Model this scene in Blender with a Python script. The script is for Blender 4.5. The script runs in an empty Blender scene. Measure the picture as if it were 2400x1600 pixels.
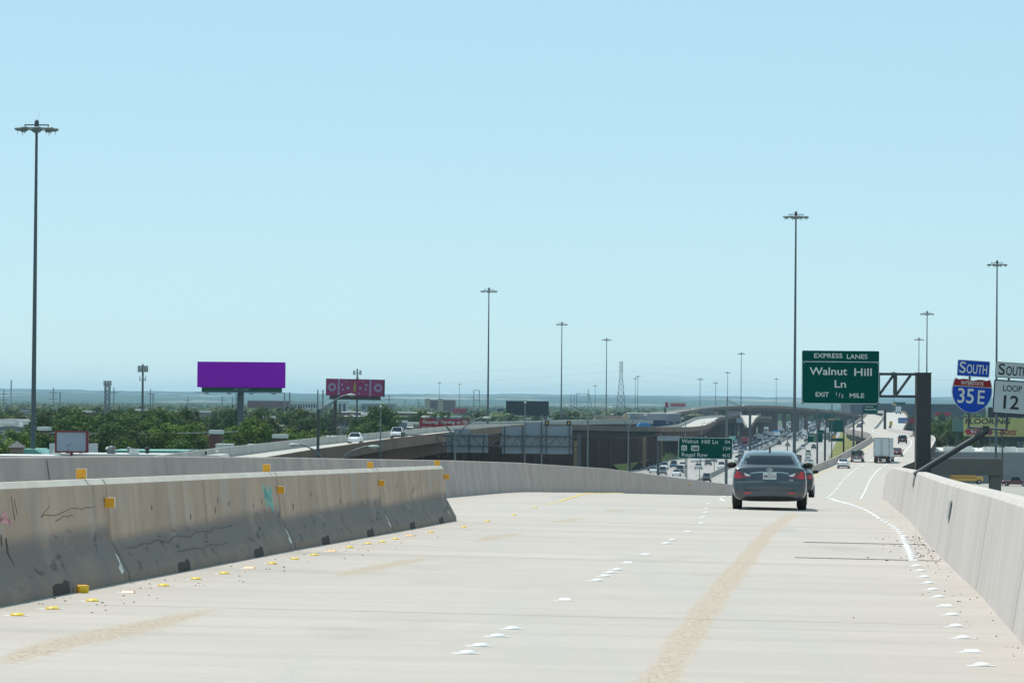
import bpy, bmesh, math, random
from mathutils import Vector, Matrix, noise as mnoise
random.seed(7)
SC = bpy.context.scene
COL = SC.collection
D2R = math.radians
# ------------------------------------------------------------------ camera
CZ = 16.0                       # eye height above the plain
FPX = 8000.0                    # focal length in pixels of the 2400 px wide photograph
PITCH = math.atan(145 / FPX)
ROLL = 0.0085
CAM_ROT = Matrix.Rotation(math.pi / 2 + PITCH, 3, 'X') @ Matrix.Rotation(ROLL, 3, 'Z')
cd = bpy.data.cameras.new('camera')
cam = bpy.data.objects.new('camera', cd)
COL.objects.link(cam)
cd.sensor_width = 36.0
cd.lens = 36.0 * FPX / 2400.0
cd.clip_start = 0.5
cd.clip_end = 40000
cam.matrix_world = Matrix.Translation((0, 0, CZ)) @ CAM_ROT.to_4x4()
SC.camera = cam
# ------------------------------------------------------------------ light
SUN_DIR = Vector((-0.30, 0.36, 1.0)).normalized()      # towards the sun: high, ahead and to the left
SUN_EL = math.asin(SUN_DIR.z)
SUN_AZ = math.atan2(SUN_DIR.x, SUN_DIR.y)
w = bpy.data.worlds.new('World')
SC.world = w
w.use_nodes = True
nt = w.node_tree
nt.nodes.clear()
sky = nt.nodes.new('ShaderNodeTexSky')
sky.sky_type = 'NISHITA'
sky.sun_disc = False
sky.sun_elevation = SUN_EL
sky.sun_rotation = SUN_AZ
sky.altitude = 5000
sky.air_density = 1.5
sky.dust_density = 0.0
sky.ozone_density = 5.0
bg = nt.nodes.new('ShaderNodeBackground')
bg.inputs['Strength'].default_value = 0.12
wo = nt.nodes.new('ShaderNodeOutputWorld')
mixn = nt.nodes.new('ShaderNodeMix')                    # thin even summer haze over the whole sky
mixn.data_type = 'RGBA'
mixn.inputs['Factor'].default_value = 0.62
nt.links.new(sky.outputs[0], mixn.inputs['A'])
mixn.inputs['B'].default_value = (0.555 / 0.12, 0.85 / 0.12, 0.91 / 0.12, 1)
nt.links.new(mixn.outputs['Result'], bg.inputs[0])
nt.links.new(bg.outputs[0], wo.inputs[0])
sl = bpy.data.lights.new('sun', 'SUN')
sl.energy = 4.0
sl.angle = D2R(0.5)
sl.color = (1.0, 0.95, 0.86)
sun = bpy.data.objects.new('sun', sl)
COL.objects.link(sun)
sun.rotation_euler = SUN_DIR.to_track_quat('Z', 'Y').to_euler()
sun.location = (0, 0, 200)
SC.view_settings.view_transform = 'Standard'
SC.view_settings.look = 'None'
SC.view_settings.exposure = 0.0
SC.view_settings.gamma = 1.0
SC.render.engine = 'CYCLES'
SC.cycles.use_denoising = True
SC.cycles.max_bounces = 6
SC.cycles.diffuse_bounces = 3
SC.cycles.glossy_bounces = 3
SC.cycles.transparent_max_bounces = 8
SC.cycles.volume_bounces = 3
# ------------------------------------------------------------------ helpers: places
def ray(px, py):
    v = CAM_ROT @ Vector(((px - 1200) / FPX, (800 - py) / FPX, -1.0))
    return v / v.y
def at(px, py, d):
    """the world point seen at photo pixel (px, py) at depth d"""
    return Vector((0, 0, CZ)) + ray(px, py) * d
def ground_at(px, py, z=0.0):
    r = ray(px, py)
    return Vector((0, 0, CZ)) + r * ((z - CZ) / r.z)
def gx(px, d, z=0.0):
    """ground point under photo column px at depth d"""
    y0, y1 = 945.0, 2500.0
    p = at(px, 945 + 145 * 0, d)
    # correct for roll: column shifts with height
    dz = z - p.z
    return Vector((p.x - dz * ROLL, d, z))
def project(p):
    l = CAM_ROT.transposed() @ (Vector(p) - Vector((0, 0, CZ)))
    return (1200 + FPX * l.x / -l.z, 800 - FPX * l.y / -l.z)
def pchip(xs, ys):
    n = len(xs)
    h = [xs[i + 1] - xs[i] for i in range(n - 1)]
    dl = [(ys[i + 1] - ys[i]) / h[i] for i in range(n - 1)]
    m = [dl[0]] + [0] * (n - 2) + [dl[-1]]
    for i in range(1, n - 1):
        if dl[i - 1] * dl[i] > 0:
            w1, w2 = 2 * h[i] + h[i - 1], h[i] + 2 * h[i - 1]
            m[i] = (w1 + w2) / (w1 / dl[i - 1] + w2 / dl[i])
    def f(x):
        if x <= xs[0]: return ys[0] + m[0] * (x - xs[0])
        if x >= xs[-1]: return ys[-1] + m[-1] * (x - xs[-1])
        i = 0
        while x > xs[i + 1]: i += 1
        t = (x - xs[i]) / h[i]
        a = (1 + 2 * t) * (1 - t) ** 2 * ys[i] + t * (1 - t) ** 2 * h[i] * m[i]
        return a + t * t * (3 - 2 * t) * ys[i + 1] + t * t * (t - 1) * h[i] * m[i + 1]
    return f
def lin(pts):
    xs = [p[0] for p in pts]; ys = [p[1] for p in pts]
    def f(x):
        if x <= xs[0]: return ys[0]
        if x >= xs[-1]: return ys[-1]
        i = 0
        while x > xs[i + 1]: i += 1
        t = (x - xs[i]) / (xs[i + 1] - xs[i])
        return ys[i] * (1 - t) + ys[i + 1] * t
    return f
# ------------------------------------------------------------------ helpers: meshes
class MB:
    """collects geometry and links it as one mesh object"""
    def __init__(s):
        s.v = []; s.f = []; s.m = []; s.sm = []
    def add(s, vs, fs, mi=0, smooth=False):
        o = len(s.v)
        s.v += [tuple(p) for p in vs]
        for f in fs:
            s.f.append([i + o for i in f]); s.m.append(mi); s.sm.append(smooth)
        return s
    def box(s, c, size, mi=0, M=None, taper=(1, 1)):
        hx, hy, hz = size[0] / 2, size[1] / 2, size[2] / 2
        vs = []
        for z in (-1, 1):
            tx, ty = (taper if z > 0 else (1, 1))
            for x, y in ((-1, -1), (1, -1), (1, 1), (-1, 1)):
                p = Vector((x * hx * tx, y * hy * ty, z * hz))
                if M is not None: p = M @ p
                vs.append(p + Vector(c))
        return s.add(vs, [(3, 2, 1, 0), (4, 5, 6, 7), (0, 1, 5, 4), (1, 2, 6, 5), (2, 3, 7, 6), (3, 0, 4, 7)], mi)
    def tube(s, p0, p1, r0, r1=None, n=8, mi=0, caps=True, smooth=True):
        p0, p1 = Vector(p0), Vector(p1)
        if r1 is None: r1 = r0
        d = (p1 - p0)
        if d.length < 1e-6: return s
        q = d.to_track_quat('Z', 'Y')
        vs = []
        for p, r in ((p0, r0), (p1, r1)):
            for k in range(n):
                a = 2 * math.pi * k / n
                vs.append(p + q @ Vector((math.cos(a) * r, math.sin(a) * r, 0)))
        s.add(vs, [(k, (k + 1) % n, n + (k + 1) % n, n + k) for k in range(n)], mi, smooth and n > 4)
        if caps: s.add(vs, [list(range(n))[::-1], list(range(n, 2 * n))], mi)
        return s
    def path(s, pts, r, n=6, mi=0):
        for a, b in zip(pts, pts[1:]): s.tube(a, b, r, r, n, mi)
        return s
    def lathe(s, prof, c=(0, 0, 0), n=16, mi=0, axis='Z', smooth=True):
        c = Vector(c); vs = []
        for r, z in prof:
            for k in range(n):
                a = 2 * math.pi * k / n
                p = Vector((math.cos(a) * r, math.sin(a) * r, z))
                if axis == 'X': p = Vector((p.z, p.x, p.y))
                if axis == 'Y': p = Vector((p.y, p.z, p.x))
                vs.append(c + p)
        fs = []
        for i in range(len(prof) - 1):
            for k in range(n):
                fs.append((i * n + k, i * n + (k + 1) % n, (i + 1) * n + (k + 1) % n, (i + 1) * n + k))
        s.add(vs, fs, mi, smooth)
        return s.add(vs, [list(range(n))[::-1], list(range((len(prof) - 1) * n, len(prof) * n))], mi)
    def grid(s, rows, mi=0, smooth=True, closed=False):
        n = len(rows[0]); vs = [p for r in rows for p in r]; fs = []
        for i in range(len(rows) - 1):
            for k in range(n if closed else n - 1):
                fs.append((i * n + k, i * n + (k + 1) % n, (i + 1) * n + (k + 1) % n, (i + 1) * n + k))
        return s.add(vs, fs, mi, smooth)
    def prism(s, poly, h, M=None, mi=0):
        """poly: xz outline, extruded along y by h (centred)"""
        n = len(poly); vs = []
        for y in (-h / 2, h / 2):
            for x, z in poly:
                p = Vector((x, y, z))
                vs.append(M @ p if M is not None else p)
        fs = [list(range(n)), list(range(n, 2 * n))[::-1]]
        fs += [(k, n + k, n + (k + 1) % n, (k + 1) % n) for k in range(n)]
        return s.add(vs, fs, mi)
    def mesh(s, name, mats):
        me = bpy.data.meshes.new(name)
        me.from_pydata(s.v, [], s.f)
        for m in (mats if isinstance(mats, (list, tuple)) else [mats]): me.materials.append(m)
        me.polygons.foreach_set('material_index', s.m)
        me.polygons.foreach_set('use_smooth', s.sm)
        bm = bmesh.new(); bm.from_mesh(me)
        bmesh.ops.recalc_face_normals(bm, faces=bm.faces)
        bm.to_mesh(me); bm.free()
        me.update()
        return me
    def build(s, name, mats, parent=None, loc=(0, 0, 0), rz=0.0):
        o = bpy.data.objects.new(name, s.mesh(name, mats))
        COL.objects.link(o)
        o.location = loc; o.rotation_euler = (0, 0, rz)
        if parent: o.parent = parent
        return o
def tag(o, label=None, cat=None, group=None, kind=None):
    if label: o['label'] = label
    if cat: o['category'] = cat
    if group: o['group'] = group
    if kind: o['kind'] = kind
    return o
def thing(name, loc, rz, label, cat, group=None):
    o = bpy.data.objects.new(name, None)
    COL.objects.link(o)
    o.empty_display_size = 0.5
    o.location = loc; o.rotation_euler = (0, 0, rz)
    return tag(o, label, cat, group)
def dup(root, loc, rz, label=None, group=None, scale=None):
    kids = {}
    r = root.copy(); COL.objects.link(r)
    r.location = loc; r.rotation_euler = (0, 0, rz)
    if scale is not None: r.scale = scale
    if label: r['label'] = label
    if group: r['group'] = group
    for ch in root.children:
        c = ch.copy(); COL.objects.link(c); c.parent = r
        for g in ch.children:
            d = g.copy(); COL.objects.link(d); d.parent = c
    return r
_depth = {}
def text_mb(s, size, bold=0.0, spacing=1.0, shear=0.0, align='CENTER'):
    """flat lettering in the xz plane facing -y, centred at origin: returns (verts, faces, width)"""
    cu = bpy.data.curves.new('lettering', 'FONT')
    cu.body = s; cu.size = size; cu.offset = bold; cu.space_character = spacing
    cu.shear = shear; cu.align_x = align; cu.align_y = 'CENTER'; cu.resolution_u = 4
    o = bpy.data.objects.new('lettering', cu); COL.objects.link(o)
    bpy.context.view_layer.update()
    me = bpy.data.meshes.new_from_object(o.evaluated_get(bpy.context.evaluated_depsgraph_get()))
    vs = [Vector((v.co.x, 0, v.co.y)) for v in me.vertices]
    fs = [list(p.vertices) for p in me.polygons]
    bpy.data.objects.remove(o); bpy.data.curves.remove(cu); bpy.data.meshes.remove(me)
    return vs, fs
def put_text(mb, s, x, z, cap, y=0.0, mi=0, fit=None, bold=0.0, spacing=1.0, shear=0.0):
    """lettering with capital height cap centred at x, z; fit = wanted width"""
    vs, fs = text_mb(s, 1.0, bold, spacing, shear)
    if not vs: return
    x0 = min(v.x for v in vs); x1 = max(v.x for v in vs)
    k = cap / 0.70
    kx = (fit / (x1 - x0)) if fit else k
    cx = (x0 + x1) / 2
    zs = 0.0
    mb.add([Vector(((v.x - cx) * kx + x, y, (v.z - zs) * k + z)) for v in vs], fs, mi)
def rrect(w, h, r, n=5):
    """rounded rectangle outline, xz"""
    pts = []
    for cx, cz, a0 in ((w / 2 - r, h / 2 - r, 0), (-w / 2 + r, h / 2 - r, 90), (-w / 2 + r, -h / 2 + r, 180), (w / 2 - r, -h / 2 + r, 270)):
        for k in range(n + 1):
            a = D2R(a0 + 90 * k / n)
            pts.append((cx + r * math.cos(a), cz + r * math.sin(a)))
    return pts
def plate(mb, outline, y, th, mi=0, x=0, z=0):
    """a flat sign plate of thickness th whose front is at y (facing -y)"""
    M = Matrix.Translation((x, y + th / 2, z))
    return mb.prism(outline, th, M, mi)
# ------------------------------------------------------------------ helpers: materials
def mat(name, col, rough=0.7, metal=0.0, var=0.12, scale=1.0, bump=0.0, spec=0.5, coat=0.0, streak=None, col2=None, detail=4):
    m = bpy.data.materials.new(name)
    m.use_nodes = True
    n = m.node_tree.nodes; L = m.node_tree.links
    b = n['Principled BSDF']
    b.inputs['Roughness'].default_value = rough
    b.inputs['Metallic'].default_value = metal
    b.inputs['Specular IOR Level'].default_value = spec
    if coat: b.inputs['Coat Weight'].default_value = coat
    geo = n.new('ShaderNodeTexCoord')
    src = geo.outputs['Object']
    if streak:
        mp = n.new('ShaderNodeMapping'); mp.inputs['Scale'].default_value = streak
        L.new(src, mp.inputs['Vector']); src = mp.outputs[0]
    nz = n.new('ShaderNodeTexNoise')
    nz.inputs['Scale'].default_value = scale; nz.inputs['Detail'].default_value = detail
    L.new(src, nz.inputs['Vector'])
    rp = n.new('ShaderNodeValToRGB')
    c = Vector(col[:3])
    c2 = Vector(col2[:3]) if col2 else c * (1 + var)
    c1 = c if col2 else c * (1 - var)
    rp.color_ramp.elements[0].position = 0.32; rp.color_ramp.elements[1].position = 0.68
    rp.color_ramp.elements[0].color = (*c1, 1); rp.color_ramp.elements[1].color = (*[min(1, q) for q in c2], 1)
    L.new(nz.outputs['Fac'], rp.inputs[0]); L.new(rp.outputs[0], b.inputs['Base Color'])
    if bump:
        bp = n.new('ShaderNodeBump'); bp.inputs['Strength'].default_value = bump; bp.inputs['Distance'].default_value = 0.02
        L.new(nz.outputs['Fac'], bp.inputs['Height']); L.new(bp.outputs[0], b.inputs['Normal'])
    return m
def layer(m, col, scale, lo, hi, amount=1.0, stretch=(1, 1, 1), kind='noise', coord='Object', detail=5, zband=None, mask2=None):
    """mix another colour over a material's base colour through a noise mask; zband = (z0, z1) limits it in object height"""
    n = m.node_tree.nodes; L = m.node_tree.links
    b = n['Principled BSDF']
    prev = b.inputs['Base Color'].links[0].from_socket
    tc = n.new('ShaderNodeTexCoord'); mp = n.new('ShaderNodeMapping'); mp.inputs['Scale'].default_value = stretch
    L.new(tc.outputs[coord], mp.inputs['Vector'])
    if kind == 'noise':
        t = n.new('ShaderNodeTexNoise'); t.inputs['Scale'].default_value = scale; t.inputs['Detail'].default_value = detail
        out = t.outputs['Fac']
    else:
        t = n.new('ShaderNodeTexVoronoi'); t.inputs['Scale'].default_value = scale
        out = t.outputs['Distance']
    L.new(mp.outputs[0], t.inputs['Vector'])
    mr = n.new('ShaderNodeMapRange')
    mr.inputs['From Min'].default_value = lo; mr.inputs['From Max'].default_value = hi
    mr.inputs['To Max'].default_value = amount; mr.clamp = True
    L.new(out, mr.inputs['Value'])
    fac = mr.outputs[0]
    if zband:
        sx = n.new('ShaderNodeSeparateXYZ'); L.new(tc.outputs[coord], sx.inputs[0])
        m2 = n.new('ShaderNodeMapRange'); m2.interpolation_type = 'SMOOTHSTEP'
        m2.inputs['From Min'].default_value = zband[0]; m2.inputs['From Max'].default_value = zband[1]
        m2.inputs['To Min'].default_value = 1.0; m2.inputs['To Max'].default_value = 0.0
        L.new(sx.outputs['Z'], m2.inputs['Value'])
        mu = n.new('ShaderNodeMath'); mu.operation = 'MULTIPLY'
        L.new(fac, mu.inputs[0]); L.new(m2.outputs[0], mu.inputs[1]); fac = mu.outputs[0]
    mx = n.new('ShaderNodeMix'); mx.data_type = 'RGBA'
    L.new(fac, mx.inputs['Factor']); L.new(prev, mx.inputs['A'])
    mx.inputs['B'].default_value = (*col[:3], 1)
    L.new(mx.outputs['Result'], b.inputs['Base Color'])
    return m
def sr(r, g, b):
    f = lambda c: (c / 255 / 12.92) if c <= 10.3 else ((c / 255 + 0.055) / 1.055) ** 2.4
    return (f(r), f(g), f(b))
# ------------------------------------------------------------------ the express road we drive on
ZR = pchip([0, 20, 40, 60, 75, 90, 105, 125, 150, 200, 240, 300, 340, 370, 410, 470, 530, 560, 600, 650, 700, 760, 1200, 1440, 1700, 2000],
           [CZ - q for q in (1.43, 1.70, 1.97, 2.235, 2.43, 2.64, 2.87, 3.36, 4.02, 5.42, 6.60, 8.36, 9.35, 9.78, 9.95, 9.85, 9.6, 9.15, 8.45, 7.9, 7.62, 7.5, 7.4, 7.3, 5.3, 4.6)])
def road_mid(d): return 0.1 * d - 2.5
BANK = lin([(0, 0.015), (160, 0.015), (300, 0.0)])
def road_z(x, d): return ZR(d) + BANK(d) * max(-14, min(14, road_mid(d) - x))
def road_pt(px, py, d0=5.0, d1=135.0):
    """first crossing of the pixel's ray with the road surface"""
    r = ray(px, py)
    g = lambda d: CZ + r.z * d - road_z(r.x * d, d)
    a = d0
    st = (d1 - d0) / 200
    while a < d1 and g(a) * g(a + st) > 0: a += st
    b = a + st
    for _ in range(40):
        m = (a + b) / 2
        if g(a) * g(m) <= 0: b = m
        else: a = m
    d = (a + b) / 2
    return Vector((r.x * d, d, road_z(r.x * d, d)))
K = 2400 / 2352.0
RIGHT_PX = [(2255, 1528), (2232, 1497), (2212, 1465), (2196, 1438), (2187, 1412), (2172, 1392), (2157, 1371), (2143, 1354), (2133, 1339), (2124, 1325), (2115, 1311), (2105, 1300), (2097, 1287), (2092, 1273), (2087, 1262), (2082, 1252), (2077, 1240), (2072, 1230), (2062, 1217), (2045, 1205), (2020, 1190), (1990, 1172), (1960, 1160), (1930, 1152)]
LANE_PX = [(1073, 1500), (1103, 1483), (1143, 1461), (1177, 1444), (1298, 1378), (1372, 1333), (1390, 1323), (1403, 1315), (1418, 1308), (1442, 1293), (1482, 1274), (1530, 1248), (1545, 1240), (1580, 1221), (1612, 1202), (1615, 1188), (1620, 1177), (1623, 1168), (1627, 1157)]
YEL_PX = [(40, 1413), (120, 1398), (212, 1380), (295, 1361), (375, 1345), (450, 1330), (515, 1317), (573, 1305), (625, 1294), (677, 1284), (722, 1275), (762, 1266), (803, 1257), (845, 1249), (878, 1245), (908, 1238), (940, 1231), (990, 1222), (1065, 1211), (1120, 1197), (1180, 1183), (1230, 1165), (1290, 1150)]
RIGHT = [road_pt(x * K, y * K) for x, y in RIGHT_PX]
LANE = [road_pt(x * K, y * K) for x, y in LANE_PX]
YEL = [road_pt(x * K, y * K) for x, y in YEL_PX]
# right edge line in plan (depth -> x); far knots read from the far S-bend of the road
_rs = [RIGHT[i] for i in (0, 3, 6, 9, 12, 15, 18, 19, 20, 21, 22, 23)]
_keep = [_rs[0]]
for p in _rs[1:]:
    if p.y > _keep[-1].y + 1.5: _keep.append(p)
RX = pchip([p.y for p in _keep] + [150, 200, 280, 360, 410, 470, 530, 560, 600, 650, 700, 760, 830, 900, 984, 1200, 1440, 1700, 2000],
           [p.x for p in _keep] + [14.4, 19.4, 27.9, 36.9, 42.6, 49.6, 57.3, 62.0, 68.6, 75.5, 82.0, 89.0, 95.6, 100.4, 105.2, 128, 154, 184.6, 217])
def LX(d): return RX(d) - (3.4 if d < 60 else 3.55)
WLX = pchip([5, 20, 50, 58, 72, 90, 150, 200, 240, 300, 360, 420, 500, 600, 2000], [-13.5, -11.6, -7.5, -6.3, -4.7, -1.9, 4.15, 10.1, 15.7, 22.0, 28.6, 34.8, 44.6, 60.0, 208.3])
def WL(d):
    return WLX(d) if d < 560 else RX(d) - 8.5 if d > 640 else WLX(d) * (640 - d) / 80 + (RX(d) - 8.5) * (d - 560) / 80
WRB = [road_pt(x, y, 5, 96) for x, y in ((2399, 1511), (2339, 1442), (2289, 1386), (2238, 1338), (2184, 1284.5), (2131, 1219), (2101, 1177))]
WRX = pchip([5] + [p.y for p in WRB[:-1]] + [98, 150, 240, 300, 360, 420, 500, 560, 2000], [WRB[0].x - (WRB[0].y - 5) * 0.1] + [p.x for p in WRB[:-1]] + [10.9, 16.3, 26.3, 32.6, 39.8, 46.4, 57.0, 67.0, 222.2])
def WR(d):
    return WRX(d) if d < 520 else RX(d) + 4.6 if d > 600 else WRX(d) * (600 - d) / 80 + (RX(d) + 4.6) * (d - 520) / 80
TOPL = lin([(0, 1071), (327, 1068), (653, 1071), (1071, 1078.5), (1224, 1083.6), (1428, 1097), (1581, 1117), (1724, 1136)])
def stations(a, b):
    out = []; d = a
    while d < b:
        out.append(d); d += max(1.2, d * 0.02)
    return out + [b]
# --- materials of the road
M_road = mat('road_concrete', (0.468, 0.419, 0.384), 0.85, var=0.06, scale=0.35, streak=(0.25, 1.6, 1), spec=0.2, detail=6)
layer(M_road, (0.375, 0.35, 0.315), 1.0, 0.50, 0.72, 0.6, (0.12, 1.3, 1), detail=8)
layer(M_road, (0.41, 0.40, 0.375), 0.9, 0.48, 0.75, 0.45, (1.3, 0.05, 1), detail=4)
layer(M_road, (0.30, 0.29, 0.27), 26.0, 0.60, 0.75, 0.35, (1, 0.35, 1), detail=3)
layer(M_road, (0.56, 0.55, 0.52), 9.0, 0.55, 0.75, 0.4, (0.2, 2.0, 1), detail=5)
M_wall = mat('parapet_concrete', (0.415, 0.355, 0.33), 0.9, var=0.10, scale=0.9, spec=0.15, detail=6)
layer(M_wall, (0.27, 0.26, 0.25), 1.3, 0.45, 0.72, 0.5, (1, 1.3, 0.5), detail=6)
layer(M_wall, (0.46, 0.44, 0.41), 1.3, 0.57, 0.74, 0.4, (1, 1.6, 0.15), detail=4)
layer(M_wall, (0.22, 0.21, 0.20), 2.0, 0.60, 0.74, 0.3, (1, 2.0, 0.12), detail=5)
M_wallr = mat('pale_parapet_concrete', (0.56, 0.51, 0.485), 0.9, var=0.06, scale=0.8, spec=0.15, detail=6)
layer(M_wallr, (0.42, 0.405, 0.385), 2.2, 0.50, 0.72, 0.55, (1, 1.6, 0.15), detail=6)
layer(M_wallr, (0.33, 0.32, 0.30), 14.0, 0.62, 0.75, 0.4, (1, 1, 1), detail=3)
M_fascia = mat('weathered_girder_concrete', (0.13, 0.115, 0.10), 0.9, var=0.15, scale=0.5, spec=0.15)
M_white = mat('white_paint', (0.80, 0.80, 0.79), 0.5, var=0.05, scale=8)
M_yel = mat('yellow_paint', (0.74, 0.50, 0.06), 0.55, var=0.10, scale=6)
M_dark = mat('joint_rubber', (0.035, 0.03, 0.028), 0.8, var=0.2)
tc_ = M_road.node_tree.nodes.new('ShaderNodeTexCoord'); mp_ = M_road.node_tree.nodes.new('ShaderNodeMapping'); mp_.inputs['Scale'].default_value = (0.4, 14.0, 1)
nz_ = M_road.node_tree.nodes.new('ShaderNodeTexNoise'); nz_.inputs['Scale'].default_value = 2.0; nz_.inputs['Detail'].default_value = 6
bp_ = M_road.node_tree.nodes.new('ShaderNodeBump'); bp_.inputs['Strength'].default_value = 0.25; bp_.inputs['Distance'].default_value = 0.02
for a_, b_ in ((tc_.outputs['Object'], mp_.inputs[0]), (mp_.outputs[0], nz_.inputs['Vector']), (nz_.outputs['Fac'], bp_.inputs['Height']), (bp_.outputs[0], M_road.node_tree.nodes['Principled BSDF'].inputs['Normal'])):
    M_road.node_tree.links.new(a_, b_)
layer(M_road, (0.30, 0.275, 0.24), 0.55, 0.60, 0.80, 0.6, (1.0, 0.35, 1), detail=8)          # drips and scuffs
# --- deck
rows = []
for d in stations(4, 1990):
    a, b = WL(d) - 0.36, WR(d) + 0.36
    rows.append([Vector((a + (b - a) * k / 6, d, road_z(a + (b - a) * k / 6, d))) for k in range(7)])
mb = MB(); mb.grid(rows)
tag(mb.build('road', M_road), kind='structure')
# girders and slab edge under the deck (the bridge itself)
mb = MB(); ra = []
for d in stations(4, 1990):
    a, b = WL(d) - 0.42, WR(d) + 0.42
    za, zb = road_z(a, d), road_z(b, d)
    ra.append([(a, d, za - 0.006), (a, d, za - 0.45), (a + 0.9, d, za - 0.5), (a + 1.0, d, za - 2.0), (b - 1.0, d, zb - 2.0), (b - 0.9, d, zb - 0.5), (b, d, zb - 0.45), (b, d, zb - 0.006)])
mb.grid(ra, smooth=False)
bridge = thing('road_bridge', (0, 0, 0), 0, 'long concrete bridge deck and piers carrying the express lanes we drive on', 'bridge')
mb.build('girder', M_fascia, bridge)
def bent(mb_cap, mb_col, x, d, w, ztop, heading=0.1, cw=1.5):
    M = Matrix.Rotation(-heading, 3, 'Z')
    mb_cap.box((x, d, ztop - 0.75), (w, 1.6, 1.5), 0, M)
    return M
for d in (180, 260, 340, 430, 520, 620, 720, 830, 950, 1080, 1220, 1380, 1550, 1750):
    c = (WL(d) + WR(d)) / 2; wd = WR(d) - WL(d)
    z = road_z(c, d) - 2.02
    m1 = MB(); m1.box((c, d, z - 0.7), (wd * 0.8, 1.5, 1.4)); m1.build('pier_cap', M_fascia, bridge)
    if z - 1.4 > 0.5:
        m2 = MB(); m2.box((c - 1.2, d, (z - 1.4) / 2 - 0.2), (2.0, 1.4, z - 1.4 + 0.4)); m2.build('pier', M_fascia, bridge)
# --- parapets
def wall_ztop(d):
    x = WL(d)
    zr = road_z(x, d)
    if d > 300: return zr + 1.07
    z = zr + 1.1
    for _ in range(3):
        px, py = project((x, d, z))
        t = at(px, TOPL(px), d).z
        z = t
    z = max(zr + 0.9, min(zr + 1.4, z))
    if d > 220: z = z * (300 - d) / 80 + (zr + 1.07) * (d - 220) / 80
    return z
mb = MB(); rr = []
for d in stations(12, 1990):
    x = WL(d); z0 = road_z(x, d); z1 = wall_ztop(d)
    rr.append([(x, d, z0 - 0.01), (x - 0.17, d, z1 - 0.02), (x - 0.19, d, z1), (x - 0.38, d, z1), (x - 0.40, d, z1 - 0.02), (x - 0.43, d, z0 - 0.5)])
mb.grid(rr, smooth=False)
mb.add(rr[0], [(0, 1, 2, 3, 4, 5)])
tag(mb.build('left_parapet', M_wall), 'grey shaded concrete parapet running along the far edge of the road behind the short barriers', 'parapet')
M_outer = mat('brown_parapet_side', (0.095, 0.078, 0.068), 0.92, var=0.15, scale=0.3, streak=(1, 1, 0.3), spec=0.1)  # outer face a darker brown than the inner one
mb = MB(); rr = []; ro = []
for d in stations(8, 1990):
    x = WR(d); z0 = road_z(x, d); z1 = z0 + 1.06
    rr.append([(x, d, z0 - 0.01), (x + 0.16, d, z1 - 0.045), (x + 0.20, d, z1), (x + 0.37, d, z1), (x + 0.40, d, z1 - 0.03)])
    ro.append([(x + 0.40, d, z1 - 0.03), (x + 0.43, d, z0 - 0.3), (x + 0.44, d, z0 - 1.0)])
mb.grid(rr, smooth=False); mb.grid(ro, 1, False)
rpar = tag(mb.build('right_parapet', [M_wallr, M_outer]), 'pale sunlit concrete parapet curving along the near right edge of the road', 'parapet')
M_seam = mat('parapet_seam', (0.20, 0.18, 0.165), 0.9, var=0.2)
def seam(par, fx, fz1, d, lean, sgn, w=0.012):
    x = fx(d); z0 = road_z(x, d) + 0.01; z1 = fz1(d) - 0.05
    mb = MB(); rows = []
    for k in range(6):
        t = k / 5; dd = d + lean * t + 0.02 * mnoise.noise((k * 0.8, d, 1))
        xx = fx(dd) + sgn * (0.16 * t) - sgn * 0.006; zz = z0 + (z1 - z0) * t
        rows.append([(xx, dd - w, zz), (xx, dd + w, zz)])
    mb.grid(rows, smooth=False); mb.build('seam', M_seam, par)
for d in (28.5, 37.0, 46.5, 57.5, 70.0, 84.0): seam(rpar, WR, lambda q: road_z(WR(q), q) + 1.06, d, 0.0, 1, 0.009)
lpar = bpy.data.objects['left_parapet']
for d in (53.0, 62.0, 71.5, 82.0, 93.0, 105.0, 118.0, 133.0, 150.0): seam(lpar, WL, wall_ztop, d, 0.0, -1, 0.02 if d < 54 else 0.009)
M_platep = mat('grey_patch_plate', (0.42, 0.42, 0.41), 0.8, var=0.05)
for d, fr, sz in ((76.0, 0.80, 0.12), (48.0, 0.66, 0.13)):
    z0 = road_z(WR(d), d)
    mb = MB(); mb.box((0, 0, 0), (0.02, sz * 5.5, sz * 2)); o = mb.build('patch_plate', M_platep, rpar, (WR(d) + 0.16 * fr - 0.02, d, z0 + 1.06 * fr)); o.rotation_euler = (0.0, 0.149, -math.atan((WR(d + 1) - WR(d - 1)) / 2))
# --- ground, far plain
M_ground = mat('plain_ground', (0.13, 0.125, 0.085), 0.95, var=0.25, scale=0.012, spec=0.1, detail=8)
layer(M_ground, (0.05, 0.075, 0.03), 0.008, 0.44, 0.54, 0.9, detail=7)
layer(M_ground, (0.24, 0.23, 0.20), 0.02, 0.60, 0.66, 0.45, detail=4)
mb = MB()
mb.add([(-14000, -300, 0), (14000, -300, 0), (14000, 20000, 0), (-14000, 20000, 0)], [(0, 1, 2, 3)])
tag(mb.build('ground', M_ground), kind='structure')
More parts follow.
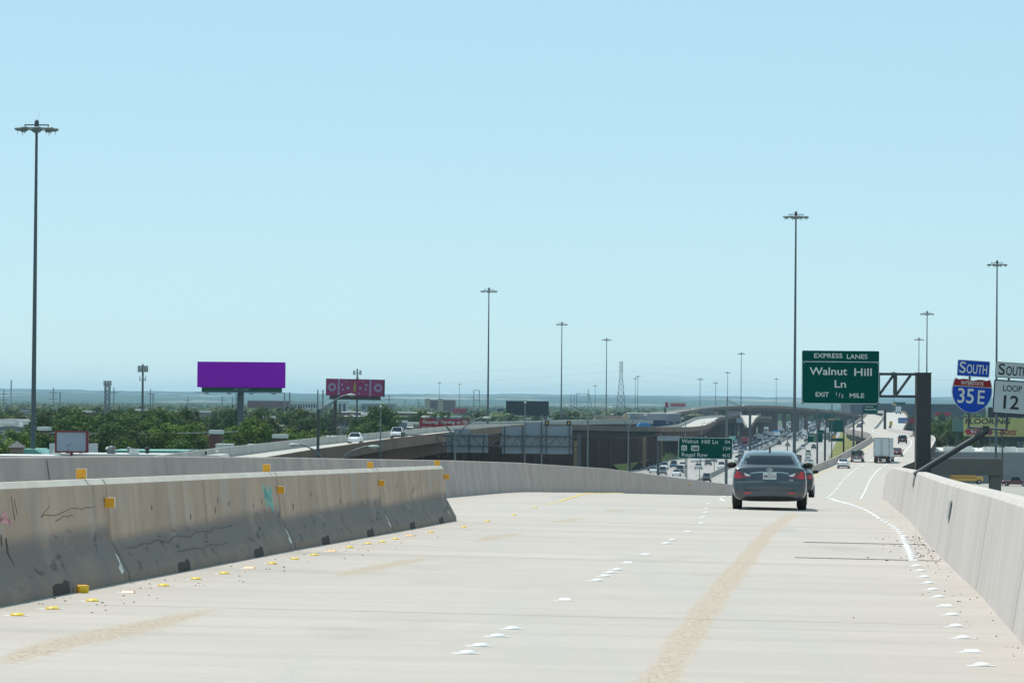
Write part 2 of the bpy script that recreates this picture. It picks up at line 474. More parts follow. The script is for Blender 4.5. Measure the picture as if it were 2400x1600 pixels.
# --- hills on the horizon
M_hill = mat('wooded_hill', (0.045, 0.07, 0.035), 0.95, var=0.45, scale=0.004, spec=0.0, detail=8)
layer(M_hill, (0.34, 0.32, 0.27), 0.0015, 0.54, 0.62, 0.75, (1, 0.5, 16), detail=8)
mb = MB(); rows = []
random.seed(3)
for j in range(26):
    t = j / 25
    y = 6800 + t * 11700
    r = []
    for i in range(261):
        x = -2600 + i * 20.0
        x = x * (y / 7000.0) * 1.05
        rise = max(0.0, t - 0.18) / 0.82
        base = 68.0 * rise ** 0.9 * (1.0 if t < 0.97 else 0.5)
        base *= 1 + 0.16 * mnoise.noise((x / 1900, y / 3000, 3.1)) + 0.05 * mnoise.noise((x / 560, y / 900, 9.0))
        bump = (mnoise.noise((x / 70, y / 120, 1.0)) + 0.6 * mnoise.noise((x / 32, y / 80, 5.0))) * 4.5 * min(1, rise * 4)
        r.append((x, y, base + bump - (0.5 if t == 0 else 0)))
    rows.append(r)
mb.grid(rows)
tag(mb.build('hills', M_hill), kind='structure')
# ------------------------------------------------------------------ painted lines, patches, joints on the road
def ribbon(name, fx, d0, d1, width, m, lift=0.004, step=None):
    rows = []; d = d0
    while True:
        x = fx(d)
        wd = width(d) if callable(width) else width
        rows.append([Vector((x - wd / 2, d, road_z(x - wd / 2, d) + lift)), Vector((x + wd / 2, d, road_z(x + wd / 2, d) + lift))])
        if d >= d1: break
        d = min(d1, d + (step or max(0.8, d * 0.015)))
    mb = MB(); mb.grid(rows, smooth=False)
    return tag(mb.build(name, m), kind='structure')
ribbon('edge_line', RX, 96, 1900, 0.14, M_white)
ribbon('median_line', lambda d: WL(d) + 0.75, 110, 1900, 0.16, M_yel)
# worn tan strip where the grout was ground off, and fainter ground patches in the left lane
def worn(name, amount, tint, dark, light):
    """road concrete whose skin is worn through to tan aggregate where the attribute 'wear' says so"""
    m = M_road.copy(); m.name = name
    n = m.node_tree.nodes; L = m.node_tree.links; b = n['Principled BSDF']
    prev = b.inputs['Base Color'].links[0].from_socket
    tc = n.new('ShaderNodeTexCoord')
    def noise_(sc, det=5):
        t = n.new('ShaderNodeTexNoise'); t.inputs['Scale'].default_value = sc; t.inputs['Detail'].default_value = det
        L.new(tc.outputs['Object'], t.inputs['Vector']); return t.outputs['Fac']
    rp = n.new('ShaderNodeValToRGB')
    e = rp.color_ramp.elements; e[0].position = 0.36; e[0].color = (*dark, 1); e[1].position = 0.66; e[1].color = (*light, 1)
    q = e.new(0.48); q.color = (*tint, 1)
    L.new(noise_(28, 3), rp.inputs[0])
    at_ = n.new('ShaderNodeAttribute'); at_.attribute_name = 'wear'
    ad = n.new('ShaderNodeMath'); ad.operation = 'ADD'; L.new(at_.outputs['Fac'], ad.inputs[0]); L.new(noise_(7, 7), ad.inputs[1])
    mr = n.new('ShaderNodeMapRange'); mr.inputs['From Min'].default_value = 0.62; mr.inputs['From Max'].default_value = 1.05; mr.inputs['To Max'].default_value = amount
    L.new(ad.outputs[0], mr.inputs['Value'])
    mx = n.new('ShaderNodeMix'); mx.data_type = 'RGBA'
    L.new(mr.outputs[0], mx.inputs['Factor']); L.new(prev, mx.inputs['A']); L.new(rp.outputs[0], mx.inputs['B']); L.new(mx.outputs['Result'], b.inputs['Base Color'])
    return m
M_patch = worn('exposed_aggregate', 0.95, (0.445, 0.37, 0.30), (0.33, 0.265, 0.20), (0.53, 0.46, 0.39))
def strip(centre_px, width, jit, lift=0.0006, name='road_patch', m=None):
    pts = [road_pt(x * K, y * K) for x, y in centre_px]
    fx = pchip([p.y for p in pts], [p.x for p in pts])
    a, b = pts[0].y, pts[-1].y
    def wd(d):
        t = (d - a) / (b - a)
        base = width(t)
        return max(0.03, base * (1 + jit * mnoise.noise((d * 0.35, 3.3, width(0.5) * 9))))
    rows = []; wear = []; n = int((b - a) / 0.35) + 2
    for i in range(n + 1):
        d = a + (b - a) * i / n
        x = fx(d) + 0.02 * mnoise.noise((d * 0.3, 7, 1)); h = wd(d) * 0.5
        rows.append([Vector((x + h * u, d, road_z(x + h * u, d) + lift)) for u in (-1.35, -0.95, -0.5, 0, 0.5, 0.95, 1.35)])
        e = min(1, min(i, n - i) / 6) if m else 1
        e *= (0.72 if m else 0.95)
        wear += [0, 0.45 * e, 0.9 * e, e, 0.9 * e, 0.45 * e, 0]
    mb = MB(); mb.grid(rows, smooth=False)
    o = mb.build(name, m or M_patch)
    at_ = o.data.attributes.new('wear', 'FLOAT', 'POINT'); at_.data.foreach_set('value', wear)
    return tag(o, kind='structure')
strip([(1490, 1600), (1525, 1545), (1560, 1490), (1607, 1420), (1672, 1335), (1708, 1290), (1745, 1245), (1782, 1208), (1822, 1180)], lambda t: 0.26 + 0.03 * t, 0.25)
M_patch2 = worn('faint_aggregate', 0.85, (0.42, 0.345, 0.265), (0.32, 0.25, 0.18), (0.52, 0.455, 0.37))
def spindle(pw): return lambda t: max(0.02, pw * math.sin(math.pi * min(1, max(0, t))) ** 0.7)
for pts, wd in (([(-40, 1545), (100, 1490), (250, 1455), (400, 1420), (520, 1388)], 0.45),
                ([(750, 1330), (840, 1308), (920, 1292), (1000, 1276)], 0.34),
                ([(1085, 1246), (1130, 1235), (1170, 1228), (1205, 1221)], 0.36),
                ([(1260, 1202), (1300, 1195), (1345, 1188)], 0.36),
                ([(1390, 1175), (1430, 1168)], 0.34)):
    strip(pts, spindle(wd), 0.25, m=M_patch2)
def cross_joint(name, ax, ay, bx, by, wd=0.05):
    a, b = road_pt(ax, ay), road_pt(bx, by)
    rows = []
    for k in range(25):
        p = a.lerp(b, k / 24)
        j = wd * (0.5 + 0.25 * mnoise.noise((k * 0.9, ax, 2)))
        rows.append([Vector((p.x, p.y - j, road_z(p.x, p.y - j) + 0.004)), Vector((p.x, p.y + j, road_z(p.x, p.y + j) + 0.004))])
    mb = MB(); mb.grid(rows, smooth=False)
    return tag(mb.build(name, M_dark), kind='structure')
cross_joint('expansion_joint', 1884, 1270, 2168, 1276, 0.22)
cross_joint('expansion_joint', 1863, 1306, 2205, 1314, 0.17)
M_saw = mat('saw_cut', (0.40, 0.365, 0.325), 0.9, var=0.25, scale=3)
for d in (29.5, 44.3, 61.2, 78.0):
    rows = []
    for k in range(41):
        x = WL(d) + 0.3 + (WR(d) - WL(d) - 0.6) * k / 40; y = d + 0.03 * mnoise.noise((k * 0.5, d, 3)); h = 0.012 * (1 + 0.5 * mnoise.noise((k * 0.7, d, 8)))
        rows.append([(x, y - h, road_z(x, y - h) + 0.0015), (x, y + h, road_z(x, y + h) + 0.0015)])
    mb = MB(); mb.grid(rows, smooth=False); tag(mb.build('road_joint', M_saw), kind='structure')
# ------------------------------------------------------------------ raised markers
M_btnw = mat('white_button', (0.80, 0.80, 0.80), 0.35, var=0.04, scale=20)
M_btny = mat('yellow_button', (0.80, 0.55, 0.03), 0.35, var=0.10, scale=20)
M_btno = mat('amber_reflector', (0.75, 0.32, 0.03), 0.35, var=0.10, scale=20)
M_paint = mat('old_white_paint', (0.74, 0.73, 0.71), 0.6, var=0.12, scale=30)
def dome_mesh(m, r=0.062, h=0.021):
    mb = MB(); prof = [(r * math.cos(a), h * math.sin(a)) for a in [k * math.pi / 2 / 4 for k in range(4)]] + [(0.004, h)]
    mb.lathe(prof, n=14); return mb.mesh('raised_marker', m)
def wedge_mesh(m):
    mb = MB(); mb.box((0, 0, 0.009), (0.12, 0.11, 0.018), taper=(0.85, 0.55)); return mb.mesh('raised_marker', m)
def paint_mesh():
    mb = MB(); random.seed(5); poly = []
    for k in range(14):
        a = 2 * math.pi * k / 14
        poly.append((0.115 * math.cos(a) * random.uniform(0.8, 1.15) - 0.015, 0.06 * math.sin(a) * random.uniform(0.8, 1.1) - 0.02, 0.0))
    mb.add(poly, [tuple(range(14))]); return mb.mesh('glue_pad', M_paint)
ME_w, ME_y, ME_o, ME_ww, ME_p = dome_mesh(M_btnw), dome_mesh(M_btny), wedge_mesh(M_btno), wedge_mesh(M_btnw), paint_mesh()
def marker(p, me, label, group):
    o = bpy.data.objects.new('raised_marker', me); COL.objects.link(o)
    o.location = (p.x, p.y, road_z(p.x, p.y) + 0.004)
    o.rotation_euler = (0, 0, -0.1)
    g = bpy.data.objects.new('glue_pad', ME_p); COL.objects.link(g); g.parent = o
    g.location = (0, 0, -0.001)
    return tag(o, label, 'road marker', group)
for i, p in enumerate(YEL):
    amber = i in (3, 7, 11, 16)
    marker(p, ME_o if amber else ME_y, 'flat amber reflector block in the yellow marker row beside the short barriers' if amber else 'round yellow dome marker in the row beside the short barriers', 'markers along the yellow line')
d = YEL[-1].y
for k in range(26):
    d += 1.6 + 0.1 * k
    x = YEL[-1].x + (d - YEL[-1].y) * (WL(150) + 0.8 - YEL[-1].x) / (150 - YEL[-1].y)
    if d < 150: marker(Vector((x, d, 0)), ME_y, 'tiny yellow dome marker in the far end of the row near the grey parapet', 'markers along the yellow line')
for i, p in enumerate(LANE):
    flat = i in (4, 9, 10, 13)
    marker(p, ME_ww if flat else ME_w, 'flat white reflector block between the groups of white lane markers' if flat else 'round white dome marker in the lane line down the middle of the road', 'markers along the lane line')
d = 97.0; k = 0
while d < 620:
    if d > 300 or d < 135:
        for j in range(4 if d < 135 else 1):
            dd = d + j * 1.5
            x = LX(dd)
            if d < 135: marker(Vector((x, dd, 0)), ME_w, 'round white dome marker in the lane line down the middle of the road', 'markers along the lane line')
    d += 12.2
d = 300.0
while d < 700:                                   # far away the four domes of a dash read as one white dash
    ribbon('lane_dash', LX, d, d + 4.6, 0.24, M_white, 0.006, 1.5)
    d += 12.2
for i, p in enumerate(RIGHT):
    flat = i in (1, 5, 12, 17)
    marker(p, ME_ww if flat else ME_w, 'flat white reflector block in the white marker row beside the pale parapet' if flat else 'round white dome marker in the row beside the pale sunlit parapet', 'markers along the right edge line')
for q in range(len(RIGHT) - 12, len(RIGHT) - 1):      # far end of the row: more domes between the readable ones
    a, b = RIGHT[q], RIGHT[q + 1]
    for t in (0.33, 0.66):
        p = a.lerp(b, t)
        marker(p, ME_w, 'small white dome marker where the right edge row closes up towards the crest', 'markers along the right edge line')
ribbon('edge_paint', RX, 76, 97, 0.06, M_paint, 0.003)
ribbon('yellow_line', lambda d: lin([(p.y, p.x) for p in YEL[-4:]] + [(150, WL(150) + 0.8)])(d), 84, 150, 0.05, M_yel, 0.003)
# grit and leaves along the pale parapet
M_grit = mat('dry_leaf_litter', (0.14, 0.10, 0.06), 0.95, var=0.5, scale=30)
mb = MB(); random.seed(11)
for k in range(200):
    d = random.choice([random.uniform(24, 60), random.uniform(28, 95), random.gauss(50, 3.5), random.gauss(58, 2.5)])
    x = WR(d) - abs(random.gauss(0, 0.32)) - 0.02
    s = random.uniform(0.003, 0.011) * (1.7 if 46 < d < 61 else 1)
    z = road_z(x, d)
    a = random.uniform(0, 3.1)
    mb.box((x, d, z + s * 0.35), (s * 1.5, s, s * 0.7), 0, Matrix.Rotation(a, 3, 'Z'))
for k in range(110):
    t = random.random(); q = YEL[0].lerp(YEL[-5], t)
    x = q.x - random.uniform(-0.5, 0.75); d = q.y + random.uniform(-1, 1); s = random.uniform(0.004, 0.013)
    mb.box((x, d, road_z(x, d) + s * 0.3), (s * 1.8, s, s * 0.6), 0, Matrix.Rotation(random.uniform(0, 3), 3, 'Z'))
tag(mb.build('road_grit', M_grit), kind='stuff')
# ------------------------------------------------------------------ the short precast barriers
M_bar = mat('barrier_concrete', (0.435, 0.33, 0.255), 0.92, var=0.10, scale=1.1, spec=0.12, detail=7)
layer(M_bar, (0.30, 0.25, 0.20), 1.6, 0.46, 0.72, 0.5, (1, 2.4, 0.3), detail=6)
layer(M_bar, (0.44, 0.41, 0.37), 1.2, 0.56, 0.72, 0.5, (1, 1.2, 0.5), detail=5)
layer(M_bar, (0.165, 0.16, 0.16), 1.4, 0.18, 0.42, 0.8, (1, 0.6, 1.2), detail=6, zband=(0.34, 0.50))       # darker towards the foot
layer(M_bar, (0.075, 0.075, 0.075), 5.0, 0.61, 0.67, 0.6, (1, 0.45, 1.6), detail=6, zband=(0.36, 0.48))
layer(M_bar, (0.26, 0.215, 0.175), 2.2, 0.35, 0.60, 0.8, (1, 1, 1), detail=4, zband=(0.085, 0.12))
layer(M_bar, (0.22, 0.19, 0.16), 1.3, 0.64, 0.72, 0.4, (1, 2.2, 0.14), detail=3)
M_bartop = mat('sunlit_barrier_concrete', (0.55, 0.51, 0.45), 0.9, var=0.08, scale=2.5, detail=6)  # top faces lighter: sunlight put into the concrete colour
M_amber = mat('amber_reflector_face', (0.78, 0.36, 0.012), 0.4, var=0.06, scale=30)
M_amberback = mat('reflector_housing', (0.72, 0.70, 0.62), 0.6, var=0.1)
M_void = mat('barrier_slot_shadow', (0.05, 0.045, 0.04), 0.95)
M_teal = mat('turquoise_spray_paint', (0.16, 0.42, 0.38), 0.7, var=0.15, scale=20)
M_pink = mat('pink_spray_paint', (0.55, 0.27, 0.28), 0.7, var=0.15, scale=20)
M_crack = mat('dark_crack', (0.10, 0.085, 0.075), 0.9, var=0.2)
M_chip = mat('bare_white_chip', (0.62, 0.60, 0.56), 0.9, var=0.1, scale=30)
BASE_PX = [(0, 1393), (300, 1335), (680, 1262), (905, 1222), (1050, 1195)]
BP = [road_pt(x * K, y * K) for x, y in BASE_PX]
JOINTS = [BP[1], BP[2], BP[3], BP[4]]
first = BP[1] + (BP[1] - BP[2]) * 1.05
first.x = BP[0].x + (BP[0].x - BP[1].x) * (BP[1].y - 0 - first.y - 0 - (BP[1].y - BP[0].y)) / (BP[1].y - BP[0].y) if BP[1].y != BP[0].y else first.x
ENDS = [first] + JOINTS
BH = 1.03
def face_x(z):
    """front face of the F-shape profile: how far behind the toe it stands at height z"""
    return lin([(0, 0.0), (0.09, 0.012), (0.42, 0.20), (BH, 0.27)])(z)
def reflector(parent, x, y, z, yaw, s=0.102):
    mb = MB(); R = Matrix.Rotation(yaw, 3, 'Z')
    mb.box((x, y, z), (s, 0.05, s), 1, R)
    mb.box(Vector((x, y, z)) + R @ Vector((0, -0.027, 0)), (s * 0.94, 0.006, s * 0.94), 0, R)
    return mb.build('reflector', [M_amber, M_amberback], parent)
labels = ['scuffed precast concrete barrier segment nearest the camera with a long dark crack', 'second precast barrier segment with turquoise spray paint at its far end',
          'third precast barrier segment between the turquoise paint and the last segment', 'last precast barrier segment with the open end on the bare road']
for i in range(4):
    a, b = ENDS[i], ENDS[i + 1]
    v = Vector((b.x - a.x, b.y - a.y, 0)); L = v.length - 0.06
    yaw = math.atan2(-v.x, v.y)
    t = thing('barrier_segment', (a.x, a.y, road_z(a.x, a.y)), yaw, labels[i], 'barrier', 'precast barrier segments')
    slope = (road_z(b.x, b.y) - road_z(a.x, a.y)) / v.length
    def zz(y): return slope * y
    # local frame: y along the barrier, x to the right (towards the road); toe at x = 0
    prof = [(0.0, 0.0), (-0.012, 0.09), (-0.20, 0.42), (-0.258, BH - 0.055), (-0.30, BH), (-0.39, BH), (-0.425, BH - 0.03), (-0.48, 0.42), (-0.67, 0.09), (-0.68, 0.0)]
    slots = [L * 0.27, L * 0.73]
    ys = sorted(set([0.0, 0.02, L - 0.02, L] + [s + e for s in slots for e in (-0.34, 0.34)] + [L * k / 16 for k in range(17)]))
    mb = MB(); rows = []
    for y in ys:
        e = 0.03 if y in (0.0, L) else 0.0
        rows.append([(x + (-e if x > -0.34 else e), y, z - (e if z > 0.5 else 0) + zz(y)) for x, z in prof])
    n = len(prof)
    vs = [p for r in rows for p in r]; fs = []
    for j in range(len(ys) - 1):
        ym = (ys[j] + ys[j + 1]) / 2
        inslot = any(abs(ym - s) < 0.34 for s in slots)
        for k in range(n - 1):
            if inslot and k in (0, n - 2): continue
            fs.append((j * n + k, j * n + k + 1, (j + 1) * n + k + 1, (j + 1) * n + k))
    fs += [tuple(range(n)), tuple(range((len(ys) - 1) * n, len(ys) * n))]
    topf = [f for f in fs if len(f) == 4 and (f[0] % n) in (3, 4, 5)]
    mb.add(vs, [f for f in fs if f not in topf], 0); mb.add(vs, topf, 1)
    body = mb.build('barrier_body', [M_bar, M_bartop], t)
    for s in slots:                                  # drain slots: a dark recess with a roof and back
        mb = MB(); z0 = zz(s)
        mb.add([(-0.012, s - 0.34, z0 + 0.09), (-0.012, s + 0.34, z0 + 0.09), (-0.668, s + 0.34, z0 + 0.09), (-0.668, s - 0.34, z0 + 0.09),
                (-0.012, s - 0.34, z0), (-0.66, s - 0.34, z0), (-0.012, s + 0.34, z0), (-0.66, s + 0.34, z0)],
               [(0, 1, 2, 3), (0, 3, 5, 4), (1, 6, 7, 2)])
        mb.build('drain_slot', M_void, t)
        mb = MB()                                    # ragged dark sheet painting the slot's shade under its broken lip
        rag = [(-0.33, 0.0), (-0.34, 0.085), (-0.27, 0.105), (-0.12, 0.11), (0.08, 0.10), (0.25, 0.125), (0.36, 0.10), (0.35, 0.0)]
        mb.add([(-face_x(z) + 0.004, s + y, z + zz(s)) for y, z in rag], [tuple(range(len(rag)))])
        mb.build('ragged_slot_shade', M_void, t)
    # amber reflectors: one on top, one on the side, near the far end
    if i < 4:
        yt = L - (0.75 if i == 0 else 0.35)
        reflector(t, -0.34, yt, BH + zz(yt) + 0.055, -yaw)
        ysd = L - (0.18 if i == 0 else 0.02) if i < 3 else L - 0.12
        if i in (1, 2): ysd = L + 0.0
        reflector(t, -0.262 + 0.075, L - 0.10, BH - (0.235 if i < 3 else 0.2) + zz(L), -yaw)
    # dents and stains of this segment
    random.seed(40 + i)
    for q in range(7):
        mb = MB()
        y = random.uniform(0.8, L - 0.6); z = random.uniform(0.5, 0.78); h = random.uniform(0.03, 0.06)
        mb.add([(-face_x(z + dz) + 0.004, y + dy, z + dz + zz(y)) for dy, dz in ((-0.012, -h), (0.03, -h * 0.4), (0.035, h * 0.5), (0.0, h), (-0.03, h * 0.4), (-0.03, -h * 0.5))], [tuple(range(6))])
        mb.build('gouge', M_crack, t)
    def spray(name, m, lines, wd):
        mb = MB()
        for ln in lines:
            if name == 'crack':            # cracks wander
                fine = []
                for (y0, z0), (y1, z1) in zip(ln, ln[1:]):
                    for k in range(4):
                        u = k / 4; yy = y0 + (y1 - y0) * u; fine.append((yy, z0 + (z1 - z0) * u + 0.02 * mnoise.noise((yy * 6, z0 * 3, 1.7))))
                ln = fine + [ln[-1]]
            for (y0, z0), (y1, z1) in zip(ln, ln[1:]):
                dy, dz = y1 - y0, z1 - z0; q = math.hypot(dy, dz) or 1
                ny, nz = -dz / q * wd, dy / q * wd
                pts = [(y0 + ny, z0 + nz), (y0 - ny, z0 - nz), (y1 - ny, z1 - nz), (y1 + ny, z1 + nz)]
                mb.add([(-face_x(z) + 0.005, y, z + zz(y)) for y, z in pts], [(0, 1, 2, 3)])
        return mb.build(name, m, t)
    if i == 1:
        spray('paint_mark', M_teal, [[(L - 1.25, 0.86), (L - 1.05, 0.78), (L - 0.85, 0.6)], [(L - 1.1, 0.84), (L - 1.1, 0.58)], [(L - 0.95, 0.82), (L - 0.75, 0.62), (L - 0.6, 0.56)], [(L - 0.72, 0.86), (L - 0.8, 0.66), (L - 0.62, 0.80)], [(L - 1.2, 0.74), (L - 0.9, 0.72)], [(L - 0.62, 0.84), (L - 0.58, 0.52)]], 0.045)
        spray('crack', M_crack, [[(0.5 + k * 0.45, 0.32 + 0.05 * mnoise.noise((k * 0.7, 1, 2)) + 0.06 * k / 10) for k in range(16)], [(3.0 + k * 0.4, 0.22 + 0.04 * mnoise.noise((k * 0.9, 4, 2))) for k in range(9)]], 0.0035)
    if i == 0:
        spray('paint_mark', M_pink, [[(L * 0.60, 0.70), (L * 0.62, 0.76), (L * 0.635, 0.66)], [(L * 0.59, 0.72), (L * 0.64, 0.68)]], 0.025)
        spray('crack', M_crack, [[(L * 0.78, 0.88), (L * 0.775, 0.80), (L * 0.76, 0.75), (L * 0.74, 0.71), (L * 0.80, 0.72), (L * 0.86, 0.76), (L * 0.90, 0.75), (L * 0.95, 0.77)], [(L * 0.79, 0.66), (L * 0.82, 0.69), (L * 0.86, 0.69)]], 0.0035)
        spray('tar_smear', M_crack, [[(L * 0.645, 0.92), (L * 0.65, 0.70)], [(L * 0.655, 0.88), (L * 0.66, 0.74)]], 0.013)
        spray('seam', M_crack, [[(L * 0.615, 0.55), (L * 0.617, 0.40), (L * 0.618, 0.05)]], 0.018)
    spray('bare_chip', M_chip, [[(L * 0.985, 0.16), (L * 0.99, 0.28)], [(L * 0.97, 0.12), (L * 0.985, 0.15)]] if i < 3 else [[(L * 0.9, 0.14), (L * 0.91, 0.2)]], 0.035)
# chipped rubble at the first joint and the fallen reflector in front of it
pf = road_pt(188 * K, 1361 * K)
mb = MB()
mb.box((0, 0, 0.038), (0.095, 0.04, 0.075), 1, Matrix.Rotation(0.3, 3, 'X'))
mb.box((0.012, -0.025, 0.04), (0.09, 0.006, 0.07), 0, Matrix.Rotation(0.3, 3, 'X'))
tag(mb.build('fallen_reflector', [M_btny, M_amber], None, (pf.x, pf.y, road_z(pf.x, pf.y) - 0.004), 0.5), 'yellow reflector fallen on the road by the drain slot of the nearest barrier', 'reflector')

d = 205.0; x = WL(d)
mb = MB(); mb.box((0, 0, 0), (0.10, 0.04, 0.12)); mb.box((0, -0.023, 0), (0.09, 0.006, 0.11), 1)
mb.build('reflector', [M_amberback, M_amber], bpy.data.objects['left_parapet'], (x - 0.05, d, wall_ztop(d) - 0.35))
# ------------------------------------------------------------------ the freeway on the plain
def MX(d): return 0.1 * d - 31.3
M_fw = mat('freeway_concrete', (0.36, 0.35, 0.335), 0.9, var=0.08, scale=0.05, streak=(1, 0.15, 1), spec=0.15)
layer(M_fw, (0.25, 0.245, 0.235), 0.5, 0.48, 0.66, 0.6, (1, 0.02, 1), detail=5)
M_grass = mat('dry_verge_grass', (0.17, 0.19, 0.055), 0.95, var=0.2, scale=0.08, spec=0.05, detail=8)
layer(M_grass, (0.30, 0.25, 0.13), 0.06, 0.48, 0.62, 0.8, detail=6)
def flat_strip(name, x0, x1, d0, d1, z, m, n=60):
    mb = MB(); rows = []
    for i in range(n + 1):
        d = d0 + (d1 - d0) * i / n
        a = x0(d) if callable(x0) else x0; b = x1(d) if callable(x1) else x1
        za = z(d) if callable(z) else z
        rows.append([Vector((a, d, za)), Vector((b, d, za))])
    mb.grid(rows, smooth=False)
    return tag(mb.build(name, m), kind='structure')
flat_strip('freeway', lambda d: MX(d) - 22, lambda d: MX(d) + 24, 450, 5200, 0.02, M_fw)
flat_strip('frontage_road', lambda d: MX(d) + 34, lambda d: MX(d) + 43, 450, 5200, 0.02, M_fw)
flat_strip('verge', lambda d: MX(d) + 24.1, lambda d: MX(d) + 33.9, 450, 2600, 0.03, M_grass)
M_medbar = mat('median_concrete', (0.30, 0.285, 0.26), 0.9, var=0.12, scale=0.4)
mb = MB(); rows = []
for i in range(161):
    d = 560 + i * 18
    x = MX(d)
    rows.append([(x - 0.35, d, 0.0), (x - 0.12, d, 1.05), (x + 0.12, d, 1.05), (x + 0.35, d, 0.0)])
mb.grid(rows, smooth=False)
tag(mb.build('median_barrier', M_medbar), 'long low concrete median barrier between the two directions of the freeway', 'median barrier')
mb = MB(); rows = []
for i in range(121):
    d = 1050 + i * 18
    x = MX(d) + 12
    rows.append([(x - 0.35, d, 0.0), (x - 0.12, d, 1.05), (x + 0.12, d, 1.05), (x + 0.35, d, 0.0)])
mb.grid(rows, smooth=False)
tag(mb.build('lane_barrier', M_medbar), 'second concrete barrier splitting the lanes that lead away on the freeway', 'median barrier')
for off in (-4.9, -8.6, -12.3, -16.0, 4.9, 8.6, 15.6, 19.3):          # dashed lane paint
    mb = MB()
    for k in range(90):
        d = 640 + k * 12.2
        mb.add([(MX(d) + off - 0.09, d, 0.03), (MX(d) + off + 0.09, d, 0.03), (MX(d + 4) + off + 0.09, d + 4, 0.03), (MX(d + 4) + off - 0.09, d + 4, 0.03)], [(0, 1, 2, 3)])
    tag(mb.build('freeway_lane_line', M_white), kind='structure')
kx2 = pchip([640, 700, 760, 830, 890, 1000, 1130, 1300, 1420], [-14, -1, 14, 29.5, 36.5, 44.5, 55, 71, 82])
# grassy bank at the foot of the left viaduct
mb = MB(); rows = []
for i in range(61):
    d = 800 + i * 10
    x = MX(d) - 22.2
    xw = kx2(d); rows.append([(x, d, 0.05), (x * 0.6 + xw * 0.4, d, 0.7), (xw + 0.2, d, 1.9)])
mb.grid(rows)
tag(mb.build('grass_bank', M_grass), kind='structure')
# ------------------------------------------------------------------ viaducts
M_flydeck = mat('viaduct_deck', (0.47, 0.455, 0.42), 0.9, var=0.06, scale=0.05, spec=0.15)
M_flywall = mat('viaduct_parapet', (0.42, 0.405, 0.38), 0.9, var=0.1, scale=0.3, streak=(1, 1, 0.2), spec=0.15)
M_brownpar = mat('shaded_brown_parapet', (0.19, 0.132, 0.10), 0.9, var=0.12, scale=0.15, spec=0.1)  # brown darkened to paint the parapet side turned from the sun
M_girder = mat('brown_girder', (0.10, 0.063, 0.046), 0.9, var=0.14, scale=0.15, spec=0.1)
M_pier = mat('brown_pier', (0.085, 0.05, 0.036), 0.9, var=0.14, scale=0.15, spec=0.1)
def viaduct(name, knots, width, label, depth=2.2, pier_every=30, pier_w=2.2, step=10, cap=True, first_pier=0.0, par=1.0, skip_piers=(), pale=False):
    """knots: (depth, x, z of the deck) of the centre line"""
    ds = [k[0] for k in knots]
    fx = pchip(ds, [k[1] for k in knots]); fz = pchip(ds, [k[2] for k in knots])
    return viaduct_path(name, [Vector((fx(d), d, fz(d))) for d in [ds[0] + (ds[-1] - ds[0]) * i / max(1, int((ds[-1] - ds[0]) / step)) for i in range(max(1, int((ds[-1] - ds[0]) / step)) + 1)]],
                        width, label, depth, pier_every, pier_w, cap, first_pier, par, skip_piers, pale)
def viaduct_path(name, pts, width, label, depth=2.2, pier_every=30, pier_w=2.2, cap=True, first_pier=0.0, par=1.0, skip_piers=(), pale=False):
    t = thing(name, (0, 0, 0), 0, label, 'viaduct')
    deck, lw, rw, gir = [], [], [], []
    acc = first_pier; piers = []
    for i, p in enumerate(pts):
        v = (pts[min(i + 1, len(pts) - 1)] - pts[max(i - 1, 0)]); v.z = 0; v.normalize()
        r = Vector((v.y, -v.x, 0)); h = (width(i / (len(pts) - 1)) if callable(width) else width) / 2
        up = Vector((0, 0, 1))
        deck.append([p - r * (h - 0.02), p + r * (h - 0.02)])
        for sgn, lst in ((-1, lw), (1, rw)):
            q = p + r * (sgn * h)
            lst.append([q - up * 0.4 + r * (sgn * 0.36), q + up * par + r * (sgn * 0.3), q + up * par + r * (sgn * 0.05), q - up * 0.02])
        gir.append([p - r * (h + 0.3) - up * 0.42, p - r * (h - 0.9) - up * 0.6, p - r * (h - 1.1) - up * depth, p + r * (h - 1.1) - up * depth, p + r * (h - 0.9) - up * 0.6, p + r * (h + 0.3) - up * 0.42])
        if i:
            acc += (p - pts[i - 1]).length
            if acc >= pier_every:
                acc -= pier_every; piers.append((p, r))
    mb = MB(); mb.grid(deck, smooth=False); mb.build('deck', M_flydeck, t)
    mb = MB(); mb.grid(lw, smooth=False); mb.build('parapet', M_flywall, t)
    mb = MB(); mb.grid(rw, smooth=False); mb.build('parapet', M_flywall if pale else M_brownpar, t)
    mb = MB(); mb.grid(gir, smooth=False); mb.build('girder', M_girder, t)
    if callable(width): width = width(0.5)
    for k, (p, r) in enumerate(piers):
        if k in skip_piers: continue
        zt = p.z - depth - 0.02
        ang = math.atan2(r.y, r.x); M = Matrix.Rotation(ang, 3, 'Z')
        if cap:
            m1 = MB(); m1.prism([(-width * 0.42, 0), (width * 0.42, 0), (width * 0.42, -0.7), (pier_w * 0.7, -1.6), (-pier_w * 0.7, -1.6), (-width * 0.42, -0.7)], 1.7, Matrix.Translation(Vector((p.x, p.y, zt))) @ M.to_4x4())
            m1.build('pier_cap', M_pier, t)
            zt -= 1.58
        if zt > 0.4:
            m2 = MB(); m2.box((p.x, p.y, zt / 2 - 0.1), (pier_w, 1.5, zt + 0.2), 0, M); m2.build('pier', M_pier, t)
    return t
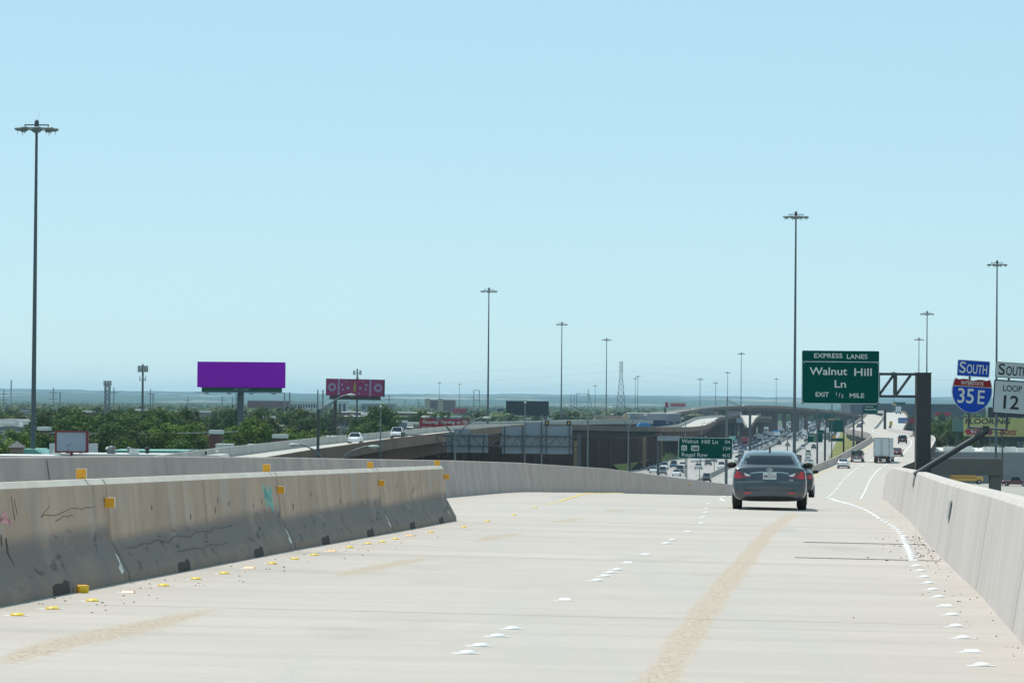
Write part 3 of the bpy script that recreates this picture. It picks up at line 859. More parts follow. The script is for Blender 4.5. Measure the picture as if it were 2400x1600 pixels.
viaduct('viaduct', [(300, -26.5, 10.1), (350, -24, 10.3), (450, -20.3, 10.3), (510, -17.0, 10.3), (650, -9.5, 10.35), (786, -0.5, 10.2), (850, 8.5, 9.9), (920, 22, 9.2), (1000, 41.0, 8.5), (1060, 51.5, 8.25), (1150, 60.5, 8.3), (1300, 72, 8.9), (1500, 87, 9.7), (1700, 108, 9.9), (1900, 140, 9.0)],
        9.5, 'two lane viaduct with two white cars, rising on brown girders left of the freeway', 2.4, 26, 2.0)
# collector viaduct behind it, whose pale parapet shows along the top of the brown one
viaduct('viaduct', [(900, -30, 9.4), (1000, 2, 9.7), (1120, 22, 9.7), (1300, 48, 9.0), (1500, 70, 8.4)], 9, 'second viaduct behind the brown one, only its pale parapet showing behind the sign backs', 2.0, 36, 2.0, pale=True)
# dark wall added to paint the shade under the viaduct, beside the freeway
M_shade = mat('painted_shade_brown', (0.036, 0.019, 0.013), 0.95, var=0.2, scale=0.12, streak=(1, 1, 0.25), spec=0.05)
kx = pchip([640, 700, 760, 830, 890, 1000, 1130, 1300, 1420], [-14, -1, 14, 29.5, 36.5, 44.5, 55, 71, 82])
t = thing('shade_fill_wall', (0, 0, 0), 0, 'dark brown wall with pilasters filling in the shade under the long viaduct', 'wall')
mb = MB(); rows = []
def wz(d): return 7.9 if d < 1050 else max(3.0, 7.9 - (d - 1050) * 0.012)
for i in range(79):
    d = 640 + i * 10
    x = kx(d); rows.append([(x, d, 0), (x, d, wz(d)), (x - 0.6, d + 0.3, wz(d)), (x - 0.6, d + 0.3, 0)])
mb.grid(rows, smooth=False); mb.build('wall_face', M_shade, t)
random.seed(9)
M_litcol = mat('sunlit_gap_tan', (0.26, 0.19, 0.10), 0.9, var=0.15)  # tan paints the sunlit gaps between the columns
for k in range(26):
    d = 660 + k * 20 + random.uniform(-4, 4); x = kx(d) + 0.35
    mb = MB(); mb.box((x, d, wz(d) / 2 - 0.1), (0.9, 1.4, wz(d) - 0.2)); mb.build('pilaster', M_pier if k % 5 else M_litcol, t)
# big curved connector crossing the freeway far off
def arc_pts(px_rows):
    return [at(px, py, d) for px, py, d in px_rows]
key = [(1505, 972, 1750), (1560, 965.5, 1790), (1620, 957.5, 1830), (1680, 952, 1880), (1740, 949.5, 1930), (1800, 950.5, 1990), (1870, 955.5, 2040), (1940, 962.5, 2070), (2010, 971, 2080), (2060, 978, 2070)]
kf = [pchip([k[0] for k in key], [k[j] for k in key]) for j in (1, 2)]
pts = []
for i in range(56):
    px = 1505 + i * 10.1
    p = at(px, kf[0](px), kf[1](px)); pts.append(p - Vector((0, 0, 1.0)))
viaduct_path('viaduct', pts, 10, 'high curved connector bridge arching over the whole freeway in the distance', 1.9, 12.5, 2.2, True, 6.0)
# short second ramp whose pale deck shows between the poles in front of the connector
viaduct('viaduct', [(1330, 92.5, 7.4), (1400, 97.5, 8.3), (1500, 104.5, 9.3), (1650, 115.5, 10.4), (1760, 123, 10.9)], lambda f: 1.6 + 9.0 * f, 'short brown ramp with a pale roadway rising towards the curved connector', 2.4, 26, 2.2)
# far ramp to the right of the express road with a lorry on it
viaduct('viaduct', [(1050, 114.5, 6.0), (1150, 127.5, 8.3), (1300, 146, 10.6), (1500, 168.5, 12.4), (1700, 190, 13.0), (1950, 213, 12.5)], 9.5, 'rising ramp right of the express road with a single lorry on it', 2.4, 34, 2.4)
# ------------------------------------------------------------------ signs
M_sgreen = mat('sign_green', (0.0, 0.074, 0.062), 0.6, var=0.05, scale=2, spec=0.0)
M_slet = mat('sign_lettering', (0.62, 0.63, 0.62), 0.5, var=0.03)
M_sback = mat('aluminium_sign_back', (0.22, 0.26, 0.30), 0.55, var=0.06, scale=0.8, streak=(0.3, 1, 6), metal=0.2)
M_steel = mat('dark_painted_steel', (0.055, 0.062, 0.07), 0.6, var=0.1, scale=1)
M_steelb = mat('dark_brown_steel', (0.045, 0.042, 0.045), 0.65, var=0.12, scale=1)
M_galv = mat('galvanised_steel', (0.17, 0.185, 0.20), 0.5, var=0.08, scale=2, metal=0.3)
M_sblue = mat('sign_blue', (0.0, 0.055, 0.42), 0.45, var=0.04, spec=0.3)
M_sred = mat('sign_red', (0.27, 0.008, 0.015), 0.45, var=0.04, spec=0.3)
M_swhite = mat('sign_white', (0.52, 0.55, 0.58), 0.5, var=0.04, spec=0.3)
M_sblack = mat('sign_black', (0.012, 0.012, 0.014), 0.5)
M_syel = mat('sign_yellow', (0.62, 0.33, 0.02), 0.5, var=0.05)
def sgn(name, p, rz, label, cat='sign', group=None): return thing(name, p, rz, label, cat, group)
# --- gantry of the express lanes sign: placed by size (sign 3.85 m wide at 172 m)
D = 172.0; S = D / FPX
tl, br = at(1877, 822, D), at(2058, 946, D)
cx, cz = (tl.x + br.x) / 2, (tl.z + br.z) / 2
W, H = (2058 - 1877) * S, (946 - 822) * S
post = at(2163, 985, D)
gan = thing('sign_gantry', (post.x, D, 0), 0, 'dark steel cantilever gantry with a thick post outside the right parapet', 'gantry')
ztop = at(2163, 874, D).z
mb = MB(); mb.box((0, 0, ztop / 2), (34 * S, 34 * S, ztop)); mb.box((0, 0, ztop + 0.012), (38 * S, 38 * S, 0.025)); mb.build('post', M_steelb, gan)
zt, zb = at(2100, 876.5, D).z, at(2100, 928.5, D).z
xl = at(1890, 900, D).x - post.x; xr = -17 * S
for yy in (-0.28, 0.28):
    for zz_, nm in ((zt, 'top_chord'), (zb, 'bottom_chord')):
        mb = MB(); mb.box(((xl + xr) / 2, yy, zz_), (xr - xl, 0.13, 0.13)); mb.build(nm, M_steel, gan)
for k in range(6):
    xk = at(2098 - k * 40, 900, D).x - post.x
    xn = at(2098 - k * 40 + 40, 900, D).x - post.x
    for yy in (-0.28, 0.28):
        mb = MB(); mb.box((xk, yy, (zt + zb) / 2), (0.13, 0.11, zt - zb - 0.14)); mb.build('vertical', M_steel, gan)
        mb = MB(); mb.tube((xk + 0.06, yy * 0.96, zb + 0.07), (min(xn, xr) - 0.1, yy * 0.96, zt - 0.07), 0.05, n=6); mb.build('diagonal', M_steel, gan)
mb = MB(); mb.box((-17 * S - 0.1, 0, zb), (0.5, 0.8, 0.12)); mb.build('bracket', M_steel, gan)
es = thing('highway_sign', (cx, D - 0.55, cz), 0, 'large green EXPRESS LANES Walnut Hill Ln exit sign on the dark gantry', 'sign')
split = at(1960, 847.5, D).z - cz
mb = MB()
hb = split + H / 2
plate(mb, rrect(W, hb, 9 * S), 0, 0.06, 0, 0, -H / 2 + hb / 2)
ht = H / 2 - split
plate(mb, rrect(W * 0.995, ht - 0.01, 3 * S), 0, 0.06, 0, 0, split + ht / 2)
mb.add([(-W / 2, 0.03, -H / 2), (-W / 2 + 10 * S, 0.03, -H / 2), (-W / 2, 0.03, -H / 2 + 10 * S)], [(0, 1, 2)])
mb.add([(W / 2, 0.03, -H / 2), (W / 2 - 10 * S, 0.03, -H / 2), (W / 2, 0.03, -H / 2 + 10 * S)], [(0, 1, 2)])
mb.add([(-W / 2, 0.03, split), (-W / 2 + 10 * S, 0.03, split), (-W / 2, 0.03, split - 10 * S)], [(0, 1, 2)])
mb.add([(W / 2, 0.03, split), (W / 2 - 10 * S, 0.03, split), (W / 2, 0.03, split - 10 * S)], [(0, 1, 2)])
mb.build('panel', M_sgreen, es)
def ring(mb, outer, inner, y, mi=0, x=0, z=0):
    n = len(outer)
    mb.add([(px + x, y, pz + z) for px, pz in outer] + [(px + x, y, pz + z) for px, pz in inner], [(k, (k + 1) % n, n + (k + 1) % n, n + k) for k in range(n)], mi)
mb = MB(); ring(mb, rrect(W - 0.2 * S, hb - 0.2 * S, 9 * S), rrect(W - 2.6 * S, hb - 2.6 * S, 7.8 * S), -0.012, 0, 0, -H / 2 + hb / 2); mb.build('border', M_slet, es)
mb = MB()
def tz(py): return at(1967, py, D).z - cz
def tx(px): return at(px, 890, D).x - cx
put_text(mb, 'EXPRESS', tx(1938.5), tz(834.5), 10.6 * S, -0.012, fit=66 * S, bold=0.012)
put_text(mb, 'LANES', tx(2006), tz(836), 10.6 * S, -0.012, fit=48 * S, bold=0.012)
put_text(mb, 'Walnut', tx(1939), tz(871), 17.5 * S, -0.012, fit=88 * S, bold=0.012)
put_text(mb, 'Hill', tx(2020), tz(872.5), 17.5 * S, -0.012, fit=41 * S, bold=0.012)
put_text(mb, 'Ln', tx(1967), tz(900.5), 17.0 * S, -0.012, fit=26.5 * S, bold=0.012)
put_text(mb, 'EXIT', tx(1925), tz(925), 10.4 * S, -0.012, fit=31 * S, bold=0.012)
put_text(mb, '1', tx(1958), tz(923), 7.0 * S, -0.012, bold=0.014)
put_text(mb, '/', tx(1965), tz(926), 10.5 * S, -0.012)
put_text(mb, '2', tx(1972), tz(928.5), 7.0 * S, -0.012, bold=0.014)
put_text(mb, 'MILE', tx(2006), tz(927), 10.4 * S, -0.012, fit=34 * S, bold=0.012)
mb.build('lettering', M_slet, es)
for xk in (-0.4, 0.0, 0.4):
    mb = MB(); mb.box((xk * W, 0.13, 0), (0.09, 0.12, H * 0.96)); mb.build('hanger', M_steel, es)
# --- route markers on the leaning arm at the right parapet
D = 75.0; S = D / FPX
foot, elbow = at(2146, 1112, D), at(2312, 1006, D)
arm = thing('sign_support', (foot.x, D, foot.z), 0, 'leaning dark steel arm clamped outside the right parapet holding the route signs', 'sign support')
def lp(px, py, y=0.0):
    q = at(px, py, D) - foot; return Vector((q.x, y, q.z))
mb = MB(); mb.tube(lp(2143, 1113), lp(2296, 1020), 0.066, n=12); mb.tube(lp(2290, 1024), lp(2314, 1006), 0.082, n=10); mb.build('arm_tube', M_steel, arm)
mb = MB(); mb.box((lp(2310, 1008) + lp(2310, 1000)) / 2, (0.14, 0.14, 0.12)); mb.build('socket', M_steel, arm)
mb = MB(); mb.tube(lp(2268, 1001), lp(2360, 1006), 0.028, n=10); mb.build('cross_bar', M_galv, arm)
mb = MB(); mb.tube(lp(2270, 1003), lp(2274, 850, 0.03), 0.025, n=8); mb.build('upright', M_steel, arm)
mb = MB(); mb.tube(lp(2359, 1007), lp(2366, 858, 0.03), 0.025, n=8); mb.build('upright', M_steel, arm)
tilt = -0.055
def tilted(outline, px, py):
    c = at(px, py, D); ca, sa = math.cos(tilt), math.sin(tilt)
    return c, [(x * ca - z * sa, x * sa + z * ca) for x, z in outline]
def sign_at(name, px, py, label, w, h, r, mats, border, y=-0.05, rot=tilt):
    c = at(px, py, D)
    t = thing(name, (c.x, D + y, c.z), 0, label, 'sign', 'route marker signs on the leaning arm')
    t.rotation_euler = (0, -rot, 0)
    mb = MB(); plate(mb, rrect(w * S, h * S, r * S), 0, 0.012); mb.build('panel', mats[0], t)
    if border:
        mb = MB(); ring(mb, rrect((w - border[1]) * S, (h - border[1]) * S, r * S), rrect((w - border[0]) * S, (h - border[0]) * S, r * S * 0.8), -0.005); mb.build('border', mats[1], t)
    return t
def small_caps(t, big, rest, xb, xr, z, capb, capr, fitr, m):
    mb = MB()
    put_text(mb, big, xb * S, z * S, capb * S, -0.005, bold=0.01)
    put_text(mb, rest, xr * S, (z - (capb - capr) / 2) * S, capr * S, -0.005, fit=fitr * S, bold=0.012)
    mb.build('lettering', m, t)
t = sign_at('direction_sign', 2281, 863.5, 'blue SOUTH plaque above the red and blue interstate shield', 76, 38, 3, (M_sblue, M_slet), (2.4, 0.4))
small_caps(t, 'S', 'OUTH', -25.5, 8, 0, 26, 21, 48, M_slet)
c = at(2277, 924, D)
t = thing('interstate_shield', (c.x, D - 0.05, c.z), 0, 'red and blue Interstate 35E shield below the blue SOUTH plaque', 'sign', 'route marker signs on the leaning arm')
t.rotation_euler = (0, -tilt, 0)
half = [(0, 32.5), (6, 34), (14, 36), (24, 36), (33, 34), (41.5, 37.5), (45, 28), (47.5, 15), (47.8, 4), (45, -9), (39, -21), (30, -31), (18, -39), (8, -42), (0, -43)]
outl = [(x * S, z * S) for x, z in half] + [(-x * S, z * S) for x, z in half[-2:0:-1]]
mb = MB(); plate(mb, outl, 0, 0.012); mb.build('panel', M_slet, t)
inner = [(x * 0.955, z * 0.955) for x, z in outl]
zc = 18.5 * S
def clip(poly, keep):
    out = []
    for (x0, z0), (x1, z1) in zip(poly, poly[1:] + poly[:1]):
        i0, i1 = keep(z0), keep(z1)
        if i0: out.append((x0, z0))
        if i0 != i1:
            k = ((zc if keep(zc + 1e-6) or True else zc) - z0) / (z1 - z0); out.append((x0 + k * (x1 - x0), zc))
    return out
mb = MB(); q = clip(inner, lambda z: z < zc); mb.add([(x, -0.005, z - 0.011) for x, z in q], [tuple(range(len(q)))]); mb.build('blue_field', M_sblue, t)
mb = MB(); q = clip(inner, lambda z: z > zc); mb.add([(x, -0.005, z + 0.003) for x, z in q], [tuple(range(len(q)))]); mb.build('red_band', M_sred, t)
mb = MB()
put_text(mb, 'INTERSTATE', 0, 25.5 * S, 8.5 * S, -0.010, fit=52 * S, bold=0.01)
put_text(mb, '35', -14 * S, -6 * S, 34 * S, -0.010, fit=38 * S, bold=0.012)
put_text(mb, 'E', 22 * S, -7 * S, 32 * S, -0.010, fit=16 * S, bold=0.012)
mb.build('lettering', M_slet, t)
t = sign_at('direction_sign', 2373, 868, 'white SOUTH plaque above the LOOP 12 sign at the photo edge', 82, 37, 3, (M_swhite, M_sblack), (2.6, 0.9))
small_caps(t, 'S', 'OUTH', -26, 9.5, 0, 26, 21, 50, M_sblack)
t = sign_at('loop_sign', 2371, 931, 'white LOOP 12 sign with a thick black border at the photo edge', 88, 80, 4, (M_swhite, M_sblack), (5.4, 0.2))
mb = MB()
put_text(mb, 'LOOP', -0 * S, 20 * S, 14 * S, -0.005, fit=44 * S, bold=0.008)
put_text(mb, '12', -1 * S, -13.5 * S, 31 * S, -0.005, fit=36 * S, bold=0.015)
mb.build('lettering', M_sblack, t)
# --- the low cantilever sign left of the dark saloon
D = 335.0; S = D / FPX
c = at(1653.5, 1050, D); W, H = 127 * S, 50 * S
pb = at(1703, 1050, D)
p2 = thing('sign_post', (pb.x, D + 0.35, 0), 0, 'tall grey pole carrying the Walnut Hill, Regal Row distance sign', 'pole')
mb = MB(); mb.tube((0, 0, 0), (0, 0, at(1703, 957, D).z), 0.19, 0.12, n=12); mb.build('pole', M_galv, p2)
mb = MB(); mb.tube((0, 0, c.z + H * 0.3), (c.x - pb.x - W * 0.3, 0, c.z + H * 0.3), 0.07, n=8); mb.tube((0, 0, c.z - H * 0.3), (c.x - pb.x - W * 0.3, 0, c.z - H * 0.3), 0.07, n=8); mb.build('arm', M_galv, p2)
t = thing('highway_sign', (c.x, D, c.z), 0, 'green distance sign listing Walnut Hill Ln and Regal Row left of the dark saloon', 'sign')
t.rotation_euler = (0, 0.008, 0)
mb = MB(); plate(mb, rrect(W, H, 4.5 * S), 0, 0.06); mb.build('panel', M_sgreen, t)
mb = MB(); ring(mb, rrect(W, H, 4.5 * S), rrect(W - 2.6 * S, H - 2.6 * S, 3.5 * S), -0.02); mb.build('border', M_slet, t)
mb = MB()
put_text(mb, 'Walnut', (-36.5) * S, 15.5 * S, 9.5 * S, -0.02, fit=40 * S, bold=0.012)
put_text(mb, 'Hill', (0.5) * S, 15.0 * S, 9.5 * S, -0.02, fit=19 * S, bold=0.012)
put_text(mb, 'Ln', (22.5) * S, 15.0 * S, 9.5 * S, -0.02, fit=12.5 * S, bold=0.012)
put_text(mb, '3/4', 51 * S, 15 * S, 7.5 * S, -0.02, fit=12 * S, bold=0.012)
put_text(mb, '1', 42.5 * S, 0, 8.5 * S, -0.02, bold=0.012); put_text(mb, '3/4', 52 * S, 0, 7.5 * S, -0.02, fit=12 * S, bold=0.012)
put_text(mb, 'Regal', -40 * S, -16 * S, 9.5 * S, -0.02, fit=31 * S, bold=0.012)
put_text(mb, 'Row', -7 * S, -16 * S, 9.5 * S, -0.02, fit=24 * S, bold=0.012)
put_text(mb, '4', 42 * S, -16.5 * S, 8.5 * S, -0.02, bold=0.012); put_text(mb, '1/2', 52 * S, -16.5 * S, 7.5 * S, -0.02, fit=12 * S, bold=0.012)
mb.build('lettering', M_slet, t)
mb = MB()
mb.add([(x - 50 * S, -0.02, z - 0.2 * S) for x, z in rrect(13 * S, 13 * S, 2 * S)], [tuple(range(24))])
mb.add([(x - 24.5 * S, -0.02, z - 0.2 * S) for x, z in rrect(19 * S, 13 * S, 2 * S)], [tuple(range(24))])
mb.build('route_shield', M_slet, t)
mb = MB()
put_text(mb, '12', -50 * S, -1.5 * S, 7 * S, -0.035, bold=0.02); put_text(mb, '348', -24.5 * S, -1.5 * S, 7 * S, -0.035, bold=0.02)
mb.build('shield_lettering', M_sblack, t)
# --- sign bridge seen from behind, two blocks of sign backs
D = 520.0; S = D / FPX
xl, xr = at(944, 1040, D), at(1357, 1050, D)
gz1, gz2 = at(1150, 1021, D).z, at(1150, 1045, D).z
g = thing('sign_bridge', (xl.x, D, 0), 0, 'grey truss sign bridge behind the parapet carrying sign backs turned to us', 'gantry')
Wg = xr.x - xl.x
for xx, top in ((0, at(944, 1012, D).z), (Wg, at(1357, 1017, D).z)):
    mb = MB(); mb.box((xx, 0, top / 2), (0.62, 0.62, top)); mb.build('post', M_steel, g)
for yy in (-0.5, 0.5):
    for z in (gz1, gz2):
        mb = MB(); mb.box((Wg / 2, yy, z), (Wg - 0.64, 0.16, 0.16)); mb.build('chord', M_steel, g)
n = 18
for k in range(n):
    x0 = 0.4 + (Wg - 0.8) * k / n; x1 = 0.4 + (Wg - 0.8) * (k + 1) / n
    a, b = (gz1, gz2) if k < 9 else (gz2, gz1)
    mb = MB(); mb.tube((x0, -0.52, a), (x1, -0.52, b), 0.07, n=5); mb.build('diagonal', M_steel, g)
    if k % 2 == 0:
        mb = MB(); mb.tube((x0, -0.5, gz2), (x0 + 0.25, 0.5, gz1), 0.055, n=5); mb.build('cross_brace', M_galv, g)
def back_panel(x0, x1, y0, y1, label, verts):
    a, b = at(x0, y0, D), at(x1, y1, D)
    t = thing('highway_sign', ((a.x + b.x) / 2, D + 0.75, (a.z + b.z) / 2), 0, label, 'sign', 'sign backs on the sign bridge')
    mb = MB(); mb.box((0, 0, 0), (b.x - a.x, 0.08, a.z - b.z)); mb.build('panel', M_sback, t)
    for v in verts:
        xx = at(v, y0, D).x - (a.x + b.x) / 2
        mb = MB(); mb.box((xx, -0.13, 0), (0.16, 0.17, a.z - b.z)); mb.build('stiffener', M_steel, t)
    return t
back_panel(1047, 1144, 1016, 1061, 'left grey sign back, with a small raised tab, behind the double arm street lamp', [1060, 1100, 1133])
back_panel(1063, 1102, 1004.5, 1015.6, 'small grey tab of a sign back above the left panel on the sign bridge', [1080])
back_panel(1177, 1228, 999, 1063, 'grey sign back at the left of the row of three backs on the sign bridge', [1183, 1225])
back_panel(1229, 1273, 990, 1063, 'tallest grey sign back in the middle of the row of three on the sign bridge', [1269])
back_panel(1274, 1341, 998, 1064, 'grey sign back with two amber beacons above it on the sign bridge', [1281, 1335])
M_beacon = mat('amber_beacon', (0.55, 0.27, 0.04), 0.4, var=0.1)
for px in (1282, 1333.5):
    q = at(px, 991, D)
    t = thing('beacon', (q.x, D + 0.6, q.z), 0, 'square black beacon with amber lens ' + ('beside the tallest sign back' if px < 1300 else 'at the outer corner of the sign backs'), 'beacon', 'amber beacons on the sign bridge')
    mb = MB(); mb.box((0, 0, 0), (10.5 * S, 0.3, 10.5 * S)); mb.build('housing', M_sblack, t)
    mb = MB(); mb.lathe([(2.4 * S, -0.03), (2.2 * S, 0.03), (0.02, 0.05)], (0, -0.16, 0), 12, axis='Y'); mb.build('lens', M_beacon, t)
    mb = MB(); mb.tube((0, 0, -5 * S), (0, 0.05, -9 * S), 0.06, n=6); mb.build('stem', M_steel, t)
# --- green signs far down the freeway (their fronts or backs read as plain green)
def far_sign(px0, py0, px1, py1, d, label, posts, lines=(), m=None, group=None, cat='sign', base=0.0):
    a, b = at(px0, py0, d), at(px1, py1, d); s = d / FPX
    cx_, cz_ = (a.x + b.x) / 2, (a.z + b.z) / 2
    t = thing('highway_sign', (cx_, d, cz_), 0, label, cat, group)
    w_, h_ = b.x - a.x, a.z - b.z
    mb = MB(); plate(mb, rrect(w_, h_, min(w_, h_) * 0.08), 0, 0.12); mb.build('panel', m or M_sgreen, t)
    if lines:
        mb = MB()
        for txt, x, z, cap, fit in lines: put_text(mb, txt, x * w_, z * h_, cap * s, -0.05, fit=fit * w_, bold=0.015)
        mb.build('lettering', M_slet, t)
    for px in posts:
        xx = at(px, py1, d).x - cx_
        mb = MB(); mb.box((xx, 0.3, (base - cz_ + h_ * 0.3) / 2), (0.35, 0.35, cz_ - base + h_ * 0.3)); mb.build('post', M_steel, t)
    return t
far_sign(1893, 1015.5, 1928, 1036, 620, 'green Walnut Hill sign on the freeway with a dark bus half behind it', [1934], [('Walnut', -0.13, 0.26, 3.8, 0.62), ('Ln', 0.0, -0.02, 3.4, 0.16), ('3/4', -0.05, -0.28, 3.4, 0.2)])
far_sign(1916, 1007.5, 1931, 1015, 640, 'small green exit tab just above the Walnut Hill freeway sign', [1934])
far_sign(1944, 984, 1976, 1012, 900, 'largest distant green sign over the freeway above the curved ramp wall', [1978])
far_sign(1947, 1026, 1977, 1034, 900, 'low wide green sign with a yellow diamond above it beside the ramp', [1977])
M_dia = M_syel
q = at(1955, 1023, 899); t = thing('warning_sign', (q.x, 899, q.z), 0, 'yellow diamond warning sign standing on the low wide green sign', 'sign')
mb = MB(); plate(mb, [(0, 0.55), (0.6, 0), (0, -0.55), (-0.6, 0)], 0, 0.06); mb.build('panel', M_syel, t)
far_sign(1910, 970, 1927, 981, 1500, 'left one of two distant green signs in front of the connector bridge', [1918])
far_sign(1931, 970, 1957, 980, 1500, 'right one of two distant green signs, with a yellow exit strip below', [1944])
far_sign(1941, 980.5, 1957, 983, 1500, 'thin yellow exit only strip under the distant right green sign', [], m=M_syel)
far_sign(2023.5, 949, 2057, 969, 760, 'green Merrell Rd sign with two arrows above the far end of the express road', [2021], [('EXPRESS', -0.1, 0.3, 2.2, 0.55), ('Merrell Rd', 0, -0.02, 3.6, 0.8)], base=8.4)
far_sign(2096, 942, 2122, 949, 1700, 'far green sign in front of the dark long building right of the gantry', [2110], base=8)
far_sign(2091, 946.5, 2101, 949.5, 1690, 'small amber strip at the foot of the far green sign', [], m=M_syel)
far_sign(1726, 979, 1741, 990, 1290, 'grey green sign among the brown ramps left of the tall pole', [1733], m=M_sback)
far_sign(2084.5, 987, 2091.5, 996, 1040, 'amber warning sign on the parapet of the far bend', [2088], m=M_syel, base=8.6)
# yellow object post box at the bend
far_sign(1541, 1021, 1594, 1033, 560, 'grey truss panel of a sign back low under the brown viaduct', [1543], m=M_sback)
# grey sign post in front of the S-bend
D = 1120.0; q = at(2074, 990, D); t = thing('gantry_post', (q.x, D, 0), 0, 'square dark steel post standing right of the road at the far bend', 'post')
mb = MB(); zt_ = at(2079, 957, D).z; mb.box((0, 0, zt_ / 2), (6 * D / FPX, 0.8, zt_)); mb.build('post_tube', M_steelb, t)
mb = MB(); mb.box((0, 0, zt_ + 0.06), (7 * D / FPX, 0.9, 0.1)); mb.build('cap_plate', M_steelb, t)
# ------------------------------------------------------------------ vehicles
from mathutils.bvhtree import BVHTree
from mathutils.geometry import delaunay_2d_cdt
def paint(name, col, metal=0.3, rough=0.3, coat=0.8):
    return mat(name, col, rough, metal, var=0.04, scale=3, coat=coat)
P = {'white': paint('white_car_paint', (0.72, 0.73, 0.74), 0.0), 'silver': paint('silver_car_paint', (0.42, 0.43, 0.44), 0.5), 'black': paint('black_car_paint', (0.014, 0.015, 0.017), 0.2),
     'grey': paint('grey_car_paint', (0.13, 0.135, 0.145), 0.4), 'red': paint('red_car_paint', (0.32, 0.012, 0.015), 0.1), 'blue': paint('blue_car_paint', (0.02, 0.06, 0.18), 0.3),
     'green': paint('pale_green_car_paint', (0.30, 0.42, 0.36), 0.2), 'maroon': paint('maroon_car_paint', (0.10, 0.012, 0.016), 0.2), 'tan': paint('tan_car_paint', (0.34, 0.29, 0.22), 0.3),
     'slate': paint('slate_car_paint', (0.058, 0.068, 0.082), 0.7, 0.28, 1.0), 'yellow': paint('bus_yellow_paint', (0.62, 0.32, 0.015), 0.0), 'teal': paint('teal_truck_paint', (0.22, 0.50, 0.47), 0.0), 'skyblue': paint('bright_blue_truck_paint', (0.06, 0.36, 0.72), 0.0)}
for q_ in P.values(): q_.node_tree.nodes['Principled BSDF'].inputs['Coat Roughness'].default_value = 0.10
M_glass = mat('car_glass', (0.012, 0.016, 0.028), 0.06, 0.0, var=0.1, scale=1, spec=0.12)
M_tyre = mat('tyre_rubber', (0.018, 0.018, 0.018), 0.9, var=0.15, scale=8)
M_rim = mat('wheel_rim', (0.35, 0.36, 0.37), 0.35, 0.8, var=0.05)
M_tail = mat('tail_lamp_red', (0.48, 0.008, 0.014), 0.15, var=0.12, scale=30, coat=1.0)
M_taildark = mat('tail_lamp_dark', (0.10, 0.03, 0.035), 0.15, var=0.12, scale=30, coat=1.0)
M_clear = mat('clear_lamp', (0.66, 0.68, 0.70), 0.15, 0.3, var=0.1, scale=12, coat=1.0)
M_chrome = mat('chrome_trim', (0.62, 0.64, 0.66), 0.18, 0.9, var=0.03)
M_plate = mat('number_plate', (0.60, 0.62, 0.64), 0.5, var=0.04)
M_plast = mat('black_plastic', (0.014, 0.014, 0.015), 0.7, var=0.15, scale=6)
def section(w, zb, zbelt, zt, wt=None, crown=0.03):
    """full cross section of a car body, from bottom centre up and over"""
    wt = wt if wt is not None else w * 0.9
    h = [(0, zb), (w * 0.78, zb), (w * 0.94, zb + 0.07), (w * 0.985, zb + 0.2), (w, (zb + zbelt) / 2 + 0.05), (w * 0.985, zbelt - 0.04), (wt + (w - wt) * 0.5, zbelt + (zt - zbelt) * 0.55), (wt, zt - crown), (wt * 0.55, zt - crown * 0.25), (0, zt)]
    return h + [(-x, z) for x, z in h[-2:0:-1]]
def loft(secs, mi=0):
    """secs: list of (y, section)"""
    mb = MB(); rows = [[(x, y, z) for x, z in s] for y, s in secs]
    mb.grid(rows, mi, True, True)
    n = len(rows[0])
    mb.add(rows[0], [tuple(range(n))], mi, True); mb.add(rows[-1], [tuple(range(n))[::-1]], mi, True)
    return mb
def wheel(root, x, y, r=0.33, w=0.22):
    s = 1 if x > 0 else -1
    mb = MB(); mb.lathe([(r * 0.62, -w / 2), (r * 0.93, -w / 2), (r, -w / 2 + 0.03), (r, w / 2 - 0.03), (r * 0.93, w / 2), (r * 0.62, w / 2)], n=18, axis='X')
    o = mb.build('wheel', M_tyre, root, (x, y, r))
    mb = MB(); mb.lathe([(r * 0.62, -0.01), (r * 0.58, 0.02), (0.03, 0.03)] if s > 0 else [(0.03, -0.03), (r * 0.58, -0.02), (r * 0.62, 0.01)], (s * (w / 2 - 0.005), 0, 0), n=12, axis='X')
    mb.build('rim', M_rim, o)
    return o
def patch(bvh, outline, m, name, root, off=0.004, face='rear', res=0.04):
    """a flat outline (x, z) wrapped onto the rear or front of the body"""
    pts = []
    for (x0, z0), (x1, z1) in zip(outline, outline[1:] + outline[:1]):
        n = max(1, int(math.hypot(x1 - x0, z1 - z0) / res))
        pts += [Vector((x0 + (x1 - x0) * k / n, z0 + (z1 - z0) * k / n)) for k in range(n)]
    nb = len(pts)
    def inside(x, z):
        c = False
        for k in range(nb):
            a, b = pts[k], pts[k - 1]
            if (a.y > z) != (b.y > z) and x < (b.x - a.x) * (z - a.y) / (b.y - a.y) + a.x: c = not c
        return c
    xs = [p.x for p in pts]; zs = [p.y for p in pts]
    x = min(xs) + res / 2
    while x < max(xs):
        z = min(zs) + res / 2
        while z < max(zs):
            if inside(x, z) and min((p - Vector((x, z))).length for p in pts[:nb]) > res * 0.45: pts.append(Vector((x, z)))
            z += res
        x += res
    v2, _, f2, *_r = delaunay_2d_cdt(pts, [], [list(range(nb))], 1, 1e-5)
    sg = 1 if face == 'rear' else -1
    vs = []
    for p in v2:
        hit = bvh.ray_cast(Vector((p.x, -5 * sg, p.y)), Vector((0, sg, 0)))
        y = hit[0].y - sg * off if hit[0] else -2.2 * sg
        vs.append((p.x, y, p.y))
    mb = MB(); mb.add(vs, [tuple(f) for f in f2], 0, True)
    return mb.build(name, m, root)
def mirrored(o): return [(-x, z) for x, z in o][::-1]
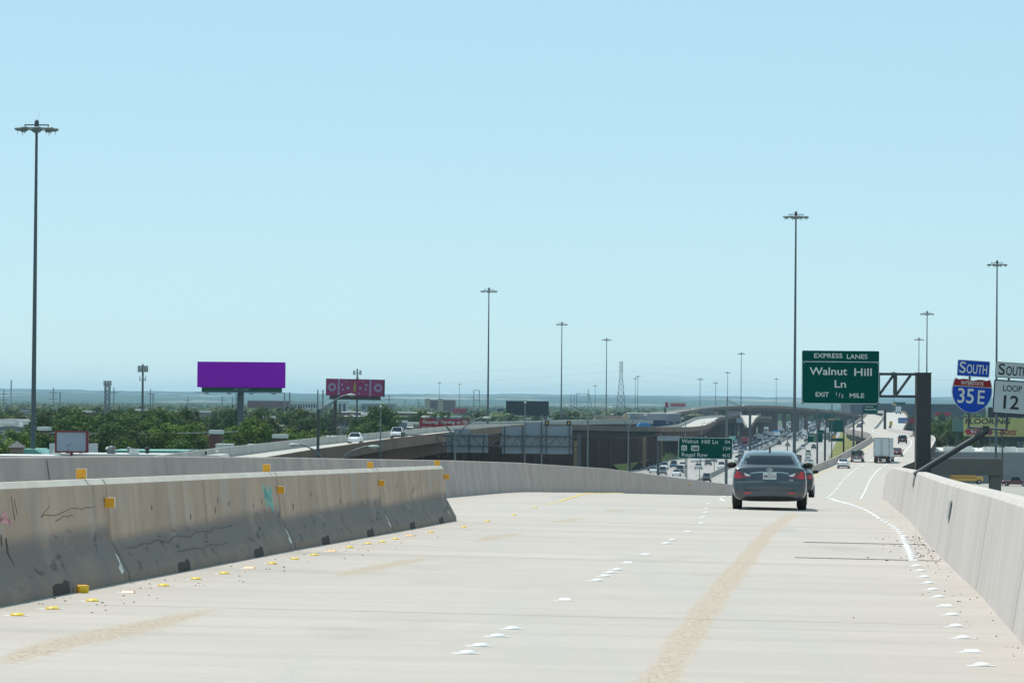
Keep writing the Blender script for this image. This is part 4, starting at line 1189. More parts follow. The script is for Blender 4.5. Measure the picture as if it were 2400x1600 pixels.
# ---- the dark saloon in front of us
def saloon(loc, rz, label, colour, name='car', L=4.82, detail=True):
    t = thing(name, loc, rz, label, 'car')
    W = 0.915
    k = L / 4.82
    secs = [(-2.45, section(0.62, 0.34, 0.50, 0.60, 0.52)), (-2.43, section(0.76, 0.28, 0.56, 0.665, 0.68)), (-2.39, section(0.85, 0.25, 0.62, 0.71, 0.79)), (-2.335, section(0.872, 0.235, 0.66, 0.745, 0.82)), (-2.31, section(0.885, 0.225, 0.80, 0.90, 0.83)), (-2.285, section(0.892, 0.22, 0.86, 1.01, 0.82)), (-2.25, section(0.898, 0.22, 0.88, 1.075, 0.80)),
            (-2.10, section(0.905, 0.22, 0.90, 1.085, 0.765)), (-1.85, section(0.912, 0.21, 0.92, 1.095, 0.77)), (-1.5, section(W, 0.20, 0.94, 1.08, 0.80)), (-0.8, section(W, 0.19, 0.93, 1.03, 0.84)), (0.3, section(W, 0.19, 0.90, 0.99, 0.84)),
            (1.1, section(W, 0.19, 0.86, 0.98, 0.80)), (1.7, section(0.91, 0.20, 0.80, 0.90, 0.72)), (2.1, section(0.88, 0.20, 0.70, 0.78, 0.66)), (2.3, section(0.78, 0.22, 0.60, 0.66, 0.56)), (2.41, section(0.55, 0.28, 0.50, 0.56, 0.40))]
    secs = [(y * k, s) for y, s in secs]
    bmb = loft(secs)
    body = bmb.build('body', P[colour], t)
    sub = body.modifiers.new('smooth', 'SUBSURF'); sub.levels = 2; sub.render_levels = 2
    # cabin shell
    def cab(w0, w1, z0, z1):
        h = [(w0, z0), (w0 - (w0 - w1) * 0.45, z0 + (z1 - z0) * 0.5), (w1 + 0.03, z1 - 0.07), (w1 - 0.05, z1 - 0.018), (w1 * 0.5, z1 - 0.004), (0, z1)]
        return h + [(-x, z) for x, z in h[-2::-1]]
    cs = [(-1.80, cab(0.76, 0.70, 1.02, 1.075)), (-1.50, cab(0.80, 0.645, 1.00, 1.225)), (-1.20, cab(0.82, 0.61, 0.97, 1.355)), (-0.95, cab(0.83, 0.60, 0.95, 1.425)), (-0.5, cab(0.84, 0.60, 0.94, 1.462)), (0.0, cab(0.84, 0.60, 0.93, 1.47)), (0.4, cab(0.84, 0.59, 0.92, 1.43)), (0.8, cab(0.82, 0.62, 0.92, 1.24)), (1.22, cab(0.80, 0.68, 0.92, 0.985))]
    cmb = MB(); rows = [[(x, y * k, z) for x, z in s] for y, s in cs]
    cmb.grid(rows, 0, True)
    cabin = cmb.build('roof', P[colour], t)
    sub = cabin.modifiers.new('smooth', 'SUBSURF'); sub.levels = 1; sub.render_levels = 2
    dg = bpy.context.evaluated_depsgraph_get(); dg.update()
    bv = BVHTree.FromObject(body, dg)
    bc = BVHTree.FromObject(cabin, dg)
    b2 = bc
    win = patch(bc, [(-0.705, 1.125), (-0.60, 1.275), (-0.555, 1.375), (-0.30, 1.39), (0, 1.395), (0.30, 1.39), (0.555, 1.375), (0.60, 1.275), (0.705, 1.125), (0.35, 1.115), (0, 1.112), (-0.35, 1.115)], M_glass, 'rear_window', t, 0.008, res=0.06)
    for s in (-1, 1):                                  # side windows lie on the cabin flanks
        mb = MB(); rows = []
        for y in (-1.25, -0.9, -0.5, -0.05, 0.3, 0.62, 0.9):
            zt_ = min(1.385, 1.02 + (1.15 - y) * 0.62 if y > 0.3 else 1.385, 1.10 + (y + 1.5) * 0.85)
            r = []
            for q in (0, 0.5, 1):
                z = 1.02 + (max(zt_, 1.05) - 1.02) * q
                hit = bc.ray_cast(Vector((3 * s, y * k, z)), Vector((-s, 0, 0)))
                r.append(((hit[0].x if hit[0] else 0.8 * s) + 0.006 * s, y * k, z))
            rows.append(r)
        mb.grid(rows); mb.build('side_window', M_glass, t)
    ws = patch(bc, [(-0.66, 1.02), (-0.56, 1.36), (0, 1.385), (0.56, 1.36), (0.66, 1.02), (0, 1.0)], M_glass, 'windscreen', t, 0.008, 'front', 0.09)
    for x in (-0.80, 0.80):
        for y in (-1.42, 1.40): wheel(t, x, y * k, 0.325, 0.215)
    # mirrors
    for s in (-1, 1):
        mb = MB(); mb.lathe([(0.03, -0.055), (0.085, -0.04), (0.098, 0.0), (0.08, 0.05), (0.02, 0.075)], n=10, axis='Y')
        mb.v = [(x * 1.35, y, z * 0.82) for x, y, z in mb.v]
        m_ = mb.build('mirror', M_plast, t, (s * 0.965, 0.62 * k, 1.085))
    if not detail: return t, bv
    rl = [(0.455, 0.845), (0.55, 0.885), (0.66, 0.925), (0.79, 0.945), (0.862, 0.945), (0.878, 0.86), (0.85, 0.775), (0.77, 0.755), (0.64, 0.80), (0.52, 0.81)]
    il = [(0.46, 0.848), (0.55, 0.882), (0.625, 0.908), (0.60, 0.845), (0.56, 0.825), (0.50, 0.825)]
    dk = [(0.63, 0.91), (0.70, 0.925), (0.75, 0.935), (0.715, 0.86), (0.66, 0.82), (0.61, 0.84)]
    for f in (lambda o: o, mirrored):
        tl_ = patch(bv, f(rl), M_tail, 'tail_light', t, 0.006)
        patch(bv, f(il), M_clear, 'reverse_lens', tl_, 0.011)
        patch(bv, f(dk), M_taildark, 'dark_lens', tl_, 0.011)
        patch(bv, f([(0.42, 0.405), (0.60, 0.395), (0.64, 0.42), (0.55, 0.44), (0.46, 0.432)]), M_tail, 'reflector', t, 0.006)
    patch(bv, [(-0.47, 0.905), (-0.30, 0.93), (0, 0.938), (0.30, 0.93), (0.47, 0.905), (0.47, 0.888), (0.30, 0.912), (0, 0.92), (-0.30, 0.912), (-0.47, 0.888)], M_chrome, 'chrome_strip', t, 0.008, res=0.03)
    patch(bv, [(-0.58, 0.33), (0, 0.355), (0.58, 0.33), (0.66, 0.25), (0.5, 0.235), (-0.5, 0.235), (-0.66, 0.25)], M_plast, 'diffuser', t, 0.006)
    pl = MB(); pl.box((0, 0, 0), (0.325, 0.012, 0.162)); yb = bv.ray_cast(Vector((0, -5, 0.835)), Vector((0, 1, 0)))[0].y
    plo = pl.build('number_plate', M_plate, t, (0, yb - 0.02, 0.832))
    mb = MB(); put_text(mb, 'BMG-2153', 0, -0.012, 0.075, -0.008, fit=0.285, bold=0.01); put_text(mb, 'TEXAS', 0, 0.055, 0.025, -0.008, fit=0.12); mb.build('plate_lettering', M_sblack, plo)
    yb = bv.ray_cast(Vector((0, -5, 0.99)), Vector((0, 1, 0)))[0].y
    mb = MB(); ell = [(0.075 * math.cos(a), 0.04 * math.sin(a)) for a in [2 * math.pi * q / 24 for q in range(24)]]
    ring(mb, ell, [(x * 0.84, z * 0.80) for x, z in ell], 0)
    for pts in ([(-0.034, -0.026), (-0.022, -0.026), (-0.004, 0.026), (-0.016, 0.026)], [(0.012, -0.026), (0.024, -0.026), (0.036, 0.026), (0.024, 0.026)], [(-0.02, -0.008), (0.022, -0.002), (0.026, 0.008), (-0.014, 0.004)]):
        mb.add([(x, 0, z) for x, z in pts], [(0, 1, 2, 3)])
    mb.build('badge', M_chrome, t, (0, yb - 0.03, 0.985))
    mb = MB(); put_text(mb, 'GLS', 0, 0, 0.035, 0, fit=0.10, bold=0.01); yb = bv.ray_cast(Vector((0.52, -5, 0.735)), Vector((0, 1, 0)))[0].y
    mb.build('trim_badge', M_chrome, t, (0.52, yb - 0.03, 0.735))
    mb = MB(); mb.grid([[(-0.025, -0.62, 1.46), (0.025, -0.62, 1.46)], [(-0.02, -0.70, 1.52), (0.02, -0.70, 1.52)], [(-0.008, -0.80, 1.545), (0.008, -0.80, 1.545)]]); mb.box((0, -0.70, 1.485), (0.045, 0.2, 0.09), taper=(0.4, 0.5)); mb.build('roof_aerial', M_plast, t)
    for s in (-1, 1):
        mb = MB(); mb.box((s * 0.36, -0.95, 1.14), (0.26, 0.12, 0.22)); mb.build('headrest', M_plast, t)
    return t, bv
def on_road(px, py, d, lane=None):
    """point on the express road at depth d under photo column px"""
    x = at(px, py, d).x
    return Vector((x, d, road_z(x, d)))
def pitch_to_road(t, d):
    s = (ZR(d + 2) - ZR(d - 2)) / 4
    t.rotation_euler = (math.atan(s), 0, t.rotation_euler.z)
cp = road_pt(1813.5, 1194)
main_car, _ = saloon((cp.x, cp.y + 1.42, road_z(cp.x, cp.y + 1.42)), -0.075, 'dark slate grey saloon driving ahead in the right lane below the large green sign', 'slate')
pitch_to_road(main_car, cp.y + 1.4)
HD = 143.0
xs = at(1909, 1140, HD).x - 0.93
hid, _ = saloon((xs, HD, road_z(xs, HD)), -0.10, 'dark car with a lit red lamp mostly hidden in front of the slate saloon', 'black')
pitch_to_road(hid, HD)
# ---- plainer vehicles: one builder for far cars
def body_of(kind, colour, root):
    c = P[colour]
    if kind == 'sedan':
        secs = [(-2.30, section(0.75, 0.30, 0.70, 0.90, 0.6)), (-2.15, section(0.88, 0.22, 0.85, 1.06, 0.75)), (-1.4, section(0.91, 0.2, 0.90, 1.07, 0.8)), (0.9, section(0.91, 0.2, 0.86, 0.98, 0.8)), (1.9, section(0.88, 0.2, 0.70, 0.82, 0.68)), (2.25, section(0.7, 0.24, 0.55, 0.64, 0.5))]
        cab = [(-1.65, 0.74, 1.06), (-0.9, 0.62, 1.42), (0.1, 0.62, 1.46), (0.5, 0.62, 1.40), (1.15, 0.74, 1.0)]; zb = 0.95
    elif kind == 'suv':
        secs = [(-2.35, section(0.86, 0.36, 0.95, 1.12, 0.8)), (-2.25, section(0.94, 0.30, 1.02, 1.18, 0.86)), (0.8, section(0.96, 0.28, 1.0, 1.15, 0.86)), (1.9, section(0.94, 0.28, 0.92, 1.05, 0.76)), (2.3, section(0.82, 0.34, 0.8, 0.9, 0.6))]
        cab = [(-2.28, 0.84, 1.14), (-2.05, 0.70, 1.72), (-0.5, 0.70, 1.80), (0.3, 0.70, 1.76), (1.05, 0.80, 1.14)]; zb = 1.05
    else:   # pickup
        secs = [(-2.75, section(0.92, 0.45, 0.95, 1.10, 0.9)), (-2.6, section(0.97, 0.40, 0.98, 1.12, 0.94)), (1.4, section(0.98, 0.36, 1.05, 1.18, 0.88)), (2.4, section(0.96, 0.38, 1.0, 1.12, 0.8)), (2.75, section(0.86, 0.42, 0.9, 1.0, 0.7))]
        cab = [(-0.75, 0.86, 1.12), (-0.62, 0.72, 1.80), (0.3, 0.72, 1.88), (0.7, 0.72, 1.84), (1.4, 0.82, 1.16)]; zb = 1.08
    b = loft(secs).build('body', c, root)
    mb = MB(); rows = []
    for y, w, z in cab:
        rows.append([(w + 0.12, y, zb), (w, y, zb + (z - zb) * 0.85), (w * 0.9, y, z), (-w * 0.9, y, z), (-w, y, zb + (z - zb) * 0.85), (-w - 0.12, y, zb)])
    g = MB(); g.grid(rows, 0, True); n = 6
    g.build('window_band', M_glass, root)
    mb = MB(); r2 = [[(w * 0.93, y, z + 0.012 - (0.0 if i else 0)), (w * 0.55, y, z + 0.02), (-w * 0.55, y, z + 0.02), (-w * 0.93, y, z + 0.012)] for i, (y, w, z) in enumerate(cab[1:-1])]
    mb.grid(r2, 0, True)
    for s in (-1, 1):                                # pillars
        for (y0, w0, z0), (y1, w1, z1) in ((cab[0], cab[1]), (cab[-2], cab[-1])):
            mb.tube((s * (w0 + (0.12 if y0 == cab[0][0] else 0) - 0.02), y0, zb if y0 == cab[0][0] else z0), (s * (w1 + (0.12 if y1 == cab[-1][0] else 0) - 0.02), y1, zb if y1 == cab[-1][0] else z1), 0.05, n=5)
    mb.build('roof', c, root)
    return secs
def vehicle(kind, colour, loc, rz, label, group=None, cat=None, facing='away'):
    t = thing({'sedan': 'car', 'suv': 'suv', 'pickup': 'pickup_truck'}[kind], loc, rz, label, cat or {'sedan': 'car', 'suv': 'car', 'pickup': 'pickup truck'}[kind], group)
    body_of(kind, colour, t)
    r = {'sedan': 0.33, 'suv': 0.38, 'pickup': 0.40}[kind]; hw = {'sedan': 0.79, 'suv': 0.83, 'pickup': 0.86}[kind]
    for x in (-hw, hw):
        for y in (-1.4, 1.4) if kind != 'pickup' else (-1.75, 1.75): wheel(t, x, y, r, 0.24)
    yb, zl = {'sedan': (-2.24, 0.86), 'suv': (-2.34, 1.0), 'pickup': (-2.72, 0.95)}[kind]
    yf, zf = {'sedan': (2.1, 0.66), 'suv': (2.2, 0.86), 'pickup': (2.62, 0.92)}[kind]
    for s in (-1, 1):
        mb = MB(); mb.box((s * 0.70, yb, zl), (0.22, 0.10, 0.14 if kind == 'sedan' else 0.3)); mb.build('tail_light', M_tail, t)
        mb = MB(); mb.box((s * 0.62, yf, zf), (0.32, 0.16, 0.14)); mb.build('headlight', M_clear, t)
        mb = MB(); mb.box((s * 1.02, 0.7, 1.05 if kind == 'sedan' else 1.25), (0.2, 0.1, 0.16)); mb.build('mirror', P[colour] if colour != 'white' else M_plast, t)
    mb = MB(); mb.box((0, yb - 0.06, zl - 0.12), (0.32, 0.03, 0.16)); mb.build('number_plate', M_plate, t)
    mb = MB(); mb.box((0, yb - 0.02, 0.40), (1.5, 0.14, 0.18)); mb.build('bumper', M_plast if kind != 'pickup' else M_chrome, t)
    mb = MB(); mb.box((0, yf + 0.08, 0.45), (1.4, 0.12, 0.2)); mb.build('bumper', M_plast, t)
    return t
def face(d): return -math.atan((RX(d + 5) - RX(d - 5)) / 10)
p = on_road(1977, 1093, 530); t = vehicle('sedan', 'white', p, face(530), 'white saloon alone in the left lane beyond the slate car')
p = on_road(2026, 1067, 562); p.x = LX(562) - 1.75; t = vehicle('pickup', 'grey', p, face(562), 'grey pickup with a load of gear in its bed, left of the white lorry')
random.seed(21)
pk = t
M_gear = mat('jumbled_gear', (0.10, 0.11, 0.10), 0.8, var=0.5, scale=6)
mb = MB()
for k in range(16): mb.box((random.uniform(-0.75, 0.75), random.uniform(-2.6, -0.9), random.uniform(1.15, 1.75)), (random.uniform(0.2, 0.6), random.uniform(0.3, 0.8), random.uniform(0.15, 0.5)), 0, Matrix.Rotation(random.uniform(0, 3), 3, 'Z'))
for s in (-1, 1): mb.box((s * 0.8, -1.7, 1.5), (0.06, 1.8, 0.8)); mb.box((s * 0.5, -2.6, 1.6), (0.06, 0.06, 1.0))
tag(mb.build('cargo', M_gear, None, p, face(562)), 'jumbled dark gear piled in the bed of the grey pickup', 'cargo')
p = on_road(2116, 1040, 705); p.x = LX(705) + 1.75; vehicle('suv', 'black', p, face(705), 'black SUV ahead of the white lorry where the road bends left')
p = Vector((RX(592) - 1.45, 592, 0)); p.x = at(2103, 1060, 592).x; p.z = road_z(p.x, 592); vehicle('sedan', 'maroon', p, face(592), 'dark red car half hidden just right of the white lorry')
for px, py, d, col, lab in ((2030, 985, 1400, 'silver', 'small silver car, the farther of two at the far end of the express road'), (2023, 993, 1180, 'black', 'small dark car, the nearer of two at the far end of the express road')):
    p = Vector((RX(d) - 5.6, d, 0)); p.z = road_z(p.x, d); vehicle('sedan', col, p, face(d), lab)
# ---- lorries
M_box = mat('trailer_white', (0.50, 0.54, 0.57), 0.5, var=0.06, scale=0.8, streak=(2, 2, 0.3))
layer(M_box, (0.30, 0.32, 0.33), 3.0, 0.55, 0.75, 0.5, (1, 1, 0.2), zband=(1.2, 3.2))
def lorry(loc, rz, label, box_m, cab_m, Lb=8.0, H=4.05, W=2.55, simple=False):
    t = thing('lorry', loc, rz, label, 'lorry')
    mb = MB(); mb.box((0, 0, (1.05 + H) / 2), (W, Lb, H - 1.05)); b = mb.build('cargo_box', box_m, t)
    mb = MB(); mb.box((0, Lb / 2 + 1.5, 1.75), (2.3, 2.2, 2.5), taper=(0.92, 0.75)); mb.build('cab', cab_m, t)
    mb = MB(); mb.box((0, Lb / 2 + 2.45, 2.2), (1.9, 0.2, 0.9)); mb.build('windscreen', M_glass, t)
    mb = MB(); mb.box((0, 0.9, 0.85), (1.0, Lb + 2.8, 0.3)); mb.build('chassis', M_plast, t)
    for y in (-Lb / 2 + 1.2, -Lb / 2 + 2.4, Lb / 2 + 1.7):
        for x in (-1.02, 1.02): wheel(t, x, y, 0.5, 0.45)
    if simple: return t
    yb = -Lb / 2
    for s in (-1, 1):
        mb = MB(); mb.box((s * W / 4, yb - 0.02, 2.6), (W / 2 - 0.08, 0.04, H - 1.4)); dr = mb.build('rear_door', box_m, t)
        mb = MB(); mb.box((s * 0.10, yb - 0.06, 2.5), (0.035, 0.03, H - 1.5)); mb.build('lock_rod', M_galv, dr)
        for z in (1.5, 2.6, 3.6):
            mb = MB(); mb.box((s * (W / 2 - 0.1), yb - 0.055, z), (0.16, 0.03, 0.1)); mb.build('hinge', M_galv, dr)
        mb = MB(); mb.box((s * (W / 2 - 0.02), yb, 2.55), (0.09, 0.09, H - 1.15)); mb.build('corner_post', M_galv, t)
        mb = MB(); mb.box((s * 0.85, yb - 0.05, 0.98), (0.3, 0.06, 0.12)); mb.build('tail_light', M_tail, t)
        mb = MB(); mb.box((s * 0.95, yb + 0.35, 0.45), (0.6, 0.03, 0.6)); mb.build('mud_flap', M_plast, t)
    mb = MB(); mb.box((0, yb, H + 0.0), (W + 0.06, 0.1, 0.1)); mb.build('top_rail', M_galv, t)
    mb = MB(); mb.box((0, yb - 0.02, 1.04), (W, 0.1, 0.16)); mb.build('sill', M_plast, t)
    mb = MB(); mb.box((0, yb - 0.05, 0.5), (1.9, 0.1, 0.12)); mb.build('underrun_bar', M_plast, t)
    return t
p = Vector((0, 556, 0)); p.x = at(2072, 1079, 556).x; p.z = road_z(p.x, 556)
lorry((p.x + 0.35, 560, road_z(p.x, 558)), face(560) - 0.03, 'white box lorry with closed rear doors in the right lane beyond the crest', M_box, P['white'])
p = at(2104, 961, 1550); lorry((p.x + 0.3, 1550, 12.55), -0.11, 'small white lorry alone on the rising ramp right of the gantry', M_box, P['white'], 6.0, 3.6, 2.5, True)
# ---- two white cars coming down the left viaduct
for px, py, d, kind, lab in ((833, 1043, 470, 'sedan', 'white car coming down the left viaduct, the nearer of the two'), (931, 1031, 535, 'suv', 'white car farther up the left viaduct beside the grey sign post')):
    p = at(px, py, d)
    fz = 10.33
    vehicle(kind, 'white', (p.x, d, fz), math.pi - 0.05, lab)
# ---- freeway traffic: one mesh per car, parts too small to show
TR = {}
def small_car(kind, colour):
    key = (kind, colour)
    if key in TR: return TR[key]
    mb = MB(); mats = [P[colour], M_glass, M_tyre, M_tail, M_clear]
    if kind in ('sedan', 'suv', 'pickup'):
        L_, H_, hb = {'sedan': (4.7, 1.45, 0.95), 'suv': (4.8, 1.8, 1.1), 'pickup': (5.5, 1.85, 1.1)}[kind]
        mb.add(loft([(-L_ / 2, section(0.82, 0.32, hb - 0.15, hb - 0.02, 0.7)), (-L_ / 2 + 0.2, section(0.91, 0.25, hb - 0.08, hb + 0.06, 0.8)), (0.8, section(0.92, 0.25, hb - 0.08, hb + 0.03, 0.8)), (L_ / 2 - 0.3, section(0.88, 0.25, hb - 0.25, hb - 0.12, 0.7)), (L_ / 2, section(0.7, 0.3, hb - 0.35, hb - 0.25, 0.55))]).v, [], 0)
        tmp = loft([(-L_ / 2, section(0.82, 0.32, hb - 0.15, hb - 0.02, 0.7)), (-L_ / 2 + 0.2, section(0.91, 0.25, hb - 0.08, hb + 0.06, 0.8)), (0.8, section(0.92, 0.25, hb - 0.08, hb + 0.03, 0.8)), (L_ / 2 - 0.3, section(0.88, 0.25, hb - 0.25, hb - 0.12, 0.7)), (L_ / 2, section(0.7, 0.3, hb - 0.35, hb - 0.25, 0.55))])
        mb = MB(); mb.v = tmp.v; mb.f = tmp.f; mb.m = tmp.m; mb.sm = tmp.sm
        y0, y1, y2, y3 = {'sedan': (-1.7, -0.9, 0.4, 1.1), 'suv': (-2.3, -2.0, 0.3, 1.1), 'pickup': (-0.7, -0.55, 0.6, 1.4)}[kind]
        rows = [[(0.84, y, hb - 0.02), (w, y, z - 0.08), (w - 0.08, y, z), (-w + 0.08, y, z), (-w, y, z - 0.08), (-0.84, y, hb - 0.02)] for y, w, z in ((y0, 0.78, hb + 0.1), (y1, 0.66, H_ - 0.03), (y2, 0.66, H_ - 0.02), (y3, 0.76, hb + 0.1))]
        mb.grid(rows, 1, True)
        mb.add([(0.62, y1 + 0.02, H_ + 0.0), (-0.62, y1 + 0.02, H_ + 0.0), (-0.62, y2, H_ + 0.01), (0.62, y2, H_ + 0.01)], [(0, 1, 2, 3)], 0)
        mb.box((0, (y1 + y2) / 2, H_ - 0.03), (1.3, y2 - y1, 0.1), 0)
        for x in (-0.8, 0.8):
            for y in (-1.4, 1.4): mb.tube((x - 0.11, y, 0.34), (x + 0.11, y, 0.34), 0.34, n=10, mi=2)
            mb.box((x * 0.85, -L_ / 2 + 0.06, hb - 0.16), (0.26, 0.1, 0.16), 3)
            mb.box((x * 0.8, L_ / 2 - 0.14, hb - 0.34), (0.34, 0.14, 0.14), 4)
    else:
        mb.box((0, -1.2, 2.45), (2.5, 7.5 if kind == 'boxtruck' else 12.0, 2.9), 0)
        yc = 3.4 if kind == 'boxtruck' else 5.7
        mb.box((0, yc + 0.4, 1.75), (2.3, 1.9, 2.3), 0, taper=(0.95, 0.75)); mb.box((0, yc + 1.32, 2.1), (1.9, 0.12, 0.8), 1)
        mb.box((0, 0, 0.8), (1.0, 8, 0.3), 2)
        for x in (-1.0, 1.0):
            for y in (-3.6, yc + 0.4): mb.tube((x - 0.2, y, 0.5), (x + 0.2, y, 0.5), 0.5, n=10, mi=2)
            mb.box((x * 0.85, yc + 1.4, 0.9), (0.34, 0.1, 0.2), 4)
    me = mb.mesh('traffic_vehicle', mats); TR[key] = me
    return me
random.seed(77)
NAMES = {'sedan': ('traffic_car', 'car', 'car'), 'suv': ('traffic_suv', 'SUV', 'car'), 'pickup': ('traffic_pickup', 'pickup', 'pickup truck'), 'boxtruck': ('traffic_lorry', 'lorry', 'lorry'), 'semi': ('traffic_lorry', 'long lorry', 'lorry')}
GRP = 'vehicles in the freeway traffic'
def traffic(kind, colour, x, d, away, label, rz=None):
    o = bpy.data.objects.new(NAMES[kind][0], small_car(kind, colour)); COL.objects.link(o)
    o.location = (x, d, 0.03); o.rotation_euler = (0, 0, (-0.1 if away else math.pi - 0.1))
    return tag(o, label, NAMES[kind][2], GRP)
# nearest vehicles, read one by one from the photograph (pixel of the tyres)
NEAR = [(1527, 1103, 'sedan', 'black', 0, 'dark car at the grassy edge, leftmost of the traffic seen under the green distance sign'), (1532, 1108, 'sedan', 'white', 0, 'white car nearest the parapet at the grassy edge of the freeway'),
        (1553, 1112, 'suv', 'grey', 0, 'dark grey SUV just above the parapet right of the white edge car'), (1557, 1100, 'suv', 'white', 0, 'white SUV second from the grass, above the dark grey SUV'),
        (1579, 1096, 'suv', 'blue', 0, 'dark blue SUV in the row under the left end of the green distance sign'), (1586, 1115, 'sedan', 'white', 0, 'white car cut off by the parapet, below the black SUV'),
        (1594, 1108, 'suv', 'black', 0, 'black SUV between two white cars below the green distance sign'), (1600, 1096, 'sedan', 'white', 0, 'white car close behind the black SUV under the distance sign'),
        (1637, 1099, 'sedan', 'silver', 0, 'silver car by itself in the middle lane under the distance sign'), (1660, 1090, 'sedan', 'black', 0, 'black car under the middle of the distance sign'),
        (1628, 1083, 'pickup', 'white', 0, 'white pickup half hidden by the lower edge of the distance sign'), (1646, 1083, 'suv', 'white', 0, 'white SUV half hidden under the middle of the distance sign'),
        (1673, 1083, 'suv', 'grey', 0, 'grey SUV tucked under the right part of the distance sign'), (1691, 1099, 'pickup', 'white', 0, 'white pickup by the pole of the distance sign'),
        (1656, 1129, 'suv', 'black', 0, 'large black SUV beside the dark median barrier, nearest of the oncoming traffic'), (1729, 1082, 'suv', 'white', 0, 'white SUV behind the left mirror of the slate saloon'),
        (1724, 1062, 'sedan', 'white', 0, 'white car right of the green distance sign'), (1738, 1068, 'sedan', 'grey', 0, 'grey car between the distance sign and the tall pole')]
for px, py, kind, col, aw, lab in NEAR:
    g = ground_at(px, py); traffic(kind, col, g.x, g.y, aw, lab)
g = ground_at(1716, 1046); traffic('boxtruck', 'teal', g.x, g.y, 0, 'teal box lorry just above the right end of the distance sign')
g = ground_at(1746, 1049); traffic('boxtruck', 'red', g.x, g.y, 0, 'red lorry with a white cab between two poles by the distance sign')
AWAY = [(1826, 1043, 'suv', 'black', 'black SUV leading the gap beside the median barrier above the saloon roof'), (1846, 1046, 'sedan', 'maroon', 'dark red car left of the tall pole above the saloon roof'),
        (1839, 1029, 'suv', 'black', 'black SUV farther along beside the median barrier, left of the tall pole'), (1852, 1030, 'suv', 'grey', 'grey SUV beside the black one left of the tall pole'),
        (1882, 1053, 'suv', 'white', 'white SUV right of the tall pole above the saloon roof'), (1894, 1068, 'pickup', 'green', 'pale green pickup right of the saloon roof'),
        (1907, 1052, 'suv', 'black', 'black SUV below the Walnut Hill freeway sign'), (1893, 1082, 'sedan', 'silver', 'silver car beside the right rear pillar of the saloon'), (1900, 1090, 'sedan', 'white', 'white car nearest us on the freeway side, next to the saloon'),
        (1866, 1034, 'sedan', 'grey', 'grey car just right of the tall pole'), (1889, 1036, 'suv', 'black', 'black SUV left of the Walnut Hill freeway sign')]
for px, py, kind, col, lab in AWAY:
    g = ground_at(px, py); traffic(kind, col, g.x, g.y, 1, lab)
g = ground_at(1940, 1034); traffic('boxtruck', 'grey', g.x, g.y, 1, 'dark bus sized lorry right of the Walnut Hill freeway sign')
g = ground_at(1819, 1028); traffic('boxtruck', 'skyblue', g.x, g.y, 0, 'bright blue lorry in the oncoming traffic by the grass patch')
g = ground_at(1829, 1018); traffic('semi', 'white', g.x, g.y, 0, 'tall white lorry in the distant oncoming traffic')
cols = ['white'] * 6 + ['silver'] * 3 + ['black'] * 3 + ['grey'] * 4 + ['red', 'blue', 'tan']
kinds = ['sedan'] * 5 + ['suv'] * 4 + ['pickup'] * 2
for lane, off in enumerate((-2.9, -6.7, -10.4, -14.1, -17.9)):
    d = 1130 + random.uniform(0, 25)
    while d < 3300:
        d += random.uniform(11, 42) * (1 + max(0, d - 1800) / 2500)
        c, kd = random.choice(cols), random.choice(kinds)
        if random.random() < 0.05: kd, c = 'boxtruck', random.choice(['white', 'white', 'silver'])
        band = 'near the grass patch' if d < 1700 else 'under the curved connector' if d < 2200 else 'in the farthest traffic'
        traffic(kd, c, MX(d) + off, d, 0, 'small %s %s coming towards us %s' % (c, NAMES[kd][1], band) if kd != 'x' else '')
for lane, off in enumerate((3.2, 6.9, 14.0, 17.7, 21.4)):
    d = 1520 + random.uniform(0, 40)
    while d < 3000:
        d += random.uniform(18, 70)
        c, kd = random.choice(cols), random.choice(kinds)
        if random.random() < 0.05: kd, c = 'boxtruck', 'white'
        band = 'on the near part of the freeway' if d < 1900 else 'before the curved connector' if d < 2200 else 'in the farthest traffic'
        traffic(kd, c, MX(d) + off, d, 1, 'small %s %s driving away %s' % (c, NAMES[kd][1], band))
